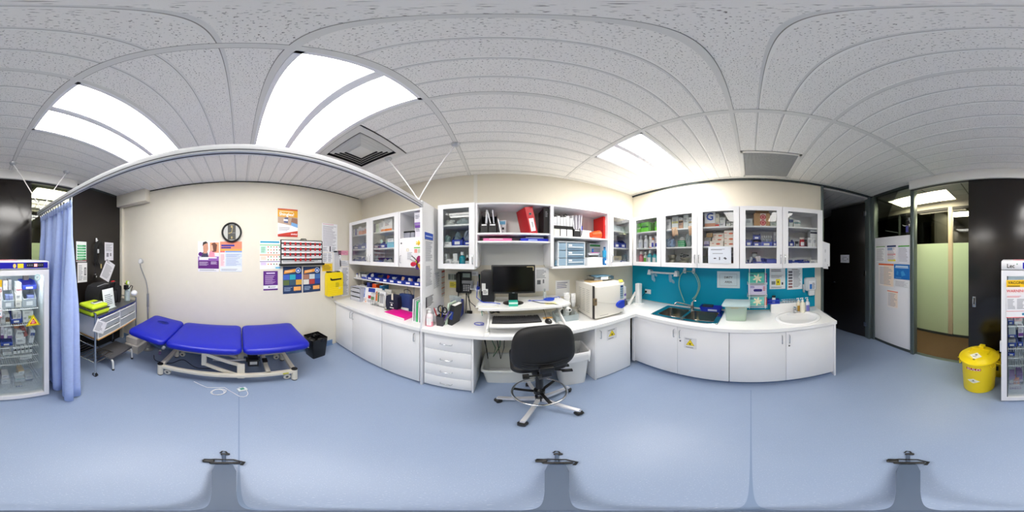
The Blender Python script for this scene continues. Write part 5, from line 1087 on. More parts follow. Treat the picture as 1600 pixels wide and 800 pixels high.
m = M(t); m.X = Matrix.Translation((.0, -.01, .16)); m.tube(BLACK, [(.028*math.cos(i*.5), .0, .03+.04*math.sin(i*.5)) for i in range(13)], .007, 6, True); m.tube(BLACK, [(.045+.024*math.cos(i*.5), .0, .02+.034*math.sin(i*.5)) for i in range(13)], .007, 6, True); m.done('scissor_loops')
papers_upright(WB, -.53, .44, ZT, .16, .24, .05, (34, 34, 38), 'black magazine file with pale green papers on the desk', 'magazine_file', lean=.16, rz=-.25, stripe=(30, 60, 150))
papers_upright(WB, -.575, .45, ZT, .15, .26, .012, (214, 234, 214), 'pale green paper sleeve beside the black magazine file', 'document_file', lean=.14, rz=-.25)
t = bluebin(WB, -.60, -.48, .03, .26, ZT, .20, 'tall blue bin with clear sleeves on the desk below the photo strip', tag=False, fr=.75)
for k in range(3):
    m = M(t); m.X = Matrix.Translation((-.02+.02*k, .02-.03*k, .01)) @ Matrix.Rotation(.12*k-.2, 4, 'Y'); m.box(CLEARP, -.035, .035, -.004, .004, 0, .26, .001); m.done('plastic_sleeve')
# ------------------------------------------------------------------ desk riser and computer
t = T('desk_riser', 'white two level sit stand desk riser on the desk', 'desk riser', WB, .23, .28, ZT)
RT = 1.10; RW = mt(238, 238, 236, .35)
m = M(t); o = m.o
poly = [(sx(WB, 747, .51), .51), (sx(WB, 881, .49), .49), (.71, .43), (.68, .02), (-.22, .02), (-.20, .42)]
m.prism(RW, [(a-o[0], -(b-o[1])) for a, b in poly][::-1], RT-ZT-.02, RT-ZT); m.done('top_board')
m = M(t); m.wb(RW, sx(WB, 764, .60)+.0, sx(WB, 869, .60), .30, .60, .935, .952, .004); m.done('keyboard_tray')
for s_ in (-.135, .60):
    for (d0, z0, d1_, z1) in ((.58, ZT+.036, .16, RT-.03), (.16, ZT+.036, .46, RT-.03)):
        m = M(t); a = Vector(m.wp(s_, d0, z0)); b = Vector(m.wp(s_, d1_, z1)); v = b-a; m.X = Matrix.Translation(a) @ Matrix.Rotation(math.atan2(v.z, v.y), 4, 'X'); m.box(RW, -.008, .008, 0, v.length, -.02, .02, .003); m.done('lift_arm')
    m = M(t); m.wb(RW, s_-.02, s_+.02, .04, .62, ZT, ZT+.014, .003); m.done('foot_rail')
m = M(t); a = m.wp(.665, .46, 1.045); m.cyl(RW, a, (a[0], a[1]-.05, a[2]), .022); m.cyl(DGREY, (a[0], a[1]-.0505, a[2]), (a[0], a[1]-.051, a[2]), .013); m.done('release_knob')
t = T('monitor', 'black widescreen computer monitor on the desk riser', 'monitor', WB, .115, .30, RT)
m = M(t); m.box(BLACK, -.232, .232, -.03, .01, .115, .42, .006); m.done('casing')
m = M(t); m.rect(BLACKG, -.215, .215, .135, .405, -.0306); m.rect(mt(196, 180, 140, .6), .14, .215, .398, .404, -.0312); m.rect(mt(196, 180, 140, .6), .207, .215, .36, .404, -.0312); m.rect(MGREY, -.012, .012, .121, .127, -.0312); m.done('screen')
m = M(t); m.box(BLACK, -.05, .05, -.005, .02, .01, .2, .006); m.lathe(BLACK, [(0, 0), (.11, 0), (.108, .008), (.06, .018), (0, .02)], n=28, sy_=.75); m.done('stand')
t = T('computer_tower', 'small black computer with white stickers left of the monitor', 'computer', WB, -.155, .20, RT)
m = M(t); m.box(mt(24, 24, 28, .35), -.07, .07, -.13, .14, .0, .35, .004); m.done('case'); m = M(t); m.rect(mt(206, 208, 206, .5), -.06, -.02, .14, .225, -.1306); m.rect(mt(216, 218, 216, .5), -.05, .005, .10, .165, -.131); m.rows(INK, -.045, .0, .11, .155, 3, -.1313); m.done('sticker')
t = T('keyboard', 'black full size keyboard on the riser tray', 'keyboard', WB, (sx(WB, 768, .47)+sx(WB, 845.5, .47))/2, .45, .953)
m = M(t); m.X = Matrix.Rotation(-.06, 4, 'X').inverted(); m.box(mt(12, 12, 13, .4), -.235, .235, -.08, .08, 0, .016, .004); m.done('body')
m = M(t); m.X = Matrix.Rotation(.06, 4, 'X')
for r_ in range(6):
    y = .066-r_*.026-(.006 if r_ > 0 else 0)
    for c in range(21):
        if r_ == 5 and 4 <= c <= 8:
            if c == 4: m.box(mt(64, 64, 68, .5), -.225+c*.0215, -.225+9*.0215-.003, y-.010, y+.010, .016, .022, 0)
            continue
        if c in (15, 19-1) and r_ in (0,): continue
        m.box(mt(64, 64, 68, .5), -.225+c*.0215, -.2065+c*.0215, y-.010, y+.010, .016, .022, 0)
k_ = m.done('keys'); k_['kind'] = 'stuff'
m = M(t); m.X = Matrix.Rotation(.06, 4, 'X'); m.box(MGREY, -.17, .20, .072, .08, .0162, .0185); m.done('media_strip')
X_, Y_ = flp(857, 503, .955); s_, d_ = toB(X_, Y_)
t = T('mouse', 'black computer mouse on the riser tray', 'mouse', WB, s_, d_, .953)
m = M(t); m.ell(BLACK, (0, 0, .006), (.033, .052, .030), 18, 10); m.done('body'); m = M(t); m.box(LGREY, -.004, .004, -.04, -.02, .028, .036, .003); m.done('scroll_wheel')
m = M(t); m.tube(RUB, [(0, .05, .012), (.0, .09, .02), (-.01, .12, .08), (-.03, .13, .12)], .0025); m.done('cable')
m = M()
for k in range(5): m.box(mt(236-2*k, 236-2*k, 232-3*k, .7), -.12+.004*k, .11-.003*k, -.15, .14, .003*k, .003*k+.0028)
m.box(mt(226, 228, 232, .4), -.10, .08, -.12, .12, .015, .022, .002)
X_, Y_ = flp(767, 472, RT); s_, d_ = toB(X_, Y_); solo(m, 'paper_stack', 'stack of white papers on the riser left of monitor', 'paper', WB, s_-.02, .33, RT, .05)
carton(WB, sx(WB, 795, .40), sx(WB, 809, .40), .42, RT, .05, .07, (40, 176, 150), 'small green carton in front of the monitor stand', (206, 236, 228), (.5, .9), lines=False)
sheet(WB, -.06, .06, 0, .08, 'yellow memo slip lying on the riser front', 'note', base=(244, 236, 180), name='sticky_note', rx=-PI/2, rows=[(.1, .9, .2, .8, 3, (190, 180, 110))]).location = WB.p(.50, .38, RT+.002)
sheet(WB, -.05, .05, 0, .05, 'orange memo slip lying on the keyboard tray', 'note', base=(240, 190, 110), name='sticky_note', rx=-PI/2).location = WB.p(.455, .43, .954)
bottle(WB, sx(WB, 851, .2), .2, RT, .02, .13, CLEARP, CLEARP, 'clear plastic bottle standing on the riser back right')
for k, (lb, pts, c) in enumerate([('blue network cable draped over the riser left', [(-.30, .05, 1.30), (-.275, .30, 1.16), (-.20, .37, 1.13), (-.10, .38, 1.129), (-.02, .36, 1.112)], (30, 70, 190)), ('coiled blue cable on the riser right of the monitor', [(.28, .25, 1.108)]+[(.52+.06*math.cos(i*.6), .26+.04*math.sin(i*.6), 1.108+.0008*i) for i in range(26)]+[(.66, .2, 1.12), (.72, .16, 1.02)], (40, 80, 200)), ('thin black cable across the riser top', [(.30, .22, 1.107), (.40, .36, 1.107), (.52, .42, 1.107), (.60, .49, 1.09)], (30, 30, 34)), ('green and teal cables hanging beside the black computer', [(-.275, .04, 1.38), (-.28, .05, 1.2), (-.26, .06, 1.0), (-.24, .1, .87)], (20, 150, 130)), ('blue lead loop on desk left of riser', [(-.24+.05*math.cos(i*.5), .36+.03*math.sin(i*.5), .866+.001*i) for i in range(16)], (50, 70, 190)), ('black lead along the wall under the phone', [(-.45, .02, 1.14), (-.40, .02, 1.02), (-.30, .03, .94), (-.22, .05, .90)], (40, 40, 40)), ('black coil of cables under the riser', [(-.08+.05*math.cos(i*.7), .30+.03*math.sin(i*.7), 1.0+.012*math.sin(i*1.3)) for i in range(22)], (30, 30, 32))]):
    m = M(); b = pts[0]; zz = min(p[2] for p in pts); m.tube(mt(*c, .4), [(p[0]-b[0], -(p[1]-b[1]), p[2]-zz) for p in pts], .0042, 6); solo(m, 'cable', lb, 'cable', WB, b[0], b[1], zz)
m = M(); m.tube(mt(240, 240, 240), [(0, 0, 0), (.0, -.01, .02)], .03); m.box(BLUEBIN, -.02, .02, -.02, .02, .01, .05, .006); solo(m, 'clip_lamp', 'small blue clip at the edge of the black computer', 'clip', WB, -.285, .12, 1.2)
# paper cups, canister, tray, otoscope
t = T('clear_tray', 'long clear plastic tray holding cups beside the steriliser', 'tray', WB, .70, .30, ZT, -.05)
m = M(t); m.box(CLEARP, -.13, .13, -.09, .09, 0, .003); m.box(CLEARP, -.13, .13, -.09, -.087, 0, .075); m.box(CLEARP, -.13, .13, .087, .09, 0, .09); m.box(CLEARP, -.13, -.127, -.09, .09, 0, .08); m.box(CLEARP, .127, .13, -.09, .09, 0, .08); m.box(CLEARP, -.04, -.038, -.09, .09, 0, .07); m.done('body')
def cup_stack(s, d, z, n, lb, r=.036):
    t = T('paper_cup_stack', lb, 'cups', WB, s, d, z)
    for k in range(n):
        m = M(t); m.lathe(mt(242, 242, 242, .5), [(r*.74, .0), (r*.96, .055), (r*1.04, .058), (r*1.04, .062), (r*.95, .062)] if k < n-1 else [(0, 0), (r*.74, .0), (r*.96, .055), (r*1.04, .058), (r*1.04, .062), (r*.92, .062), (r*.72, .006), (0, .006)], (0, 0, k*.018), 18); m.done('cup')
cup_stack(sx(WB, 885.5, .22), .22, ZT+.005, 14, 'tall stack of white paper cups beside the steriliser'); cup_stack(sx(WB, 895.5, .20), .20, ZT+.11, 7, 'shorter stack of white cups on the steel canister', .032)
X_, Y_ = .0, .0
t = T('steel_canister', 'stainless steel canister in front of the steriliser side', 'canister', WB, sx(WB, 897, .24), .235, ZT+.004)
m = M(t); m.lathe(mt(186, 184, 176, .3, .9), [(0, 0), (.05, 0), (.052, .005), (.052, .10), (.054, .104), (.0, .106)], n=24); m.done('body'); m = M(t); m.tube(STEEL, [(.052, 0, .08), (.075, 0, .09), (.075, 0, .12), (.05, 0, .13)], .003); m.done('clip')
t = T('otoscope', 'black otoscope on a white holder beside the paper cups', 'otoscope', WB, sx(WB, 878, .26), .26, ZT+.004)
m = M(t); m.cyl(BLACK, (0, 0, 0), (.004, 0, .12), .012); m.done('handle'); m = M(t); m.tube(BLACK, [(.022*math.cos(i*.6), 0, .16+.035*math.sin(i*.6)) for i in range(11)], .009, 6, True); m.done('coiled_lead'); m = M(t); m.ell(WHITE, (0, 0, .20), (.026, .02, .016), 12, 8); m.done('head')
# ------------------------------------------------------------------ steriliser
t = T('steriliser', 'cream bench top steriliser with blue handled door on the desk', 'steriliser', WB, 1.18, .27, ZT)
CR = mt(234, 230, 220, .4); a0, a1, b0, b1, hh = .955, 1.425, .04, .47, .425
m = M(t); m.wb(CR, a0, a1, b0, b1, ZT+.015, ZT+hh, .008); m.done('body')
for s_ in (a0+.04, a1-.04):
    for d_ in (b0+.04, b1-.03): m = M(t); m.wb(BLACK, s_-.015, s_+.015, d_-.015, d_+.015, ZT, ZT+.016); m.done('foot')
m = M(t); m.wb(CR, a0+.012, a1-.085, b1+.008, b1+.05, ZT+.02, ZT+hh-.012, .018, 3); dr = m.done('door')
m = M(t); o = m.o; c0 = a0+.02-o[0]; m.tube(mt(216, 212, 202, .4), [(c0+.02+.33*i/12, -(b1+.05-o[1])-.0, .235-.06*math.sin(PI*.55*i/12)) for i in range(13)], .004, 6); m.rows(mt(170, 166, 160), c0+.05, c0+.22, .045, .06, 1, -(b1+.0507-o[1])); m.done('door_moulding', dr)
m = M(t); m.wb(mt(46, 44, 42), a0+.004, a0+.012, b1, b1+.035, ZT+.02, ZT+hh-.01); m.done('door_gap')
m = M(t); m.wb(mt(150, 130, 100, .4, .6), a0-.002, a0+.035, b1+.02, b1+.052, ZT+.19, ZT+.275, .004); m.cyl(DGREY, m.wp(a0+.015, b1+.052, ZT+.25), m.wp(a0+.015, b1+.056, ZT+.25), .008); m.done('hinge')
m = M(t); m.wb(CR, a1-.082, a1, b1, b1+.02, ZT+.02, ZT+hh-.01, .004); cp = m.done('control_column')
m = M(t); o = m.o; yy = -(b1+.0206-o[1]); cx_ = a1-.042-o[0]; m.rect(mt(150, 178, 196, .4), cx_-.028, cx_+.026, .20, .385, yy); m.rect(mt(30, 50, 120), cx_-.022, cx_+.02, .355, .375, yy-.0004)
for r_ in range(4):
    for c in range(2): m.disc(mt(30, 44, 90), cx_-.014+c*.026, .33-r_*.028, .008, y=yy-.0004, n=10)
m.done('keypad', cp)
m = M(t); m.X = Matrix.Translation(m.wp(a1-.085, b1+.05, ZT+.145)); m.prism(mt(24, 60, 190, .35), [(-.085, .0), (-.07, .03), (-.02, .05), (.03, .05), (.03, -.035), (-.01, -.05), (-.06, -.035)], -.035, .0, 'xz'); m.done('door_handle')
m = M(t); m.X = Matrix.Translation(m.wp(a1-.052, b1+.045, ZT+.145)); m.prism(mt(84, 84, 90, .4), [(.0, .05), (.05, .035), (.055, -.02), (.0, -.035)], -.035, .0, 'xz'); m.done('handle_grip')
for r_ in range(13):
    m = M(t); 
    for c in range(3): m.wb(mt(176, 172, 162), a0-.0008, a0+.001, b0+.10+c*.10, b0+.17+c*.10, ZT+.07+r_*.023, ZT+.076+r_*.023)
    o_ = m.done('vent_slots'); o_['kind'] = 'stuff'
sheet(WB, -.03, .03, 0, .04, 'small yellow sticker on top of the steriliser', 'sticker', base=(240, 230, 60), name='sticky_note', rx=-.9).location = WB.p(a1-.045, b1+.004, ZT+hh+.012)
m = M(); m.box(mt(186, 160, 116, .7), -.10, .10, -.07, .07, 0, .012, .002); m.box(mt(170, 144, 100, .7), -.09, .09, -.06, .06, .012, .014); solo(m, 'cork_board', 'small brown cork board on top of the steriliser', 'board', WB, a0+.16, .24, ZT+hh, .1)
t = T('steel_tray', 'shallow steel tray with blue wrap on top of the steriliser', 'tray', WB, a0+.30, .19, ZT+hh+.015, -.08)
m = M(t); m.box(STEEL, -.15, .15, -.11, .11, 0, .006); 
for q in ((-.15, .15, -.11, -.104), (-.15, .15, .104, .11), (-.15, -.144, -.11, .11), (.144, .15, -.11, .11)): m.box(STEEL, q[0], q[1], q[2], q[3], 0, .045)
m.done('tray'); m = M(t); m.box(mt(150, 200, 230, .6), -.10, .13, -.08, .09, .03, .05, .008); m.done('blue_wrap'); m = M(t); m.box(mt(236, 238, 240), -.05, .06, -.113, -.11, .005, .04); m.done('label')
carton(WB, 1.50, 1.60, .34, ZT, .16, .14, (224, 224, 234), 'lower white carton with purple print beside the steriliser', (110, 90, 170), (.55, .85)); carton(WB, 1.495, 1.60, .34, ZT+.162, .15, .14, (228, 228, 238), 'upper white carton with purple print beside the steriliser', (120, 100, 180), (.1, .35))
# ------------------------------------------------------------------ sink bench
def sink():
    t = T('double_sink', 'stainless double bowl sink in the bench before the teal wall', 'sink', WO, 1.87, -.755, ZT)
    RS = mt(200, 204, 206, .12, 1.0); x0, x1, y0, y1 = 1.645, 2.105, .345, 1.165
    m = M(t); o = (1.87, .755)
    bowls = [(1.70, 2.03, .79, 1.10), (1.70, 2.03, .40, .755)]
    ys = [y0, .40, .755, .79, 1.10, y1]; xs = [x0, 1.70, 2.03, x1]
    for i in range(3):
        for j in range(5):
            if i == 1 and j in (1, 3): continue
            m.box(RS, xs[i]-o[0], xs[i+1]-o[0], ys[j]-o[1], ys[j+1]-o[1], .0005, .006)
    pts = [(p[0]-o[0], p[1]-o[1], .005) for p in rrect(x0, x1, y0, y1, .05, 5)]; m.tube(RS, pts, .005, 6, True); m.done('rim')
    for (a, b, c, d) in bowls:
        m = M(t); cx_, cy2 = (a+b)/2-o[0], (c+d)/2-o[1]; w_, h_ = b-a, d-c; lay = []
        for k, zz in ((1.0, .006), (.985, -.01), (.95, -.12), (.86, -.15), (.3, -.156)): lay.append([((p[0])*k+cx_, (p[1])*k+cy2, zz) for p in rrect(-w_/2, w_/2, -h_/2, h_/2, .05, 5)])
        n = len(lay[0]); vs = [v for l_ in lay for v in l_]; fs = []
        for q in range(4): fs += [(q*n+(i+1) % n, q*n+i, (q+1)*n+i, (q+1)*n+(i+1) % n) for i in range(n)]
        fs.append(tuple(range(4*n, 5*n))); m.add(vs, fs, mt(176, 172, 166, .16, 1.0)); bo = m.done('bowl', ang=60)
        m = M(t); m.cyl(DGREY, (cx_, cy2, -.157), (cx_, cy2, -.153), .03); m.done('drain', bo)
    m = M(t); bx0 = 2.06-o[0]; by = .775-o[1]
    m.cyl(CHROME, (bx0, by, .005), (bx0, by, .07), .024, n=18); m.cyl(CHROME, (bx0, by, .07), (bx0, by, .115), .02, .017, n=18); m.done('tap_body')
    m = M(t); m.tube(CHROME, [(bx0, by, .055), (bx0-.05, by+.04, .085), (bx0-.12, by+.10, .12), (bx0-.17, by+.15, .14), (bx0-.19, by+.165, .13), (bx0-.192, by+.168, .11)], .011, 10); m.done('tap_spout')
    m = M(t); m.tube(CHROME, [(bx0, by, .115), (bx0+.005, by-.02, .135), (bx0+.0, by-.06, .145)], .008); m.done('tap_lever')
sink()
def basin():
    t = T('hand_basin', 'oval white ceramic hand basin in the bench near doorway', 'basin', WO, 1.80, .54, ZT)
    PC = mt(244, 244, 245, .12); m = M(t)
    prof = [(.262, .0), (.268, .008), (.262, .016), (.235, .018), (.215, .010), (.19, -.03), (.15, -.09), (.08, -.125), (.03, -.13), (0, -.13)]
    m.lathe(PC, prof, n=48, sx_=.84); m.done('bowl', ang=80)
    m = M(t); m.cyl(CHROME, (0, 0, -.131), (0, 0, -.127), .024); m.done('drain')
    m = M(t); m.box(PC, .13, .20, -.10, .10, .0, .014, .006); m.done('tap_deck')
    m = M(t); m.cyl(CHROME, (.175, .0, .012), (.175, 0, .075), .02, n=18); m.box(CHROME, .07, .175, -.014, .014, .05, .075, .008); m.done('tap_body')
    m = M(t); m.box(CHROME, .12, .19, -.014, .014, .08, .098, .006); m.done('tap_lever')
basin()
# raised ledge behind the basin
m = M(); m.box(BENCH, -.215, .215, -.055, .055, 0, .125, .004); solo(m, 'basin_ledge', 'white raised ledge block behind the hand basin', 'ledge', WC, .47, .068, ZT)
t = T('wire_test_tube_rack', 'low silver wire rack lying on the basin ledge', 'rack', WC, .505, .07, ZT+.125)
for k in range(6): m = M(t); m.tube(STEEL, [(-.09+k*.035, -.035, .003), (-.09+k*.035, -.035, .03), (-.075+k*.035, .035, .03), (-.075+k*.035, .035, .003)], .0025, 6); m.done('wire_hoop')
m = M(t); m.tube(STEEL, [(-.10, -.035, .03), (.10, -.035, .03)], .0025); m.tube(STEEL, [(-.10, .035, .03), (.10, .035, .03)], .0025); m.done('rail')
t = T('plastic_basket', 'small blue slotted basket on the basin ledge', 'basket', WC, sx(WC, 1208.5, .09), .085, ZT+.125)
bw = .075; m = M(t); cb = mt(34, 64, 190, .4); m.box(cb, -bw, bw, -.04, .04, 0, .004)
for k in range(9): x = -bw+.002+k*(2*bw-.004)/8; m.box(cb, x-.005, x+.005, -.04, -.036, 0, .05); m.box(cb, x-.005, x+.005, .036, .04, 0, .05)
for q in ((-bw, bw, -.041, -.036), (-bw, bw, .036, .041)): m.box(cb, q[0], q[1], q[2], q[3], .04, .056); m.box(cb, q[0], q[1], q[2], q[3], 0, .012)
m.box(cb, -bw, -bw+.004, -.04, .04, 0, .056); m.box(cb, bw-.004, bw, -.04, .04, 0, .056); m.done('body')
bottle(WC, sx(WC, 1209, .085), .085, ZT+.13, .024, .10, WHITE, BLACK, 'white tub with black lid standing in the blue basket', neck=.9)
for x, d, r, h, b, c, bd, lb in ((1247.5, .16, .026, .20, mt(236, 228, 206, .3), WHITE, mt(190, 150, 60), 'slim pump bottle with amber strip behind the basin'), (1254, .20, .034, .21, mt(238, 234, 214, .3), WHITE, None, 'cream pump bottle in the middle of three beside basin'), (1261.5, .18, .030, .205, mt(226, 228, 240, .3), WHITE, mt(120, 120, 200), 'white pump bottle with lilac label by the wall end')):
    bottle(WC, sx(WC, x, d), d, ZT, r, h, b, c, lb, True, band=bd)
t = T('hand_sanitiser_dispenser', 'grey and white hand soap dispenser on the teal wall end', 'dispenser', WC, sx(WC, 1266, .06), .011, 1.06)
m = M(t); m.box(mt(206, 212, 216, .4), -.085, .085, -.10, 0, .07, .255, .03, 3); m.done('housing'); m = M(t); m.box(mt(232, 234, 236, .4), -.03, .055, -.085, -.02, .0, .08, .012); m.done('nozzle'); m = M(t); m.box(mt(226, 230, 234, .35), -.04, .06, -.104, -.098, .09, .215, .004); f_ = m.done('front_cover'); m = M(t); m.rect(mt(40, 120, 200), -.03, .005, .10, .17, -.105); m.rows(G_ := mt(120, 120, 130), .01, .05, .1, .19, 5, -.105); m.done('label', f_); m = M(t); m.box(mt(216, 220, 222), -.10, -.085, -.06, -.01, .05, .16, .004); m.done('side_clip')
sheet(WC, *pz(WC, 1120.5, 1156, 424, 450, .012), 'white framed sign reading dirty area on the teal wall', 'sign', d=.012, name='dirty_area_sign', base=(214, 230, 236), blocks=[(.12, .88, .14, .85, (150, 160, 166)), (.128, .872, .153, .837, (216, 231, 236))], texts=[('DIRTY', .5, .63, .04, (50, 54, 64)), ('AREA', .5, .36, .04, (50, 54, 64))])
sheet(WC, *pz(WC, 1202.5, 1227, 419, 451.5, .012), 'white waste guide notice with yellow bin picture on teal wall', 'notice', d=.012, name='paper_notice', base=(232, 238, 240), blocks=[(.4, .68, .18, .48, (230, 214, 30)), (.12, .36, .22, .38, (120, 130, 130)), (.76, .86, .2, .32, (30, 30, 50)), (.5, .58, .3, .38, (60, 60, 30))], rows=[(.1, .9, .82, .96, 2, INK_ := (90, 90, 100)), (.1, .9, .52, .68, 4, G2), (.1, .8, .04, .12, 2, G2)])
sheet(WC, *pz(WC, 1230, 1253.5, 419, 452, .012), 'white hand hygiene notice with row of small pictures on teal wall', 'notice', d=.012, name='paper_notice', base=(234, 238, 240), blocks=[(.08, .34, .08+.14*k, .17+.14*k, (150-10*k, 100, 100) if k < 3 else (90, 90, 100)) for k in range(6)], rows=[(.4, .92, .1, .88, 14, G2), (.3, .9, .9, .97, 2, (90, 90, 100))])
# towel rail, outlet, hose
zr = 1.36
t = T('wall_rail', 'white wall rail with hanging clear bags on the teal wall', 'rail', WC, -1.30, .011, zr-.06)
m = M(t); r0, r1 = sx(WC, 1013.5, .07), sx(WC, 1056, .07); m.tube(mt(232, 234, 234, .35), [m.wp(r0, .075, zr), m.wp(r1, .075, zr)], .014, 12); m.done('bar')
for s_ in (r0+.02, r1+.005): m = M(t); m.prism(mt(236, 238, 238, .35), [(s_-m.o[0]-.03, .02), (s_-m.o[0]+.03, .02), (s_-m.o[0]+.025, .09), (s_-m.o[0]-.01, .10)], -.085, 0, 'xz'); m.done('end_bracket')
for x, y, lb in ((1022, 430, 'crumpled clear bag hanging on wall rail near corner'), (1049, 429, 'crumpled clear bag hanging on the wall rail by the hose')):
    m = M(); 
    for k in range(5): m.X = Matrix.Translation((random.uniform(-.035, .035), random.uniform(-.012, .012), -.02-.02*k)) @ Matrix.Rotation(random.uniform(-.8, .8), 4, 'Y'); m.ell(milky('bag_plastic', (190, 225, 240), .55), (0, 0, 0), (.022, .010, .04), 7, 5)
    solo(m, 'plastic_bag', lb, 'bag', WC, sx(WC, x, .075), .085, zr-.012)
t = T('power_outlet', 'white power outlet with black plug on the teal wall corner', 'outlet', WC, sx(WC, 1012.5, .015), .011, .985)
m = M(t); m.box(WHITE, -.058, .058, -.010, 0, 0, .075, .004); m.done('plate'); m = M(t); m.box(BLACK, -.05, -.015, -.035, -.01, .02, .05, .006); m.tube(RUB, [(-.035, -.03, .02), (-.08, -.05, -.04), (-.13, -.06, -.09), (-.16, -.07, -.115)], .004); m.done('plug')
hs0, hs1 = sx(WC, 1069.5, .03), sx(WC, 1083.5, .03)
for s_, lb in ((hs0, 'white hose clip nearer the corner on the teal wall'), (hs1, 'white hose clip nearer the dirty area sign')):
    m = M(); m.box(WHITE, -.02, .02, -.008, 0, 0, .075, .003); m.box(WHITE, -.018, -.010, -.035, -.008, .015, .05, .003); m.box(WHITE, .010, .018, -.035, -.008, .015, .05, .003); solo(m, 'hose_clip', lb, 'clip', WC, s_, .011, 1.365)
hc = (hs0+hs1)/2
pts = [(hc-.06, .05, .94)]+[(hc-.13, .04, 1.1), (hc-.155, .035, 1.2), (hc-.135, .035, 1.32), (hs0-.01, .035, 1.385), (hc, .035, 1.395), (hs1+.01, .035, 1.385), (hc+.14, .035, 1.31), (hc+.165, .035, 1.2), (hc+.14, .04, 1.1), (hc+.08, .05, .98)]
def smooth(pts, n=6):
    out = []; P = [Vector(p) for p in pts]
    for i in range(len(P)-1):
        a = P[max(i-1, 0)]; b = P[i]; c = P[i+1]; d = P[min(i+2, len(P)-1)]
        for k in range(n):
            t = k/n; out.append(.5*((2*b)+(c-a)*t+(2*a-5*b+4*c-d)*t*t+(3*b-a-3*c+d)*t**3))
    return out+[P[-1]]
m = M(); m.tube(mt(150, 190, 170, .35), [(p[0]-hc, -(p[1]-.011), p[2]-.94) for p in smooth(pts)], .007, 8); solo(m, 'rubber_hose', 'pale green hose looped over clips above the sink tap', 'hose', WC, hc, .011, .94)
m = M(); m.tube(mt(160, 196, 178, .35), [(p[0]-hc, -(p[1]-.011), p[2]-1.0) for p in smooth([(hs1+.01, .05, 1.37), (hc+.125, .05, 1.30), (hc+.15, .05, 1.2), (hc+.12, .05, 1.08), (hc+.06, .05, 1.0)])], .005, 8); solo(m, 'rubber_tube', 'thin inner tube hanging beside the hose loop', 'hose', WC, hc, .011, 1.0)
t = T('document_tray', 'blue shallow plastic tray behind the right sink bowl', 'tray', WC, sx(WC, 1109, .16), .075, ZT+.004)
m = M(t); tubbox(m, mt(26, 52, 186, .4), .26, .12, .30, .14, .065, .004, .015); m.done('body'); m = M(t); m.rect(mt(190, 200, 236, .5), -.03, .09, .015, .04, -.0705); m.done('label_card'); m = M(t); m.box(mt(40, 44, 60), -.12, .02, -.03, .05, .045, .075, .006); m.done('dark_sleeve')
def lidbox():
    s0, s1 = sx(WC, 1131, .42), sx(WC, 1168, .42)
    t = T('plastic_container', 'translucent plastic container with lid on the sink bench', 'container', WC, (s0+s1)/2, .30, ZT)
    PL = milky('container_plastic', (226, 240, 232), .45); m = M(t); tubbox(m, PL, .225, .20, .25, .23, .20, .003, .03); m.done('body')
    m = M(t); m.prism(milky('container_lid', (232, 244, 246), .2), rrect(-.152, .152, -.135, .135, .035, 5), .196, .206); m.prism(milky('lid_rim', (226, 240, 242), .2), rrect(-.157, .157, -.14, .14, .04, 5), .188, .198); m.done('lid')
    m = M(t); m.box(mt(206, 222, 176, .5), -.108, .108, -.092, .092, .006, .075, .02); m.done('liquid')
    m = M(t); m.rect(mt(190, 180, 150), -.09, .10, .175, .185, -.121); m.rect(mt(180, 170, 140), -.05, .03, .163, .172, -.121); m.done('tape_label')
lidbox()
# glove rack
t = T('glove_rack', 'white wire glove box rack hung on the teal wall', 'rack', WC, .085, .011, .90)
wr_ = mt(236, 238, 240, .35); s0, s1 = -.045, .205; m = M(t)
for s_ in (sx(WC, 1171, .13), sx(WC, 1196, .13)): m.tube(wr_, [m.wp(s_, .012, .93), m.wp(s_, .13, .93), m.wp(s_, .13, 1.46), m.wp(s_, .012, 1.46)], .0045)
for z in (1.27, 1.255, 1.115, 1.095, .965, .945): m.tube(wr_, [m.wp(s0, .012, z), m.wp(s0, .132, z), m.wp(s1, .132, z), m.wp(s1, .012, z)], .0035)
m.done('frame')
GL = mt(244, 236, 206, .7)
for k, (z, a, b, lb) in enumerate([(1.275, (90, 196, 176), (130, 30, 130), 'top mint green glove box with purple end in rack'), (1.12, (214, 206, 232), (40, 30, 130), 'middle lilac glove box with navy opening in rack'), (.97, (120, 206, 196), (226, 90, 70), 'bottom mint green glove box with orange end in rack')]):
    t = T('glove_box', lb, 'glove box', WC, (s0+s1)/2+.003, .065, z-.003 if k else z-.003); h = .125 if k == 0 else (.125 if k == 1 else .115)
    m = M(t); w_ = .236; m.box(mt(*a, .5), -w_/2, w_/2, -.055, .05, 0, h, .002)
    if k == 1: m.prism(mt(36, 24, 120, .6), rrect(-.05, .06, .04, .075, .016, 4), -.0556, -.055, 'xz'); m.rows(mt(60, 50, 160), -.09, -.02, .085, .115, 3, -.0557); m.rows(mt(200, 60, 70), .07, .11, .05, .11, 3, -.0557)
    else: m.rect(mt(*b, .5), w_/2-.03, w_/2-.0005, .0005, h-.0005, -.0557); m.rows(mt(20, 60, 110), -.11, -.03, .085, .11, 2, -.0557, .6); m.rows(mt(250, 220, 230), w_/2-.022, w_/2-.008, .03, .1, 4, -.056)
    m.done('carton')
    if k != 1:
        m = M(t)
        for q in range(6): a_ = q*1.05+.3; m.X = Matrix.Translation((.0+.026*math.cos(a_), -.06, .06+.026*math.sin(a_))) @ Matrix.Rotation(-a_+PI/2, 4, 'Y'); m.ell(GL, (0, 0, .008), (.012, .008, .026), 8, 6)
        m.X = Matrix.Translation((0, -.06, .06)); m.ell(GL, (0, 0, 0), (.028, .012, .024), 10, 6); m.done('glove')
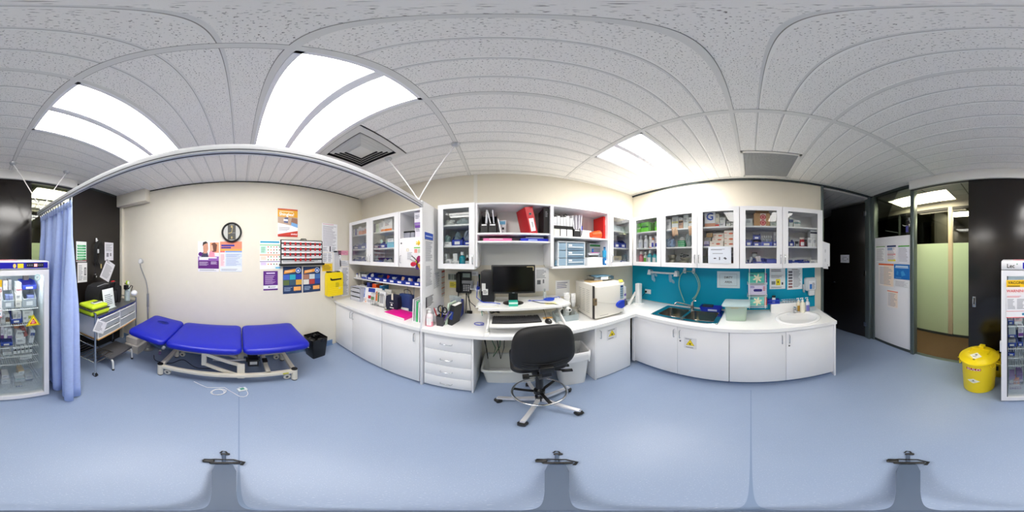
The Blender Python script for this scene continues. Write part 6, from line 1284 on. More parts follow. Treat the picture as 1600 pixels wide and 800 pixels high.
# white roll holder and wrap in the corner
t = T('wrap_dispenser', 'tall white wrap roll dispenser standing in the bench corner', 'dispenser', WO, 1.94, -1.60, ZT)
m = M(t); m.box(mt(236, 238, 238, .4), -.045, .03, -.045, .03, 0, .33, .006); m.done('column'); m = M(t); m.box(WHITE2, .03, .05, -.03, .02, .25, .32, .003); m.done('clip'); m = M(t); m.box(WHITE, -.07, .06, -.06, .05, 0, .018, .005); m.done('base')
m = M(); m.X = Matrix.Rotation(.75, 4, 'Y'); m.box(mt(240, 240, 236), -.008, .008, -.02, .02, 0, .24, .002); m.box(mt(226, 226, 222), .008, .010, -.018, .018, .02, .22); solo(m, 'plastic_rail', 'thin white strip leaning on the wrap dispenser', 'strip', WO, 1.78, -1.66, ZT+.006)
# paper towel dispenser on the cabinet end
t = T('paper_towel_dispenser', 'white paper towel dispenser on the end of wall cabinets', 'dispenser', WC, .925, .18, 1.44)
m = M(t); m.prism(mt(232, 233, 238, .35), [(-.062, .04), (.062, .04), (.062, .335), (-.062, .37)], -.12, .10, 'xz'); m.done('housing'); m = M(t); m.rect(mt(200, 202, 208), -.012, .006, .22, .26, -.1206); m.done('level_window'); m = M(t); m.rect(mt(206, 208, 214), -.012, .006, .10, .14, -.1206); m.done('level_window'); m = M(t); m.disc(MGREY, .03, .06, .006, y=-.1206, n=10); m.done('key_hole'); m = M(t); m.prism(WHITE, [(-.04, .04), (.045, .04), (.05, .005), (-.02, .012)], -.10, -.098, 'xz'); m.done('paper_sheet')
# stickers and notices on doors
FD = DF+.0015
for F, x, y, lb in ((WC, 1078.5, 536.5, 'yellow biohazard triangle on base door under the sink'), (WB, 956, 521.5, 'yellow biohazard triangle on base door under the steriliser')):
    s_, z_ = at(F, x, y, FD); sheet(F, s_-.07, s_+.07, z_-.075, z_+.075, 'white card behind the '+lb, 'card', d=FD, name='door_card', base=(228, 228, 232), rows=[(.1, .8, .8, .95, 1, G2), (.15, .85, .06, .16, 1, (60, 60, 60))]); tri_sign(F, s_, z_, FD+.002, .095, lb, 'bio')
sheet(WC, *pz(WC, 1106.5, 1142.5, 385.5, 411.5, .356), 'white notice with three icons on the glass above the sink', 'notice', d=.356, name='paper_notice', base=(226, 232, 242), rows=[(.12, .82, .78, .88, 2, G1), (.2, .75, .56, .62, 1, G1)], blocks=[([(.22, .3), (.3, .34), (.38, .3), (.3, .26)], (60, 62, 70)), ([(.48, .2), (.48, .38), (.52, .38), (.52, .2)], (70, 72, 80)), ([(.66, .32), (.74, .38), (.82, .28), (.76, .22)], (80, 82, 90))])
# ------------------------------------------------------------------ back wall notices
DP = .003
wn = [(1369, 1383, 384.5, 409.5, 'small white notice at top of the white glazed panel', [(0, 1, .93, .98, (110, 160, 90))], (242, 242, 242)), (1386, 1400, 383.5, 409, 'notice with blue header and yellow foot on white panel', [(0, 1, .9, 1, (40, 60, 110)), (.05, .6, .72, .86, (90, 150, 210)), (.05, .95, .4, .5, (236, 170, 170)), (.1, .95, .04, .14, (240, 226, 40))], (246, 240, 240)), (1403.5, 1421, 383, 411.5, 'white notice with green header on white panel', [(0, 1, .91, .98, (70, 160, 50))], (236, 236, 246)), (1373, 1396.5, 412, 447.5, 'orange bordered table sheet on white panel', [(0, 1, .93, 1, (226, 100, 50)), (.36, .97, .03, .92, (246, 226, 206))], (244, 238, 236)), (1397, 1421.5, 413, 436.5, 'blue poster with white title on white panel', [(0, 1, 0, 1, (20, 110, 190)), (.1, .9, .82, .9, (210, 230, 246)), (.08, .92, .74, .8, (190, 216, 240)), ([(.5, .2), (.45, .5), (.6, .58), (.75, .3)], (60, 150, 210)), ([(.15, .3), (.2, .55), (.3, .5), (.28, .25)], (50, 140, 206))], (20, 110, 190)), (1397, 1421.5, 437.5, 449, 'white text strip below the blue poster', [], (236, 238, 240)), (1386.5, 1403, 454, 481, 'lowest small orange table sheet on white panel', [(0, 1, .92, .97, (230, 110, 60)), (.3, .97, .08, .9, (244, 226, 210))], (242, 236, 234))]
for x0, x1, y0, y1, lb, bl, bs in wn:
    s0, s1, z0, z1 = pz(WD, x0, x1, y0, y1, DP); sheet(WD, s0, s1, z0, z1, lb, 'notice', d=DP, name='paper_notice', base=bs, blocks=bl, rows=[(.08, .92, .08, .86, 12, (176, 172, 180))] if bs[0] > 100 else [(.1, .6, .06, .12, 1, (120, 180, 220))])
t = T('door_bracket', 'chrome and black bracket with blue bottle on the glazing post', 'bracket', WD, -1.33, .03, 2.02)
m = M(t); m.box(CHROME, -.02, .02, -.02, 0, .02, .16, .004); m.done('plate'); m = M(t); m.box(BLACK, -.035, .02, -.05, -.02, .06, .11, .006); m.tube(CHROME, [(0, -.02, .04), (-.06, -.05, .035), (-.09, -.05, .05)], .006); m.done('arm'); m = M(t); m.cyl(mt(40, 40, 120, .4), (-.02, -.035, -.06), (-.02, -.035, .03), .022); m.done('bottle')
# sheet on the open hinged door (its room-side face)
o = sheet(WO, -.11, .11, 0, .155, 'white sign on the dark hinged door', 'sign', name='paper_notice', base=(226, 228, 236), rows=[(.25, .75, .66, .74, 1, (60, 60, 70)), (.2, .45, .4, .55, 2, G1), (.3, .7, .22, .3, 1, (70, 70, 80))], blocks=[(.78, .86, .4, .55, (120, 120, 130))])
a_ = math.radians(18.5); o.location = (2.27+.47*math.cos(a_)-.0225*math.sin(a_), -1.93+.47*math.sin(a_)+.0225*math.cos(a_), 1.56); o.rotation_euler = (0, 0, a_+PI)
# black wall beside the curtain
sheet(WD, *pz(WD, 119, 135, 377.5, 409), 'green and white first aid chart on the black wall', 'chart', name='wall_chart', base=(232, 238, 234), blocks=[(.1, .95, .74-.13*k, .83-.13*k, (50, 160, 100)) for k in range(6)]+[(0, 1, .03, .1, (140, 90, 90))], rows=[(.15, .8, .06, .84, 12, (150, 210, 170))])
sheet(WD, *pz(WD, 121, 136, 410.5, 441), 'white plan sheet below the green first aid chart', 'chart', name='wall_chart', base=(232, 232, 232), blocks=[(.7, .9, .35, .75, (50, 50, 54)), (.6, .95, .1, .3, (200, 200, 200)), (.75, .86, .4, .7, (190, 190, 190))], rows=[(.1, .55, .1, .9, 10, G2)])
sheet(WD, *pz(WD, 163.5, 177, 379, 407), 'white instruction page on black wall right of cable bundle', 'paper', name='paper_notice', base=(226, 226, 234), blocks=[(.2, .45, .2, .42, (130, 130, 140)), (.6, .75, .24, .42, (120, 120, 130))], rows=[(.12, .9, .5, .92, 8, G2)])
sheet(WD, *(1.79, 2.02, 1.20, 1.53), 'tilted white page pinned on the black wall', 'paper', name='paper_notice', base=(230, 230, 238), rows=[(.12, .88, .1, .8, 14, G2), (.1, .5, .86, .94, 2, G1)], tilt=.5)
t = T('cable_bundle', 'black coiled cable bundle hanging from hook on black wall', 'cable', WD, 1.655, .02, 1.30)
for k in range(5):
    m = M(t); m.tube(mt(26, 26, 28, .5), [(.055*math.cos(q)*(1+.1*k)+.012*k-.02, -.02-.008*k, .36+(.17+.012*(k % 3))*math.sin(q)) for q in [2*PI*i/20 for i in range(20)]], .006, 6, True); m.done('loop')
m = M(t); m.tube(RUB, [(-.05, -.04, .3), (-.06, -.03, .15), (-.065, -.03, .0)], .006); m.box(BLACK, -.085, -.05, -.045, -.02, -.03, .03, .005); m.done('plug_end'); m = M(t); m.box(LGREY, -.04, -.01, -.065, -.04, .36, .42, .005); m.done('connector'); m = M(t); m.box(mt(180, 160, 110), .03, .05, -.06, -.04, .12, .19, .004); m.done('brass_plug')
for x, y, lb in ((150.5, 375, 'white hook holding the cable bundle'), (148.5, 431, 'lower white hook below the cable bundle')):
    s_, z_ = at(WD, x, y, 0); m = M(); m.box(WHITE, -.014, .014, -.008, 0, -.03, .03, .004); m.tube(WHITE, [(0, -.008, -.015), (0, -.03, -.02), (0, -.035, .0)], .006); solo(m, 'wall_hook', lb, 'hook', WD, s_, .0, z_)
# ------------------------------------------------------------------ instrument trolley and its load
TR = T('instrument_trolley', 'chrome instrument trolley with clear drawers beside the curtain', 'trolley', WO, -1.56, 1.66, 0, PI+math.radians(8))
CH = mt(196, 198, 200, .2, 1.0); hl, hd_ = .465, .225
for x in (-hl, hl):
    for y in (-hd_, hd_):
        m = M(TR); m.cyl(CH, (x, y, .07), (x, y, .96 if y < 0 else .98), .0125, n=12); lg = m.done('leg')
        m = M(TR); m.cyl(BLACK, (x-.012, y, .034), (x+.012, y, .034), .034, n=16); m.cyl(CH, (x-.014, y, .034), (x+.014, y, .034), .014, n=12); m.box(CH, x-.016, x+.016, y-.01, y+.01, .05, .08, .003); m.done('castor', lg)
for z, nm in ((.90, 'top_shelf'), (.24, 'lower_shelf')):
    m = M(TR)
    if nm == 'top_shelf': m.box(mt(120, 122, 126, .35, .7), -hl, hl, -hd_, hd_, z, z+.008)
    else:
        for k in range(9): y = -hd_+k*hd_/4; m.tube(CH, [(-hl+.34, y, z), (-hl, y, z)], .004)
        m.tube(CH, [(-hl, -hd_, z), (-hl, hd_, z)], .006); m.tube(CH, [(-hl+.34, -hd_, z), (-hl+.34, hd_, z)], .006)
    m.done(nm)
m = M(TR)
for z in (.96,): m.tube(CH, [(-hl, -hd_, z), (-hl, hd_, z), (hl, hd_, z), (hl, -hd_, z)], .007)
for z in (.50, .60): m.tube(CH, [(-hl, -hd_, z), (-hl, hd_, z)], .007)
m.done('guard_rail')
m = M(TR); m.box(mt(206, 160, 96, .5), -hl+.04, hl-.02, -hd_-.01, hd_-.02, .585, .603, .002); m.done('wood_base')
DW_ = mt(232, 233, 234, .35)
m = M(TR); xa, xm, xb = -hl+.04, .02, hl-.02
for x in (xa, xm-.012, xb-.012): m.box(DW_, x, x+.014, -hd_-.005, hd_-.03, .603, .895)
m.box(DW_, xa, xb, hd_-.035, hd_-.03, .603, .895); m.box(DW_, xa, xb, -hd_-.005, hd_-.03, .603, .61); m.box(mt(40, 54, 130, .5), xa, xb, -hd_-.006, hd_-.03, .886, .897); m.done('drawer_case')
CD = milky('drawer_plastic', (228, 232, 234), .45)
for (x0, x1, zs) in ((xa+.016, xm-.014, ((.615, .695, .0), (.71, .79, .0), (.80, .872, 0))), (xm+.004, xb-.014, ((.62, .74, 0), (.755, .872, 0)))):
    for z0, z1, _ in zs:
        m = M(TR); m.box(CD, x0, x1, -hd_-.006, -hd_-.002, z0, z1); m.box(CD, x0, x0+.003, -hd_, hd_-.05, z0, z1-.01); m.box(CD, x1-.003, x1, -hd_, hd_-.05, z0, z1-.01); m.box(CD, x0, x1, -hd_, hd_-.05, z0, z0+.003); dd = m.done('drawer')
        m = M(TR); m.box(DW_, x0, x1, -hd_-.016, -hd_-.004, z1-.012, z1, .003); m.done('pull_lip', dd)
        for q in range(3):
            m = M(TR); xx = x0+(x1-x0)*(.2+.3*q); m.box(mt(*random.choice([(226, 228, 232), (206, 210, 218), (180, 186, 196), (236, 226, 206)]), .5), xx-.045, xx+.045, -hd_+.02+.01*q, -hd_+.09, z0+.004, z0+(z1-z0)*random.uniform(.5, .75), .003); m.done('packed_supply', dd)
c8, s8 = math.cos(math.radians(8)), math.sin(math.radians(8))
def tw(x, y): return -1.56+x*c8-y*s8, -(-1.66+x*s8+y*c8)
X_, Y_ = tw(.38, .24); m = M(); m.X = Matrix.Rotation(.55, 4, 'Y'); m.box(mt(240, 240, 242, .6), -.10, .10, -.001, .001, -.11, .04); m.rows(mt(150, 150, 156), -.08, .06, -.09, .02, 7, -.0016); solo(m, 'hanging_page', 'white page clipped hanging at the trolley corner', 'paper', WO, X_, Y_, .80, PI+math.radians(8))
# lime green aid case
X_, Y_ = tw(.33, .06); LM = mt(196, 222, 40, .45)
t = T('defibrillator_case', 'lime green rescue case on the trolley beside the curtain', 'case', WO, X_, Y_, .909, PI+math.radians(4))
m = M(t); m.box(LM, -.15, .15, -.15, .12, 0, .07, .025, 3); m.box(LM, -.135, .13, -.14, .11, .07, .125, .025, 3); m.done('shell'); m = M(t); m.box(mt(60, 62, 60), -.151, .151, -.151, .121, .062, .074, .004); m.done('seam'); m = M(t); m.box(mt(206, 210, 206), -.06, .09, -.09, -.02, .125, .14, .008); m.box(mt(70, 72, 74), -.04, .07, -.075, -.04, .14, .146, .004); m.done('handle')
X_, Y_ = tw(.085, .135); m = M(); m.X = Matrix.Rotation(-.14, 4, 'X'); m.box(mt(226, 234, 234, .4), -.11, .11, -.003, .003, 0, .27, .002); m.rows(mt(120, 130, 136), -.08, .08, .05, .2, 6, -.0035); m.box(mt(210, 220, 222), -.10, .10, -.03, .003, 0, .004); solo(m, 'sign_holder', 'pale page in a clear stand before the black bag', 'sign', WO, X_, Y_, .909, PI+math.radians(6))
X_, Y_ = tw(-.06, -.085)
t = T('medical_bag', 'large black emergency bag on the trolley against black wall', 'bag', WO, X_, Y_, .909, PI+math.radians(8))
BG = mt(26, 26, 29, .8); m = M(t); m.prism(BG, [(-.25, 0), (.25, 0), (.262, .10), (.25, .22), (.20, .285), (.10, .31), (-.10, .31), (-.21, .28), (-.255, .2), (-.262, .1)], -.13, .13, 'xz'); m.done('body', ang=30)
m = M(t); m.box(mt(22, 22, 24, .8), -.24+.48, .34, -.10, .10, .02, .24, .035, 3); m.done('end_pocket'); m = M(t); m.box(mt(30, 30, 33, .8), -.18, .12, -.155, -.12, .03, .20, .02); m.done('front_pocket'); m = M(t); m.tube(mt(150, 152, 156), [(.17, -.132, .02), (.16, -.134, .2), (.10, -.1, .3), (-.08, -.08, .315), (-.20, -.05, .29)], .005); m.done('piping'); m = M(t); m.tube(BG, [(-.10, -.14, .22), (-.08, -.17, .33), (.04, -.17, .335), (.06, -.14, .23)], .014); m.done('grab_handle'); m = M(t); m.prism(BG, [(.15, .0), (.20, .0), (.14, .24), (.10, .22)], -.158, -.15, 'xz'); m.done('strap'); m = M(t); m.box(RED, .14, .20, -.06, -.02, .27, .325, .006); m.done('red_tag')
X_, Y_ = tw(-.39, .13)
t = T('oxygen_kit', 'portable oxygen kit with green gauge and white mask on trolley end', 'oxygen kit', WO, X_, Y_, .909, PI)
m = M(t); m.cyl(mt(206, 222, 214, .4), (0, .02, 0), (0, .02, .22), .045, n=20); m.ell(mt(206, 222, 214, .4), (0, .02, .22), (.045, .045, .03), 16, 8); m.done('cylinder'); m = M(t); m.cyl(CH, (0, .02, .24), (0, .02, .31), .014); m.cyl(CH, (-.05, .02, .28), (.05, .02, .28), .010); m.done('valve')
m = M(t); m.cyl(mt(170, 206, 40), (-.055, -.02, .30), (-.055, -.045, .30), .032, n=18); m.cyl(WHITE, (-.055, -.045, .30), (-.055, -.047, .30), .024, n=18); m.done('gauge'); m = M(t); m.ell(mt(236, 238, 240, .3), (.07, -.06, .12), (.06, .05, .045), 16, 10); m.done('mask'); m = M(t); m.box(BLACK, -.08, -.02, -.03, .03, .19, .26, .008); m.tube(RUB, [(-.06, -.05, .2), (-.03, -.08, .26), (.02, -.07, .24), (.03, -.03, .15)], .006); m.done('regulator'); m = M(t); m.cyl(CLEARP, (-.06, -.03, .02), (-.06, -.03, .17), .035, n=16); m.done('clear_bottle')
# step stool and cartons under the trolley
t = T('step_stool', 'grey topped step stool with white tube legs under the trolley', 'step stool', WO, -1.56, 1.52, 0, math.radians(2))
m = M(t); m.box(mt(84, 84, 88, .7, noise=.1, scale=90, bump=.3), -.215, .215, -.14, .16, .195, .225, .008); m.done('tread')
for x in (-.19, .19):
    for sg, y0 in ((-1, -.12), (1, .14)):
        m = M(t); m.tube(mt(232, 232, 230, .35), smooth([(x, y0-sg*.06, .19), (x, y0, .188), (x, y0+sg*.03, .15), (x, y0+sg*.035, .02)], 4), .013, 10); lg = m.done('leg'); m = M(t); m.cyl(BLACK, (x, y0+sg*.035, 0), (x, y0+sg*.035, .026), .017); m.done('rubber_foot', lg)
carton(WO, -2.20, -1.90, 1.60, 0, .15, .24, (206, 202, 196), 'lower grey carton on floor behind the stool', (180, 176, 170), (.0, .2)); carton(WO, -2.17, -1.93, 1.60, .152, .12, .2, (214, 208, 200), 'upper grey carton stacked behind the stool', (196, 190, 180), (.4, .6))
m = M(); m.tube(RUB, smooth([(0, 0, .006), (.12, .10, .006), (.10, .30, .006), (-.05, .42, .006), (.1, .65, .006), (.05, .9, .006)], 6), .005); solo(m, 'cable', 'black cable snaking on the floor under the bed', 'cable', WO, -2.0, 1.15, 0)
m = M(); m.box(WHITE2, -.03, .03, -.018, .018, 0, .035, .005); m.box(mt(150, 120, 180), .04, .07, -.015, .02, 0, .05, .006); solo(m, 'plug_adaptor', 'small white plug adaptor on floor near the lamp base', 'adaptor', WO, -2.13, 1.12, 0, .4)
# ------------------------------------------------------------------ low camera tripod standing in the middle of the room
SL = mt(78, 94, 118, .5)
t = T('camera_tripod', 'low three legged tripod with black leg clamps on the floor centre', 'tripod', WO, 0, 0, 0)
m = M(t); m.lathe(SL, [(0, .05), (.012, .05), (.015, .055), (.015, .075), (.008, .08), (0, .08)], n=18); m.done('hub')
for px in (350, 870, 1419):
    a, b = bear(px); ang = math.atan2(b, a); X_ = Matrix.Rotation(ang, 4, 'Z')
    m = M(t); m.X = X_; vs = []
    for r_, hw_, z0, z1 in ((.012, .003, .055, .07), (.2, .015, .04, .062), (.40, .030, .012, .05), (.47, .026, .006, .04), (.485, .018, .006, .02)):
        vs += [(r_, -hw_, z0), (r_, hw_, z0), (r_, hw_, z1), (r_, -hw_, z1)]
    fs = [(0, 3, 2, 1), (16, 17, 18, 19)]
    for q in range(4): fs += [(q*4+i, q*4+(i+1) % 4, q*4+4+(i+1) % 4, q*4+4+i) for i in range(4)]
    m.add(vs, fs, SL); lg = m.done('leg')
    m = M(t); m.X = X_; m.box(BLACK, .485, .505, -.05, .045, .008, .03, .006); m.tube(BLACK, [(.47, -.05, .02), (.50, -.062, .02), (.53, -.03, .02), (.535, .03, .02), (.52, .07, .02)], .006); m.done('leg_clamp', lg)
    m = M(t); m.X = X_; m.box(BLACK, .50, .535, .03, .068, .008, .03, .006); m.done('clamp_lever', lg)
    m = M(t); m.X = X_; m.tube(SL, [(.48, 0, .014), (.60, 0, .010)], .007); m.done('foot_rod', lg)
    m = M(t); m.X = X_; m.box(BLACK, .585, .605, -.022, .012, .0, .02, .005); m.tube(BLACK, [(.605, -.012, .012), (.625, -.006, .014), (.628, .006, .014), (.608, .014, .012)], .004); m.done('foot', lg)
# ------------------------------------------------------------------ contents of the cabinets
ZS = (1.496, 1.73, 1.965)       # bottom, middle, top shelf
def cx(F, x0, x1, d, lvl, h, rgb, label, band=None, bz=(0, .3), dep=.10, dz=0.0, **k):
    return carton(F, sx(F, x0, d), sx(F, x1, d), d, ZS[lvl]+dz, h, dep, rgb, label, band, bz, **k)
def bb_(F, x0, x1, lvl, h, label, col=BLUEBIN, d1=.29, fr=.55, d0=.06, tag=True): return bluebin(F, sx(F, x0, d1), sx(F, x1, d1), d0, d1, ZS[lvl], h, label, col, tag, None, fr)
def bo(F, x, lvl, r, h, body, cap, label, d=.24, **k): return bottle(F, sx(F, x, d), d, ZS[lvl], r, h, body, cap, label, **k)
def bag(F, x0, x1, lvl, h, rgb, label, d=.22, mixw=.45, dep=.05, name='plastic_bag', dz=0, lumps=7):
    s0, s1 = sx(F, x0, d), sx(F, x1, d); w_ = (s1-s0)/2; m = M(); mm = milky('bag_%d_%d_%d' % rgb, rgb, mixw)
    for i in range(lumps):
        a, b_, c = random.uniform(-.45, .45)*w_, random.uniform(-.3, .3)*dep, h*random.uniform(.25, .62); m.X = Matrix.Translation((a, b_, c)) @ Matrix.Rotation(random.uniform(-.6, .6), 4, 'Y'); m.ell(mm, (0, 0, 0), (w_*random.uniform(.35, .52), dep*.55, h*random.uniform(.25, .36)), 9, 6)
    m.X = None; m.ell(mm, (0, 0, h*.26), (w_*.9, dep*.8, h*.26), 12, 6)
    return solo(m, name, label, 'bag', F, (s0+s1)/2, d, ZS[lvl]+dz)
Wt = (238, 238, 240); Or = (238, 130, 50); Bl = (40, 70, 180)
CLB = 'left pane of the cabinet above the bin shelf'; CRB = 'right pane of the cabinet above the bin shelf'
# cabinet above the bin shelf
cx(WB, 551, 554.5, .27, 2, .12, Wt, 'slim white carton on top shelf nearest the left corner'); cx(WB, 554.8, 557, .27, 2, .125, Bl, 'thin blue box beside the slim white carton')
cx(WB, 557.3, 560, .27, 2, .12, Wt, 'narrow white carton between thin blue box and orange cartons'); cx(WB, 560.3, 564.8, .27, 2, .15, Wt, 'tall carton with orange lower half on left top shelf', Or, (0, .5))
cx(WB, 565, 569.2, .27, 2, .12, Wt, 'short carton with orange lower half on left top shelf', Or, (0, .6)); cx(WB, 569.4, 573, .27, 2, .13, Wt, 'carton with orange stripe against the middle panel', Or, (.1, .7))
bb_(WB, 551.5, 562, 1, .10, 'blue bin with tape roll on middle shelf near the corner'); bb_(WB, 562.3, 574, 1, .11, 'blue bin with white card on middle shelf by middle panel')
m = M(); m.X = Matrix.Rotation(1.2, 4, 'X'); m.lathe(mt(236, 236, 238, .5), [(.02, 0), (.042, 0), (.042, .03), (.02, .03), (.02, 0)], n=20); solo(m, 'tape_roll', 'white bandage roll in the corner blue bin', 'roll', WB, sx(WB, 556, .22), .20, ZS[1]+.035)
bb_(WB, 551.5, 563, 0, .10, 'blue bin on bottom shelf nearest the left corner'); bb_(WB, 563.3, 574, 0, .10, 'blue bin on bottom shelf by the middle panel')
bag(WB, 553, 560, 0, .09, (226, 230, 236), 'white dressing bag in the bottom corner blue bin', dz=.01); cx(WB, 565, 571, .2, 0, .11, Wt, 'white packet standing in bottom blue bin by the panel', dep=.04, dz=.004)
cx(WB, 583.5, 586.5, .27, 2, .145, (96, 76, 150), 'thin purple box on top shelf right of middle panel'); cx(WB, 586.8, 591.5, .27, 2, .135, (206, 222, 190), 'pale green carton beside the thin purple box'); cx(WB, 591.8, 595, .27, 2, .15, Wt, 'white carton between the pale green and orange cartons')
cx(WB, 595.2, 600, .27, 2, .165, Wt, 'tall white carton with orange foot on top shelf', Or, (0, .25)); cx(WB, 600.3, 612.5, .27, 2, .185, Wt, 'big white carton with wide orange foot on top shelf', Or, (0, .22))
bb_(WB, 583, 593.5, 1, .09, 'dark blue tray bin on middle shelf right of panel', mt(20, 36, 110, .4)); bb_(WB, 593.7, 603.5, 1, .10, 'blue bin with green packets on middle shelf'); packets(WB, sx(WB, 594, .25), sx(WB, 603, .25), .15, .25, ZS[1]+.01, 3, [(190, 226, 206), (226, 236, 230)], 'green and white packet in middle shelf blue bin', 'green packets', .13)
cx(WB, 604, 615, .27, 1, .08, (130, 200, 226), 'light blue box on middle shelf right end', lines=False); cx(WB, 605.5, 614.5, .26, 1, .05, Wt, 'white box stacked on the light blue box', dz=.081)
bb_(WB, 583, 597, 0, .09, 'blue bin with white bag on bottom shelf'); bag(WB, 584, 592, 0, .15, (236, 238, 242), 'white bag in the bottom shelf blue bin', mixw=.1, dz=.01); bag(WB, 598, 606, 0, .09, (206, 210, 214), 'clear bag of tubing next to the bottom blue bin'); bag(WB, 606, 615, 0, .10, (226, 226, 224), 'clear bag of supplies at bottom right corner')
# glass cabinet by the divider
LU = 'cabinet beside the divider'
bag(WB, 694, 712, 2, .09, (232, 234, 232), 'white folded wrap on top shelf of divider side cabinet', mixw=.15); bag(WB, 712, 736, 2, .10, (206, 216, 218), 'clear tubing bag on top shelf of divider side cabinet')
cx(WB, 703, 736, .20, 2, .03, (240, 240, 240), 'flat white box on top shelf lying behind tubing bag', dz=.11, dep=.12, lines=False)
bag(WB, 693.5, 706, 1, .16, (196, 222, 220), 'clear mask bag on middle shelf by the divider'); bb_(WB, 706, 723.5, 1, .115, 'blue bin with syringes in divider side cabinet'); bb_(WB, 724, 737, 1, .115, 'blue bin next to the syringe bin', fr=.4)
cx(WB, 693.5, 705.5, .28, 1, .045, Wt, 'flat white box under mask bag', dep=.06); bag(WB, 708, 722, 1, .17, (170, 190, 200), 'clear syringe pouch in the divider side blue bin', dz=.02); bag(WB, 725, 736, 1, .18, (200, 210, 226), 'clear wrap in the bin beside the syringes', dz=.02)
cx(WB, 694, 698, .27, 0, .145, (226, 228, 230), 'tall grey white carton at bottom left of divider cabinet'); cx(WB, 697.5, 704.5, .285, 0, .085, Wt, 'white carton with blue bars in front row', Bl, (.1, .4)); cx(WB, 705, 711.5, .285, 0, .06, Wt, 'low white carton with purple edge in front row', (90, 70, 160), (0, .2))
cx(WB, 707.5, 714.5, .22, 0, .15, (240, 240, 240), 'white milk carton shaped box on bottom shelf', lines=False, dep=.06); cx(WB, 712, 717, .285, 0, .065, Wt, 'small white carton before the milk carton box', (60, 60, 150), (.0, .15))
bo(WB, 722.5, 0, .036, .165, mt(20, 150, 170, .2), WHITE, 'teal bottle with white cap in divider side cabinet', fill=mt(16, 140, 170, .2)); bo(WB, 730.5, 0, .024, .13, mt(40, 30, 30, .2), WHITE, 'dark brown bottle with white cap in divider cabinet', band=PAPER); cx(WB, 733.5, 737, .25, 0, .07, (70, 90, 190), 'small blue carton at the hinge side'); cx(WB, 727, 729, .28, 0, .06, Wt, 'thin white carton beside the teal bottle')
# open shelf above the monitor
zt, zl = 1.862, 1.775
def magfile(F, s0, s1, d, z, label, col=(30, 30, 33), dep=.22, h=.24):
    t = T('magazine_file', label, 'magazine file', F, (s0+s1)/2, d, z); w_ = s1-s0-.003; c = mt(*col, .5); m = M(t); th = .003
    for sg in (-1, 1): a = sg*w_/2; b = a-sg*th; m.prism(c, [(0, 0), (dep, 0), (dep, h), (dep*.6, h), (0, h*.45)], min(a, b), max(a, b), 'yz')
    m.box(c, -w_/2, w_/2, 0, th, 0, h*.45); m.box(c, -w_/2, w_/2, dep-th, dep, 0, h); m.box(c, -w_/2, w_/2, 0, dep, 0, th); m.done('holder')
    m = M(t); m.rect(PAPER, -w_*.34, w_*.34, h*.36, h*.42, -.0008); m.done('label_card'); return t
for x0, x1, lb in ((750.5, 762.5, 'left black magazine file on shelf above the monitor'), (763, 776, 'right black magazine file on shelf above the monitor')):
    magfile(WB, sx(WB, x0, .27), sx(WB, x1, .27), .27, zt, lb)
for k, (x, ln, c, lb) in enumerate([(758.5, .05, Wt, 'white journal leaning out of the left magazine file'), (761, .0, (200, 204, 214), 'grey journal in the left magazine file'), (770, -.22, Wt, 'white journal leaning in the right magazine file'), (773.5, -.1, (216, 214, 222), 'tall white journal in the right magazine file')]):
    papers_upright(WB, sx(WB, x, .22), .23, zt+.004, .15, .275, .012, c, lb, 'journal', lean=ln, cat='journal')
papers_upright(WB, sx(WB, 783, .22), .25, zt, .15, .17, .014, Wt, 'white booklet leaning right of the magazine files', 'booklet', lean=-.2, cat='booklet')
leaflet(WB, sx(WB, 784.5, .10), .12, zt, .095, .19, (236, 240, 244), 'white and blue book facing out above the monitor', [(.1, .9, .7, .92, (110, 180, 220)), (.5, .75, .35, .5, (50, 50, 60))], name='book', cat='book')
def binder(F, s0, s1, d, z, h, dep, rgb, label, tilt=0.0, lab=True, ring=True, rev=False):
    w_ = abs(s1-s0); t = T('lever_arch_binder', label, 'binder', F, (s0+s1)/2, d, z); c = mt(*rgb, .4); X_ = Matrix.Rotation(tilt, 4, 'Y')
    if tilt: X_ = Matrix.Translation((w_*.5, 0, 0)) @ X_ @ Matrix.Translation((-w_*.5, 0, 0))
    m = M(t); m.X = X_; m.box(c, -w_/2, -w_/2+.003, 0, dep, 0, h); m.box(c, w_/2-.003, w_/2, 0, dep, 0, h); m.box(c, -w_/2, w_/2, -.002, .001, 0, h, .0005, 1); m.done('cover')
    m = M(t); m.X = X_; m.box(mt(240, 238, 232, .8), -w_/2+.005, w_/2-.006, .02, dep-.006, .004, h-.012); m.done('pages')
    if lab: m = M(t); m.X = X_; m.rect(PAPER, -w_*.32, w_*.32, h*.12, h*.58, -.0028); m.rows(INK, -w_*.05, w_*.12, h*.25, h*.45, 4, -.0032); m.done('spine_label')
    if ring:
        m = M(t); m.X = X_; zz = h*.74; m.cyl(CHROME, (0, -.0022, zz), (0, -.004, zz), .016, n=20); m.cyl(BLACK, (0, -.004, zz), (0, -.0045, zz), .011, n=20); m.done('finger_ring')
    return t
b = binder(WB, sx(WB, 828, .28), sx(WB, 841, .28), .28, zt, .315, .24, (186, 16, 30), 'red lever arch binder tilted on shelf above the monitor', -.22)
b.rotation_euler = (0, 0, WB.ang+.30)
b = binder(WB, sx(WB, 849.5, .29), sx(WB, 858, .29), .29, zt, .30, .26, (40, 38, 40), 'black lever arch binder at right end above the monitor', 0, False, False)
m = M(b); m.rows(mt(150, 150, 156), -.012, .016, .19, .26, 4, -.0035); m.done('spine_print')
m = M(); m.box(mt(244, 120, 176, .5), -.155, .155, 0, .22, 0, .032, .003); m.rect(PAPER, -.09, .06, .019, .027, -.0008); solo(m, 'box_folder', 'pink box folder lying on the thin shelf above the monitor', 'folder', WB, (sx(WB, 754, .28)+sx(WB, 801, .28))/2, .28, zl)
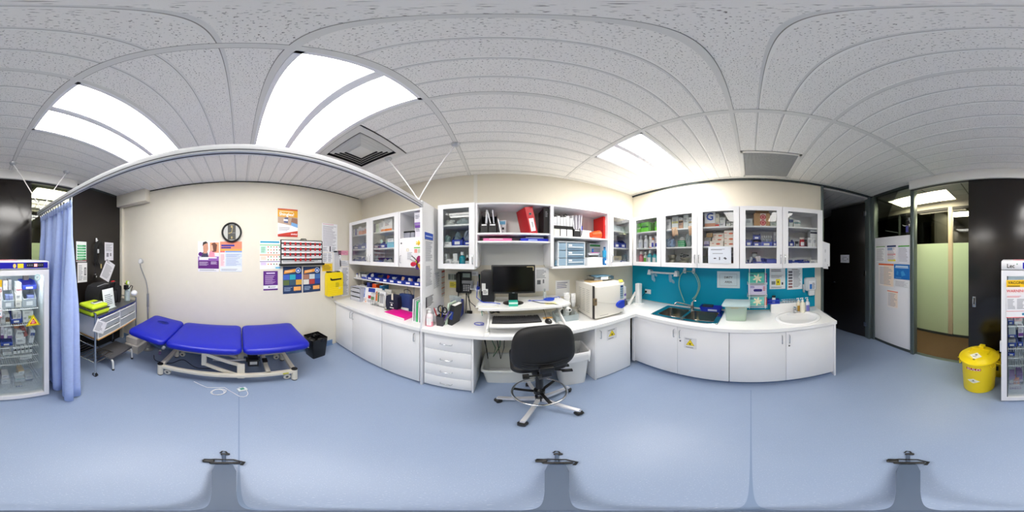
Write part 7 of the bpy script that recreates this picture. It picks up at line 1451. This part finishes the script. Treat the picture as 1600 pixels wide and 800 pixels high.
m = M(); m.box(mt(30, 50, 200, .4), -.155, .155, 0, .22, 0, .033, .004); m.rect(mt(170, 196, 240), -.07, .03, .009, .022, -.0008); m.box(mt(24, 40, 170), -.155, -.15, -.001, .1, .0, .033); solo(m, 'box_folder', 'blue box folder lying on the thin shelf above the monitor', 'folder', WB, (sx(WB, 812, .28)+sx(WB, 858, .28))/2, .28, zl)
m = M(); m.box(PAPER, -.10, .10, 0, .2, 0, .014); m.box(mt(228, 228, 232), -.098, .098, .002, .2, .014, .018); solo(m, 'paper_stack', 'white paper stack on top of the blue box folder', 'paper', WB, sx(WB, 836, .26), .25, zl+.034)
# open shelf above the steriliser
zu = 1.84; zf = 1.496
t = T('file_sorter', 'long black file sorter with white files above the steriliser', 'file sorter', WB, (sx(WB, 864, .28)+sx(WB, 896, .28))/2, .28, zu)
hw_ = (sx(WB, 896, .28)-sx(WB, 866, .28))/2; m = M(t); m.box(BLACK, -hw_, hw_, 0, .2, 0, .005); m.box(BLACK, -hw_, hw_, 0, .004, .09, .125); m.box(BLACK, -hw_, hw_, .196, .2, 0, .2)
for k in range(4): x = -hw_+k*2*hw_/3; m.box(BLACK, x-.004 if k == 3 else x, x+.004 if k < 3 else x, 0, .2, 0, .125)
m.done('frame')
for k in range(3):
    m = M(t); x = -hw_+(k+.5)*2*hw_/3; m.box(mt(238, 236, 222 if k == 0 else 238, .6), x-hw_*.29, x+hw_*.29, -.001, .003, .006, .085); m.done('label_card')
for k, (x, w_, h) in enumerate(((867.5, .036, .225), (872.5, .036, .24), (877.5, .034, .225), (882, .032, .23), (887, .036, .25), (892, .03, .225))):
    papers_upright(WB, sx(WB, x, .25), .26, zu+.006, .16, h, w_, (236, 236, 238), '%s white file from the left in the black file sorter' % ['first', 'second', 'third', 'fourth', 'fifth', 'sixth'][k], 'document_file', stripe=(214, 216, 222))
for k, x in enumerate((866.5, 876, 886)):
    m = M(); m.tube(BLACK, [(-.01, 0, 0), (-.022, 0, .03), (0, 0, .045), (.022, 0, .03), (.01, 0, 0)], .006); solo(m, 'binder_clip', '%s black bulldog clip on the white files' % ['left', 'middle', 'right'][k], 'clip', WB, sx(WB, x, .22), .17, zu+.235+.02*(k == 2))
magfile(WB, sx(WB, 896.5, .28), sx(WB, 907.5, .28), .28, zu, 'black magazine file right of the white file sorter', dep=.2, h=.21)
for k, (x, ln) in enumerate(((897.5, -.1), (900.5, -.02), (904, .03), (906, .08))): papers_upright(WB, sx(WB, x, .24), .25, zu+.004, .15, .27+.006*k, .011, (232, 232-2*k, 236), '%s white journal in the magazine file by the sorter' % ['first', 'second', 'third', 'fourth'][k], 'journal', lean=ln, cat='journal')
for k in range(3): carton(WB, sx(WB, 908.5+.8*k, .27), sx(WB, 925-.6*k, .27), .27, zu+.032*k, .031, .14, (238-2*k, 238-2*k, 240), '%s flat white packet in the stack beside the orange cones' % ['bottom', 'middle', 'top'][k], name='flat_packet', lines=False)
m = M(); m.cyl(mt(30, 60, 190), (0, 0, 0), (0, 0, .05), .008); m.cyl(mt(24, 44, 150), (0, 0, .05), (.003, 0, .062), .005); solo(m, 'marker_pen', 'short blue marker standing behind the flat packets', 'pen', WB, sx(WB, 909, .2), .2, zu+.10)
OC = mt(240, 84, 20, .45)
t = T('orange_cone_stack', 'orange plastic cones nested on their side on the shelf', 'cones', WB, sx(WB, 934, .28), .25, zu)
for k in range(3):
    m = M(t); X_ = Matrix.Translation((-.012+.0*k, -.0, .05)) @ Matrix.Rotation(.35, 4, 'Z') @ Matrix.Rotation(PI/2-.12, 4, 'Y'); m.X = X_
    m.lathe(OC, [(.026, -.05-.028*k), (.036, -.045-.028*k), (.034, -.03-.028*k), (.05+.0*k, .03-.02*k), (.06, .06-.02*k) if k == 0 else (.05, .04-.02*k), (.055, .062-.02*k) if k == 0 else (.045, .04-.02*k), (.024, -.045-.028*k)], n=22); m.done('cone')
b = binder(WB, sx(WB, 942.5, .27), sx(WB, 950, .27), .27, zu, .31, .24, (214, 30, 28), 'bright red binder standing at the right end above steriliser', 0, False, False); b.rotation_euler = (0, 0, WB.ang+.0)
m = M(b); m.rect(mt(240, 200, 196), -.012, .012, .19, .26, -.003); m.done('spine_print'); m = M(b); m.disc(BLACK, 0, .05, .008, y=-.0032, n=12); m.done('finger_hole')
# drawer tower
t = T('drawer_tower', 'pale blue three drawer tower on shelf above the steriliser', 'drawer tower', WB, (sx(WB, 872, .29)+sx(WB, 914, .29))/2, .18, zf)
hw_ = .175; FR_ = mt(226, 232, 236, .4); BLU = milky('tower_drawer', (176, 204, 224), .35); m = M(t)
for x in (-hw_, -.075, hw_-.012): m.box(FR_, x, x+.012, -.11, .11, 0, .285)
m.box(FR_, -hw_, hw_, -.11, .11, .277, .289, .002); m.box(FR_, -hw_, hw_, -.11, .11, 0, .008); m.done('frame')
for k in range(3):
    z = .012+k*.088
    m = M(t); m.box(BLU, -.062, hw_-.014, -.113, -.108, z, z+.08, .001); m.box(BLU, -.062, hw_-.014, -.108, .1, z, z+.003); m.box(FR_, -.05, hw_-.03, -.12, -.112, z+.028, z+.04, .002); dd = m.done('drawer'); m = M(t); m.rect(PAPER, -.045, .0, z+.046, z+.066, -.1145); m.done('label_card', dd)
    m = M(t); m.box(mt(206, 216, 226, .5), -.05, .13, -.09, .02, z+.006, z+.05, .008); m.done('packed_supply', dd)
    m = M(t); m.box(mt(150, 176, 196, .4), -hw_+.014, -.078, -.109, -.105, z, z+.08); m.done('side_drawer')
bag(WB, 866, 871, 0, .10, (190, 226, 244), 'crumpled pale blue wrap left of the drawer tower', mixw=.3)
carton(WB, sx(WB, 918.5, .29), sx(WB, 941.5, .29), .29, zf, .10, .16, (240, 240, 242), 'white carton with round hole on shelf right of tower', lines=False); 
t = T('round_tray', 'white bowl with purple lid piece on the white carton', 'bowl', WB, sx(WB, 929, .24), .22, zf+.103)
m = M(t); m.lathe(mt(236, 238, 240, .4), [(0, 0), (.05, 0), (.085, .05), (.088, .055), (.08, .055), (.048, .006), (0, .006)], n=28, sy_=.75); m.done('bowl'); m = M(t); m.lathe(BLACK, [(.055, .006), (.068, .022), (.069, .024), (.057, .008)], n=28, sy_=.76); m.done('dark_band'); m = M(t); m.box(mt(190, 40, 150), -.05, .05, -.05, .0, .05, .062, .004); m.box(mt(40, 110, 200), -.04, -.02, -.03, -.015, .06, .11, .003); m.done('purple_strip')
carton(WB, sx(WB, 921, .14), sx(WB, 947, .14), .15, zf, .29, .10, (226, 230, 232), 'tall white carton at back right of the drawer tower', (60, 150, 80), (.85, .95))
for k, (x, z, c, lb) in enumerate(((944.5, .10, (60, 170, 220), 'upper cyan bottle holder near cabinet edge'), (944.5, .0, (40, 130, 200), 'lower blue bottle holder near cabinet edge'))):
    m = M(); m.lathe(mt(*c, .3), [(0, 0), (.026, 0), (.03, .085), (.026, .09), (.012, .095), (.012, .12), (0, .12)] if k == 0 else [(0, 0), (.024, 0), (.028, .085), (.022, .092), (0, .094)], n=18); m.cyl(mt(20, 80, 140), (0, 0, .118), (0, 0, .14), .014) if k == 0 else m.box(PAPER, -.012, .012, -.03, -.026, .02, .06); solo(m, 'bottle_holder', lb, 'bottle', WB, sx(WB, x, .27), .27, zf+z)
carton(WB, sx(WB, 948, .29), sx(WB, 951.5, .29), .29, zf, .10, .08, (226, 234, 246), 'thin white carton with blue mark at shelf end', (30, 70, 180), (.3, .6))
# corner cabinet on the desk wall
cx(WB, 958.5, 970, .2, 2, .10, (206, 220, 226), 'left clear box on top shelf of corner cabinet', lines=False); cx(WB, 970.5, 983, .2, 2, .10, (210, 222, 222), 'right clear box on top shelf of corner cabinet', lines=False)
bb_(WB, 959.5, 969, 1, .12, 'left blue bin in the corner cabinet'); bb_(WB, 969.3, 978.5, 1, .12, 'right blue bin in the corner cabinet'); bag(WB, 978, 984, 1, .13, (226, 228, 230), 'clear bag right of the corner blue bins')
cx(WB, 959, 971, .27, 0, .12, (206, 192, 164), 'tan carton on the bottom of corner cabinet', (236, 236, 236), (.2, .5)); bag(WB, 971, 983, 0, .17, (206, 210, 216), 'clear bag with blue tape in the corner cabinet'); cx(WB, 971.5, 979, .3, 0, .05, (60, 90, 180), 'blue pack before the clear bag in corner cabinet', (236, 236, 240), (.5, .9), dep=.04)
# sink wall, corner cabinet
GRN = (120, 220, 70)
cx(WC, 995, 1001, .27, 2, .15, GRN, 'left bright green carton in sink wall corner cabinet', (220, 244, 200), (.4, .55)); cx(WC, 1001.5, 1013, .27, 2, .155, GRN, 'wide bright green carton in sink wall corner cabinet', (40, 120, 40), (.45, .6)); cx(WC, 1014, 1021, .2, 2, .15, (90, 150, 60), 'dark green carton behind the bright green ones'); cx(WC, 1023, 1027, .25, 2, .15, GRN, 'right bright green carton against the cabinet side')
for k, (x, lb) in enumerate(((1001.5, 'left tall white spray bottle on the middle shelf'), (1009.5, 'right tall white spray bottle on the middle shelf'))): bo(WC, x, 1, .033, .19, mt(236, 238, 242, .3), WHITE, lb, band=mt(206, 210, 224))
cx(WC, 1014.5, 1018, .27, 1, .16, Wt, 'narrow white carton with red foot on middle shelf', (220, 60, 60), (0, .08)); bo(WC, 1020.5, 1, .028, .15, mt(230, 232, 240, .3), mt(190, 120, 60), 'white bottle with blue swirl and amber cap', band=mt(40, 50, 170)); cx(WC, 1023.5, 1027, .27, 1, .165, Wt, 'white carton with blue mark by the door edge', (30, 50, 160), (.1, .4)); cx(WC, 995, 999, .25, 1, .07, (206, 206, 214), 'low grey pack by the corner side')
bo(WC, 1002, 0, .036, .185, mt(230, 130, 150, .3), WHITE, 'pink bottle on bottom shelf of corner cabinet'); bo(WC, 1009, 0, .032, .18, mt(226, 232, 222, .3), WHITE, 'white bottle with green label beside the pink bottle', band=mt(110, 190, 60)); bo(WC, 1015.5, 0, .036, .20, mt(30, 170, 190, .25), WHITE, 'left turquoise bottle on bottom shelf', band=PAPER); bo(WC, 1023.5, 0, .036, .19, mt(24, 180, 190, .25), mt(40, 60, 80), 'right turquoise bottle on bottom shelf', band=PAPER)
# over the sink, left door
cx(WC, 1041, 1048, .26, 2, .15, (228, 228, 230), 'white carton at top left above the sink'); cx(WC, 1050, 1059.5, .27, 2, .18, (216, 220, 224), 'tall pale carton with yellow print above the sink', (206, 200, 120), (.45, .6)); cx(WC, 1060, 1067, .25, 2, .12, (200, 160, 136), 'brown carton with black band above the sink', (40, 36, 36), (.75, .9)); cx(WC, 1060.5, 1066.5, .25, 2, .04, Wt, 'small white box on the brown carton', dz=.121); cx(WC, 1067.5, 1075.5, .27, 2, .185, (214, 220, 218), 'tall grey white carton right of brown carton'); cx(WC, 1076, 1081.5, .26, 2, .15, Wt, 'white carton at top right above the sink', (220, 200, 120), (.5, .6))
for x0, x1, lb in ((1049.5, 1058.5, 'tan glove cloth hanging from the top shelf left'), (1075.5, 1081.8, 'tan glove cloth hanging from the top shelf right')):
    s0, s1 = sx(WC, x0, .315), sx(WC, x1, .315); m = M(); w_ = s1-s0; n = 8; vs = []
    for j in range(5):
        for i in range(n+1): vs.append((-w_/2+w_*i/n+.004*j, -.006*math.sin(i*1.6)-.004*(j > 0), .02-.028*j-.006*math.sin(i*.9)*(j == 4)))
    m.add(vs, [(j*(n+1)+i, j*(n+1)+i+1, (j+1)*(n+1)+i+1, (j+1)*(n+1)+i) for j in range(4) for i in range(n)], mt(226, 190, 160, .8)); o = solo(m, 'cloth', lb, 'cloth', WC, (s0+s1)/2, .318, ZS[2]); o.modifiers.new('thick', 'SOLIDIFY').thickness = .002
bag(WC, 1040.5, 1050, 1, .18, (190, 210, 232), 'left pale blue drape pack on the shelf', mixw=.05); bag(WC, 1047, 1056, 1, .14, (170, 196, 226), 'right pale blue drape pack on the shelf', mixw=.05)
t = T('plastic_basket', 'green mesh basket with white wraps above the sink', 'basket', WC, sx(WC, 1065, .25), .23, ZS[1])
m = M(t); gb = mt(30, 150, 90, .5); tubbox(m, gb, .09, .07, .105, .085, .085, .003, .01)
for k in range(7):
    for j in range(3): m.disc(mt(226, 240, 230), -.042+k*.014+.007*(j % 2), .018+j*.024, .0045, y=-.0425-.0028*j-.0006, n=6)
m.done('body'); m = M(t); m.ell(milky('wrap_white', (240, 240, 242), .2), (0, 0, .09), (.04, .03, .05), 10, 6); m.done('white_wrap')
bag(WC, 1071.5, 1081.5, 1, .19, (216, 224, 224), 'clear zip bag right of the green basket', mixw=.5)
STL = mt(190, 184, 168, .28, .9)
def bowl_(F, x, d, z, r, h, lb, sy_=1.0, mat=STL):
    m = M(); m.lathe(mat, [(0, 0), (r*.6, 0), (r*.94, h*.92), (r, h), (r*.96, h), (r*.58, .004), (0, .004)], n=24, sy_=sy_); return solo(m, 'steel_bowl', lb, 'bowl', F, sx(F, x, d), d, z)
bowl_(WC, 1049.5, .22, ZS[0], .062, .07, 'lower steel bowl of the left stack above sink'); bowl_(WC, 1050.5, .22, ZS[0]+.072, .066, .06, 'upper steel bowl of the left stack above sink'); bowl_(WC, 1069, .22, ZS[0], .075, .06, 'wide steel kidney bowl on right of shelf', .8); bowl_(WC, 1071, .22, ZS[0]+.062, .085, .035, 'shallow steel dish stacked on the kidney bowl', .8)
m = M(); [m.tube(mt(70, 72, 74, .3, .8), [(random.uniform(-.06, .06), random.uniform(-.03, .03), .005+.006*i), (random.uniform(-.06, .06), random.uniform(-.03, .03), .02+.006*i)], .006, 6) for i in range(7)]; solo(m, 'instrument_bundle', 'pile of steel instruments in the shallow dish', 'instruments', WC, sx(WC, 1070, .22), .22, ZS[0]+.098); cx(WC, 1074, 1081, .3, 0, .03, (170, 220, 190), 'pale green flat pack at bottom right corner above sink', dep=.05, lines=False)
# over the sink, right door
cx(WC, 1101, 1117.5, .27, 2, .145, (238, 240, 244), 'white carton with large blue letter on top shelf', text=('G', .13, (30, 80, 190)), dz=.05, lines=False); cx(WC, 1101, 1117.5, .272, 2, .049, (206, 150, 120), 'brown carton under the blue lettered carton', lines=False); cx(WC, 1117.8, 1123.5, .26, 2, .07, (226, 218, 206), 'small white carton with red mark at foot', (220, 70, 60), (.2, .5)); cx(WC, 1117.8, 1123.5, .26, 2, .10, (232, 228, 210), 'small cream carton stacked on red marked one', dz=.071); cx(WC, 1124, 1133, .24, 2, .06, Wt, 'lower wide white carton on top shelf right'); cx(WC, 1124.5, 1133, .24, 2, .07, (226, 228, 224), 'upper wide white carton on top shelf right', (60, 60, 60), (.9, .97), dz=.061); cx(WC, 1135, 1141, .24, 2, .07, (226, 226, 220), 'white carton with black bar on top shelf', (40, 40, 40), (.7, .85)); cx(WC, 1142, 1147, .24, 2, .05, (230, 230, 228), 'low white carton at the top shelf end')
PO = (236, 226, 216); PR = (226, 110, 80)
for k, (x0, x1, d, dz, h, lb) in enumerate(((1109, 1130, .29, 0, .062, 'front bottom cream carton with orange oval'), (1112.5, 1131, .24, .063, .045, 'middle cream carton with orange oval of left stack'), (1114.5, 1131, .22, .11, .055, 'top cream carton with orange oval of left stack'), (1131.5, 1147.5, .29, 0, .055, 'bottom cream carton with orange oval of right stack'), (1131.5, 1147.5, .28, .056, .064, 'middle cream carton with orange oval of right stack'), (1131.5, 1147.5, .28, .121, .066, 'top cream carton with orange oval of right stack'))):
    o = cx(WC, x0, x1, d, 1, h, PO, lb, dz=dz, lines=False, dep=.12); m = M(); 
    m.disc(mt(*PR, .5), .02, h*.45, .026, h*.16, y=-.0016); m.rect(mt(*PR, .5), -.055, -.03, h*.5, h*.6, -.0016); m.done('oval_logo', o)
cx(WC, 1100, 1107.5, .27, 1, .065, (206, 200, 232), 'lilac carton beside the cream stacks', (60, 50, 130), (.1, .4)); cx(WC, 1101, 1111, .2, 1, .05, (190, 186, 180), 'grey pack behind the lilac carton', dz=.07); cx(WC, 1104, 1113, .22, 1, .05, (196, 160, 110), 'small brown pouch on top of the left stack', dz=.12, dep=.03)
cx(WC, 1098, 1105, .2, 0, .12, (120, 124, 110), 'dim green carton behind the icon notice'); cx(WC, 1142, 1147, .2, 0, .15, (150, 148, 150), 'grey carton at the edge of the icon notice', (60, 40, 60), (.2, .7))
# above the hand basin
cx(WC, 1165, 1175.5, .25, 2, .10, (222, 228, 226), 'pale carton at the left on top shelf above basin'); 
o = cx(WC, 1178, 1203, .27, 2, .165, (190, 146, 96), 'brown cardboard box with red round marks above basin', (236, 214, 200), (0, 0.001), dep=.14, lines=False)
m = M(); m.rect(mt(236, 220, 206, .6), -.02, .045, .005, .16, -.0016)
for z in (.045, .115): m.disc(mt(190, 40, 60), .012, z, .034, y=-.002); m.disc(mt(226, 150, 140), .012, z, .024, y=-.0023); m.disc(mt(190, 50, 66), .012, z, .014, y=-.0026)
m.done('printed_tape', o)
for sg in (-1, 1): m = M(); m.X = Matrix.Translation((0, .07+sg*.07, .165)) @ Matrix.Rotation(sg*.5, 4, 'X'); m.box(mt(170, 126, 80, .7), -.08, .08, -.0015, .0015, 0, .035); m.done('flap', o)
cx(WC, 1204, 1213.5, .24, 2, .06, (206, 220, 210), 'small green white carton right of the cardboard box')
VB = mt(60, 78, 180, .4)
bb_(WC, 1164.5, 1176, 1, .10, 'left blue tray bin on middle shelf above basin', VB); bb_(WC, 1176.3, 1188.5, 1, .075, 'lower stacked blue bin on middle shelf above basin', VB); t = bluebin(WC, sx(WC, 1176.3, .28), sx(WC, 1188.5, .28), .08, .28, ZS[1]+.077, .085, 'upper stacked blue bin on middle shelf above basin', VB); bb_(WC, 1188.8, 1207.5, 1, .085, 'wide blue bin with clear tubes above basin', VB); bb_(WC, 1207.8, 1214, 1, .085, 'narrow blue bin by the middle panel above basin', VB)
for k in range(5): bo(WC, 1191+k*3.5, 1, .014, .135, CLEARP, WHITE, '%s clear specimen tube in the wide blue bin' % ['first', 'second', 'third', 'fourth', 'fifth'][k], d=.2)
cx(WC, 1209, 1213.5, .2, 1, .17, (226, 228, 228), 'white carton standing in the narrow blue bin', dz=.004, dep=.04); packets(WC, sx(WC, 1177.5, .25), sx(WC, 1187.5, .25), .18, .24, ZS[1]+.01, 2, [(206, 130, 90), (226, 180, 150)], 'brown packet in the lower stacked blue bin', 'brown packets', .055)
bb_(WC, 1164.5, 1176, 0, .07, 'left blue bin on bottom shelf above basin', VB); bb_(WC, 1176.3, 1197.5, 0, .09, 'wide blue bin on bottom shelf above basin', VB); bb_(WC, 1197.8, 1214, 0, .085, 'solid fronted blue bin on bottom shelf above basin', VB, fr=.9, tag=False)
packets(WC, sx(WC, 1165, .25), sx(WC, 1175, .25), .15, .25, ZS[0]+.01, 3, [(206, 208, 210), (120, 122, 126)], 'grey packet in the left bottom bin above basin', 'grey packets', .09); packets(WC, sx(WC, 1180, .25), sx(WC, 1193, .25), .15, .25, ZS[0]+.01, 3, [(226, 220, 220), (140, 130, 140)], 'white packet in the wide bottom bin above basin', 'white packets', .10)
m = M(); m.lathe(mt(170, 176, 178, .3), [(0, 0), (.03, 0), (.034, .045), (.03, .05), (0, .05)], n=18); m.cyl(DGREY, (0, 0, .05), (0, 0, .062), .034, n=18); solo(m, 'jar', 'small grey lidded jar on top of the left bottom bin', 'jar', WC, sx(WC, 1179, .18), .17, ZS[0]+.1)
cx(WC, 1233, 1239, .26, 2, .125, (222, 228, 224), 'tall pale carton at left above the basin right door', (40, 70, 140), (.5, .8)); cx(WC, 1240, 1251, .26, 2, .10, (226, 230, 226), 'white carton with teal print above basin right door', (70, 160, 150), (.55, .65))
bb_(WC, 1232.5, 1241, 1, .09, 'blue bin at left behind the basin right door'); packets(WC, sx(WC, 1233, .25), sx(WC, 1240, .25), .15, .25, ZS[1]+.01, 2, [(190, 194, 200), (90, 94, 100)], 'grey packet in bin behind basin right door', 'grey packets two', .12)
bo(WC, 1245, 1, .024, .065, mt(60, 60, 64, .3), BLACK, 'dark small jar with silver label on shelf', neck=.9, band=mt(190, 190, 190)); bo(WC, 1253, 1, .032, .115, mt(190, 40, 50, .3), mt(226, 220, 214), 'red jar with pale lid on shelf', neck=.9, band=mt(240, 236, 236)); bo(WC, 1258, 1, .022, .09, mt(90, 40, 44, .3), BLACK, 'dark red small jar beside red jar', neck=.8)
for k, (x0, x1, dz, h, lb) in enumerate(((1262.5, 1269.5, 0, .115, 'white carton lower left of the group of three'), (1270, 1277, 0, .115, 'white carton lower right of the group of three'), (1266, 1277, .117, .095, 'white carton with black print on top of two'))): cx(WC, x0, x1, .26, 1, h, (236, 236, 236), lb, (40, 42, 60) if k == 2 else None, (.55, .8), dz=dz, lines=(k < 2))
cx(WC, 1266, 1277, .255, 1, .02, (206, 210, 208), 'flat grey pack on top of the white cartons', dz=.2145, lines=False)
bb_(WC, 1232.5, 1253.5, 0, .065, 'wide blue tray on bottom right shelf', fr=.8); bb_(WC, 1253.8, 1265, 0, .07, 'small blue tray on bottom right shelf', fr=.7); cx(WC, 1265.5, 1277, .28, 0, .07, (232, 232, 230), 'white carton with yellow spot by blue trays', (230, 220, 70), (0, .15)); bo(WC, 1268.5, 0, .016, .06, mt(120, 80, 80, .3), WHITE, 'tiny brown vial behind the white carton', d=.2); packets(WC, sx(WC, 1238, .25), sx(WC, 1247, .25), .15, .25, ZS[0]+.01, 1, [(230, 232, 238)], 'white swab packet in the wide blue tray', 'swabs', .075); bag(WC, 1255, 1263, 0, .08, (214, 216, 226), 'clear vial bag in the small blue tray', dz=.01)
# ------------------------------------------------------------------ fridge contents (photo left part: higher s)
FZ = (.11, .525, .625, .742, .985, 1.14)
def fx(x0, x1, d, z, h, rgb, label, band=None, bz=(0, .3), dep=.12, **k):
    return carton(WD, sx(WD, x0, d), sx(WD, x1, d), d, z, h, dep, rgb, label, band, bz, **k)
CW = milky('clear_bin', (230, 234, 236), .35)
bluebin(WD, sx(WD, 4, .58), sx(WD, 22.5, .58), .36, .58, FZ[5], .15, 'clear storage bin on upper fridge shelf left', CW); bluebin(WD, sx(WD, 36, .58), sx(WD, 57, .58), .36, .58, FZ[5], .16, 'clear storage bin on upper fridge shelf right', CW)
fx(24.5, 33.5, .56, FZ[5], .055, (232, 228, 222), 'bottom vaccine carton of stack between clear bins'); fx(24.5, 34.5, .56, FZ[5]+.056, .075, (236, 232, 228), 'middle vaccine carton between clear bins', (230, 224, 214), (0, .2)); fx(25.5, 34, .56, FZ[5]+.132, .05, (232, 226, 224), 'red striped vaccine carton of stack', (200, 60, 70), (.6, .8)); fx(26, 33.5, .56, FZ[5]+.183, .05, (230, 230, 232), 'top vaccine carton of stack between clear bins')
fx(9, 14, .54, FZ[5]+.005, .11, (130, 140, 190), 'lilac vaccine carton inside left clear bin', dep=.06); fx(15, 20, .54, FZ[5]+.005, .11, (150, 156, 200), 'second lilac vaccine carton inside left clear bin', dep=.06); fx(43, 53, .54, FZ[5]+.005, .10, (140, 150, 210), 'blue violet vaccine pack inside right clear bin', dep=.05)
bluebin(WD, sx(WD, 35, .56), sx(WD, 57.5, .56), .36, .56, FZ[5]+.165, .075, 'small blue bin on top of right clear bin', mt(50, 70, 180, .4)); fx(37, 45, .5, FZ[5]+.245, .045, (70, 60, 60), 'dark pack in the top blue fridge bin', dep=.05, lines=False); fx(5, 12, .5, FZ[5]+.155, .09, (190, 180, 178), 'pink grey vials box above left clear bin'); fx(13, 18, .5, FZ[5]+.155, .10, (150, 146, 146), 'grey vials box above left clear bin')
bluebin(WD, sx(WD, 17, .58), sx(WD, 35, .58), .40, .58, FZ[4], .085, 'blue bin with cartons on second fridge shelf', mt(40, 70, 170, .4)); fx(20, 27, .56, FZ[4]+.005, .11, (228, 226, 222), 'cream carton in second shelf blue bin left', dep=.08); fx(27.5, 33, .56, FZ[4]+.005, .105, (226, 226, 228), 'cream carton in second shelf blue bin right', dep=.08)
fx(36, 44, .57, FZ[4], .07, (232, 232, 232), 'white vial carton on second fridge shelf'); fx(44.3, 52, .57, FZ[4], .07, (230, 230, 226), 'second white vial carton on second fridge shelf', (206, 220, 60), (.5, .9)); fx(36, 52, .57, FZ[4]+.071, .04, (226, 228, 228), 'wide flat vial carton over two white ones'); fx(1, 8, .57, FZ[4], .10, (206, 204, 206), 'grey carton on second fridge shelf far left'); fx(8.5, 15, .57, FZ[4], .09, (222, 220, 214), 'cream brown carton on second fridge shelf', (120, 90, 60), (.2, .7))
for k, (x0, x1, h, c, bn) in enumerate(((1, 6, .13, (226, 222, 232), (110, 50, 130)), (6.5, 11, .12, (236, 236, 238), None), (11.5, 19, .10, (232, 232, 236), (120, 90, 160)))): fx(x0, x1, .56, FZ[3]+.075, h, c, '%s carton in the blue bin stack on middle fridge shelf' % ['purple edged', 'plain white', 'lilac edged'][k], bn, (0, .3), dep=.08)
bluebin(WD, sx(WD, 1, .58), sx(WD, 20, .58), .38, .58, FZ[3], .07, 'blue bin at left of middle fridge shelf', mt(36, 70, 180, .4))
fx(25, 40, .57, FZ[3], .07, (228, 230, 232), 'white carton on middle fridge shelf'); fx(24, 37, .55, FZ[3]+.072, .075, (234, 232, 232), 'tilted white vaccine carton on middle fridge shelf', tilt=.18); fx(38, 44, .55, FZ[3]+.075, .10, (170, 90, 80), 'red brown vaccine box leaning on middle shelf', tilt=-.3, lines=False); fx(45, 52, .57, FZ[3], .14, (226, 230, 236), 'white carton with blue edges on middle shelf right', (40, 70, 150), (.6, .85), tilt=.15); fx(22, 30, .5, FZ[3]+.15, .03, (200, 130, 90), 'orange brown pack behind middle shelf cartons', lines=False)
for k in range(5): fx(21+k*6.2, 25.8+k*6.2, .57, FZ[2], .065, (236, 236, 236), '%s small vial box with dark top on lower wire shelf' % ['first', 'second', 'third', 'fourth', 'fifth'][k], (40, 44, 50), (.62, .95), dep=.07, lines=False)
fx(4, 18, .57, FZ[2], .03, (232, 234, 234), 'flat white carton on lower wire shelf'); fx(31, 50, .55, FZ[1], .035, (236, 238, 238), 'long flat white carton on lowest wire shelf')
fx(2, 16, .56, .175, .07, (230, 226, 222), 'pile of white cartons at left of fridge basket'); fx(3, 14, .54, .246, .06, (236, 230, 226), 'white carton stacked on basket pile'); fx(24, 39, .57, .20, .055, (234, 238, 236), 'white carton with green edge in fridge basket', (40, 170, 140), (.75, 1.0)); fx(29, 38, .48, .175, .13, (226, 190, 130), 'yellow brown box at back of fridge basket', (236, 236, 236), (.4, .9)); fx(40, 52, .54, .18, .08, (210, 206, 196), 'cream carton at right of fridge basket', (40, 60, 120), (0, .2)); fx(24, 35, .60, .13, .05, (210, 206, 190), 'cream carton low in the fridge basket', (60, 80, 140), (.3, .6), dep=.05)
# photo right part of the fridge (s near the hinge side)
bluebin(WD, sx(WD, 1574.5, .58), sx(WD, 1584.5, .58), .42, .58, FZ[4]+.0, .075, 'blue bin under the warning sign in fridge', mt(40, 70, 160, .4)); fx(1575, 1583, .56, FZ[4]+.005, .095, (226, 210, 206), 'pink white cartons in the bin under the sign', dep=.06); fx(1585, 1597, .57, FZ[4], .10, (240, 206, 206), 'pale pink carton beside bin under the sign', (226, 226, 226), (0, .3))
bluebin(WD, sx(WD, 1574, .58), sx(WD, 1589, .58), .38, .58, FZ[3]+.105, .055, 'tall stack upper blue bin near fridge hinge', mt(30, 60, 160, .4)); fx(1576, 1587, .56, FZ[3]+.11, .115, (206, 214, 212), 'pale green vaccine box in hinge side blue bin', dep=.08, lines=False); bluebin(WD, sx(WD, 1574, .585), sx(WD, 1589, .585), .38, .585, FZ[3], .09, 'tall stack lower blue bin near fridge hinge', mt(30, 64, 166, .4)); fx(1576, 1587, .56, FZ[3]+.005, .06, (222, 220, 216), 'white vials carton in lower hinge side bin', dep=.08); bluebin(WD, sx(WD, 1590, .58), sx(WD, 1599, .58), .38, .58, FZ[3], .09, 'blue bin right of the hinge side stack', mt(30, 64, 166, .4)); fx(1591, 1599, .56, FZ[3]+.095, .12, (226, 220, 232), 'white purple vaccine carton above blue bin', (120, 50, 150), (.1, .4))
bluebin(WD, sx(WD, 1574.5, .58), sx(WD, 1586, .58), .42, .58, FZ[2], .07, 'small blue bin on lower wire shelf by hinge', mt(30, 64, 176, .4))
fx(1577, 1586, .55, .175, .14, (150, 110, 170), 'purple carton in fridge basket by hinge', (236, 236, 236), (.1, .5)); fx(1584, 1593, .58, .18, .08, (236, 140, 70), 'orange carton in fridge basket by hinge', (240, 236, 232), (.0, .3)); fx(1588, 1598, .52, .175, .15, (110, 60, 140), 'dark purple carton behind orange one in basket', (226, 210, 230), (.1, .35)); fx(1577, 1596, .60, .125, .05, (226, 214, 224), 'long lilac white carton low in basket by hinge', (170, 60, 150), (.2, .5), dep=.05)
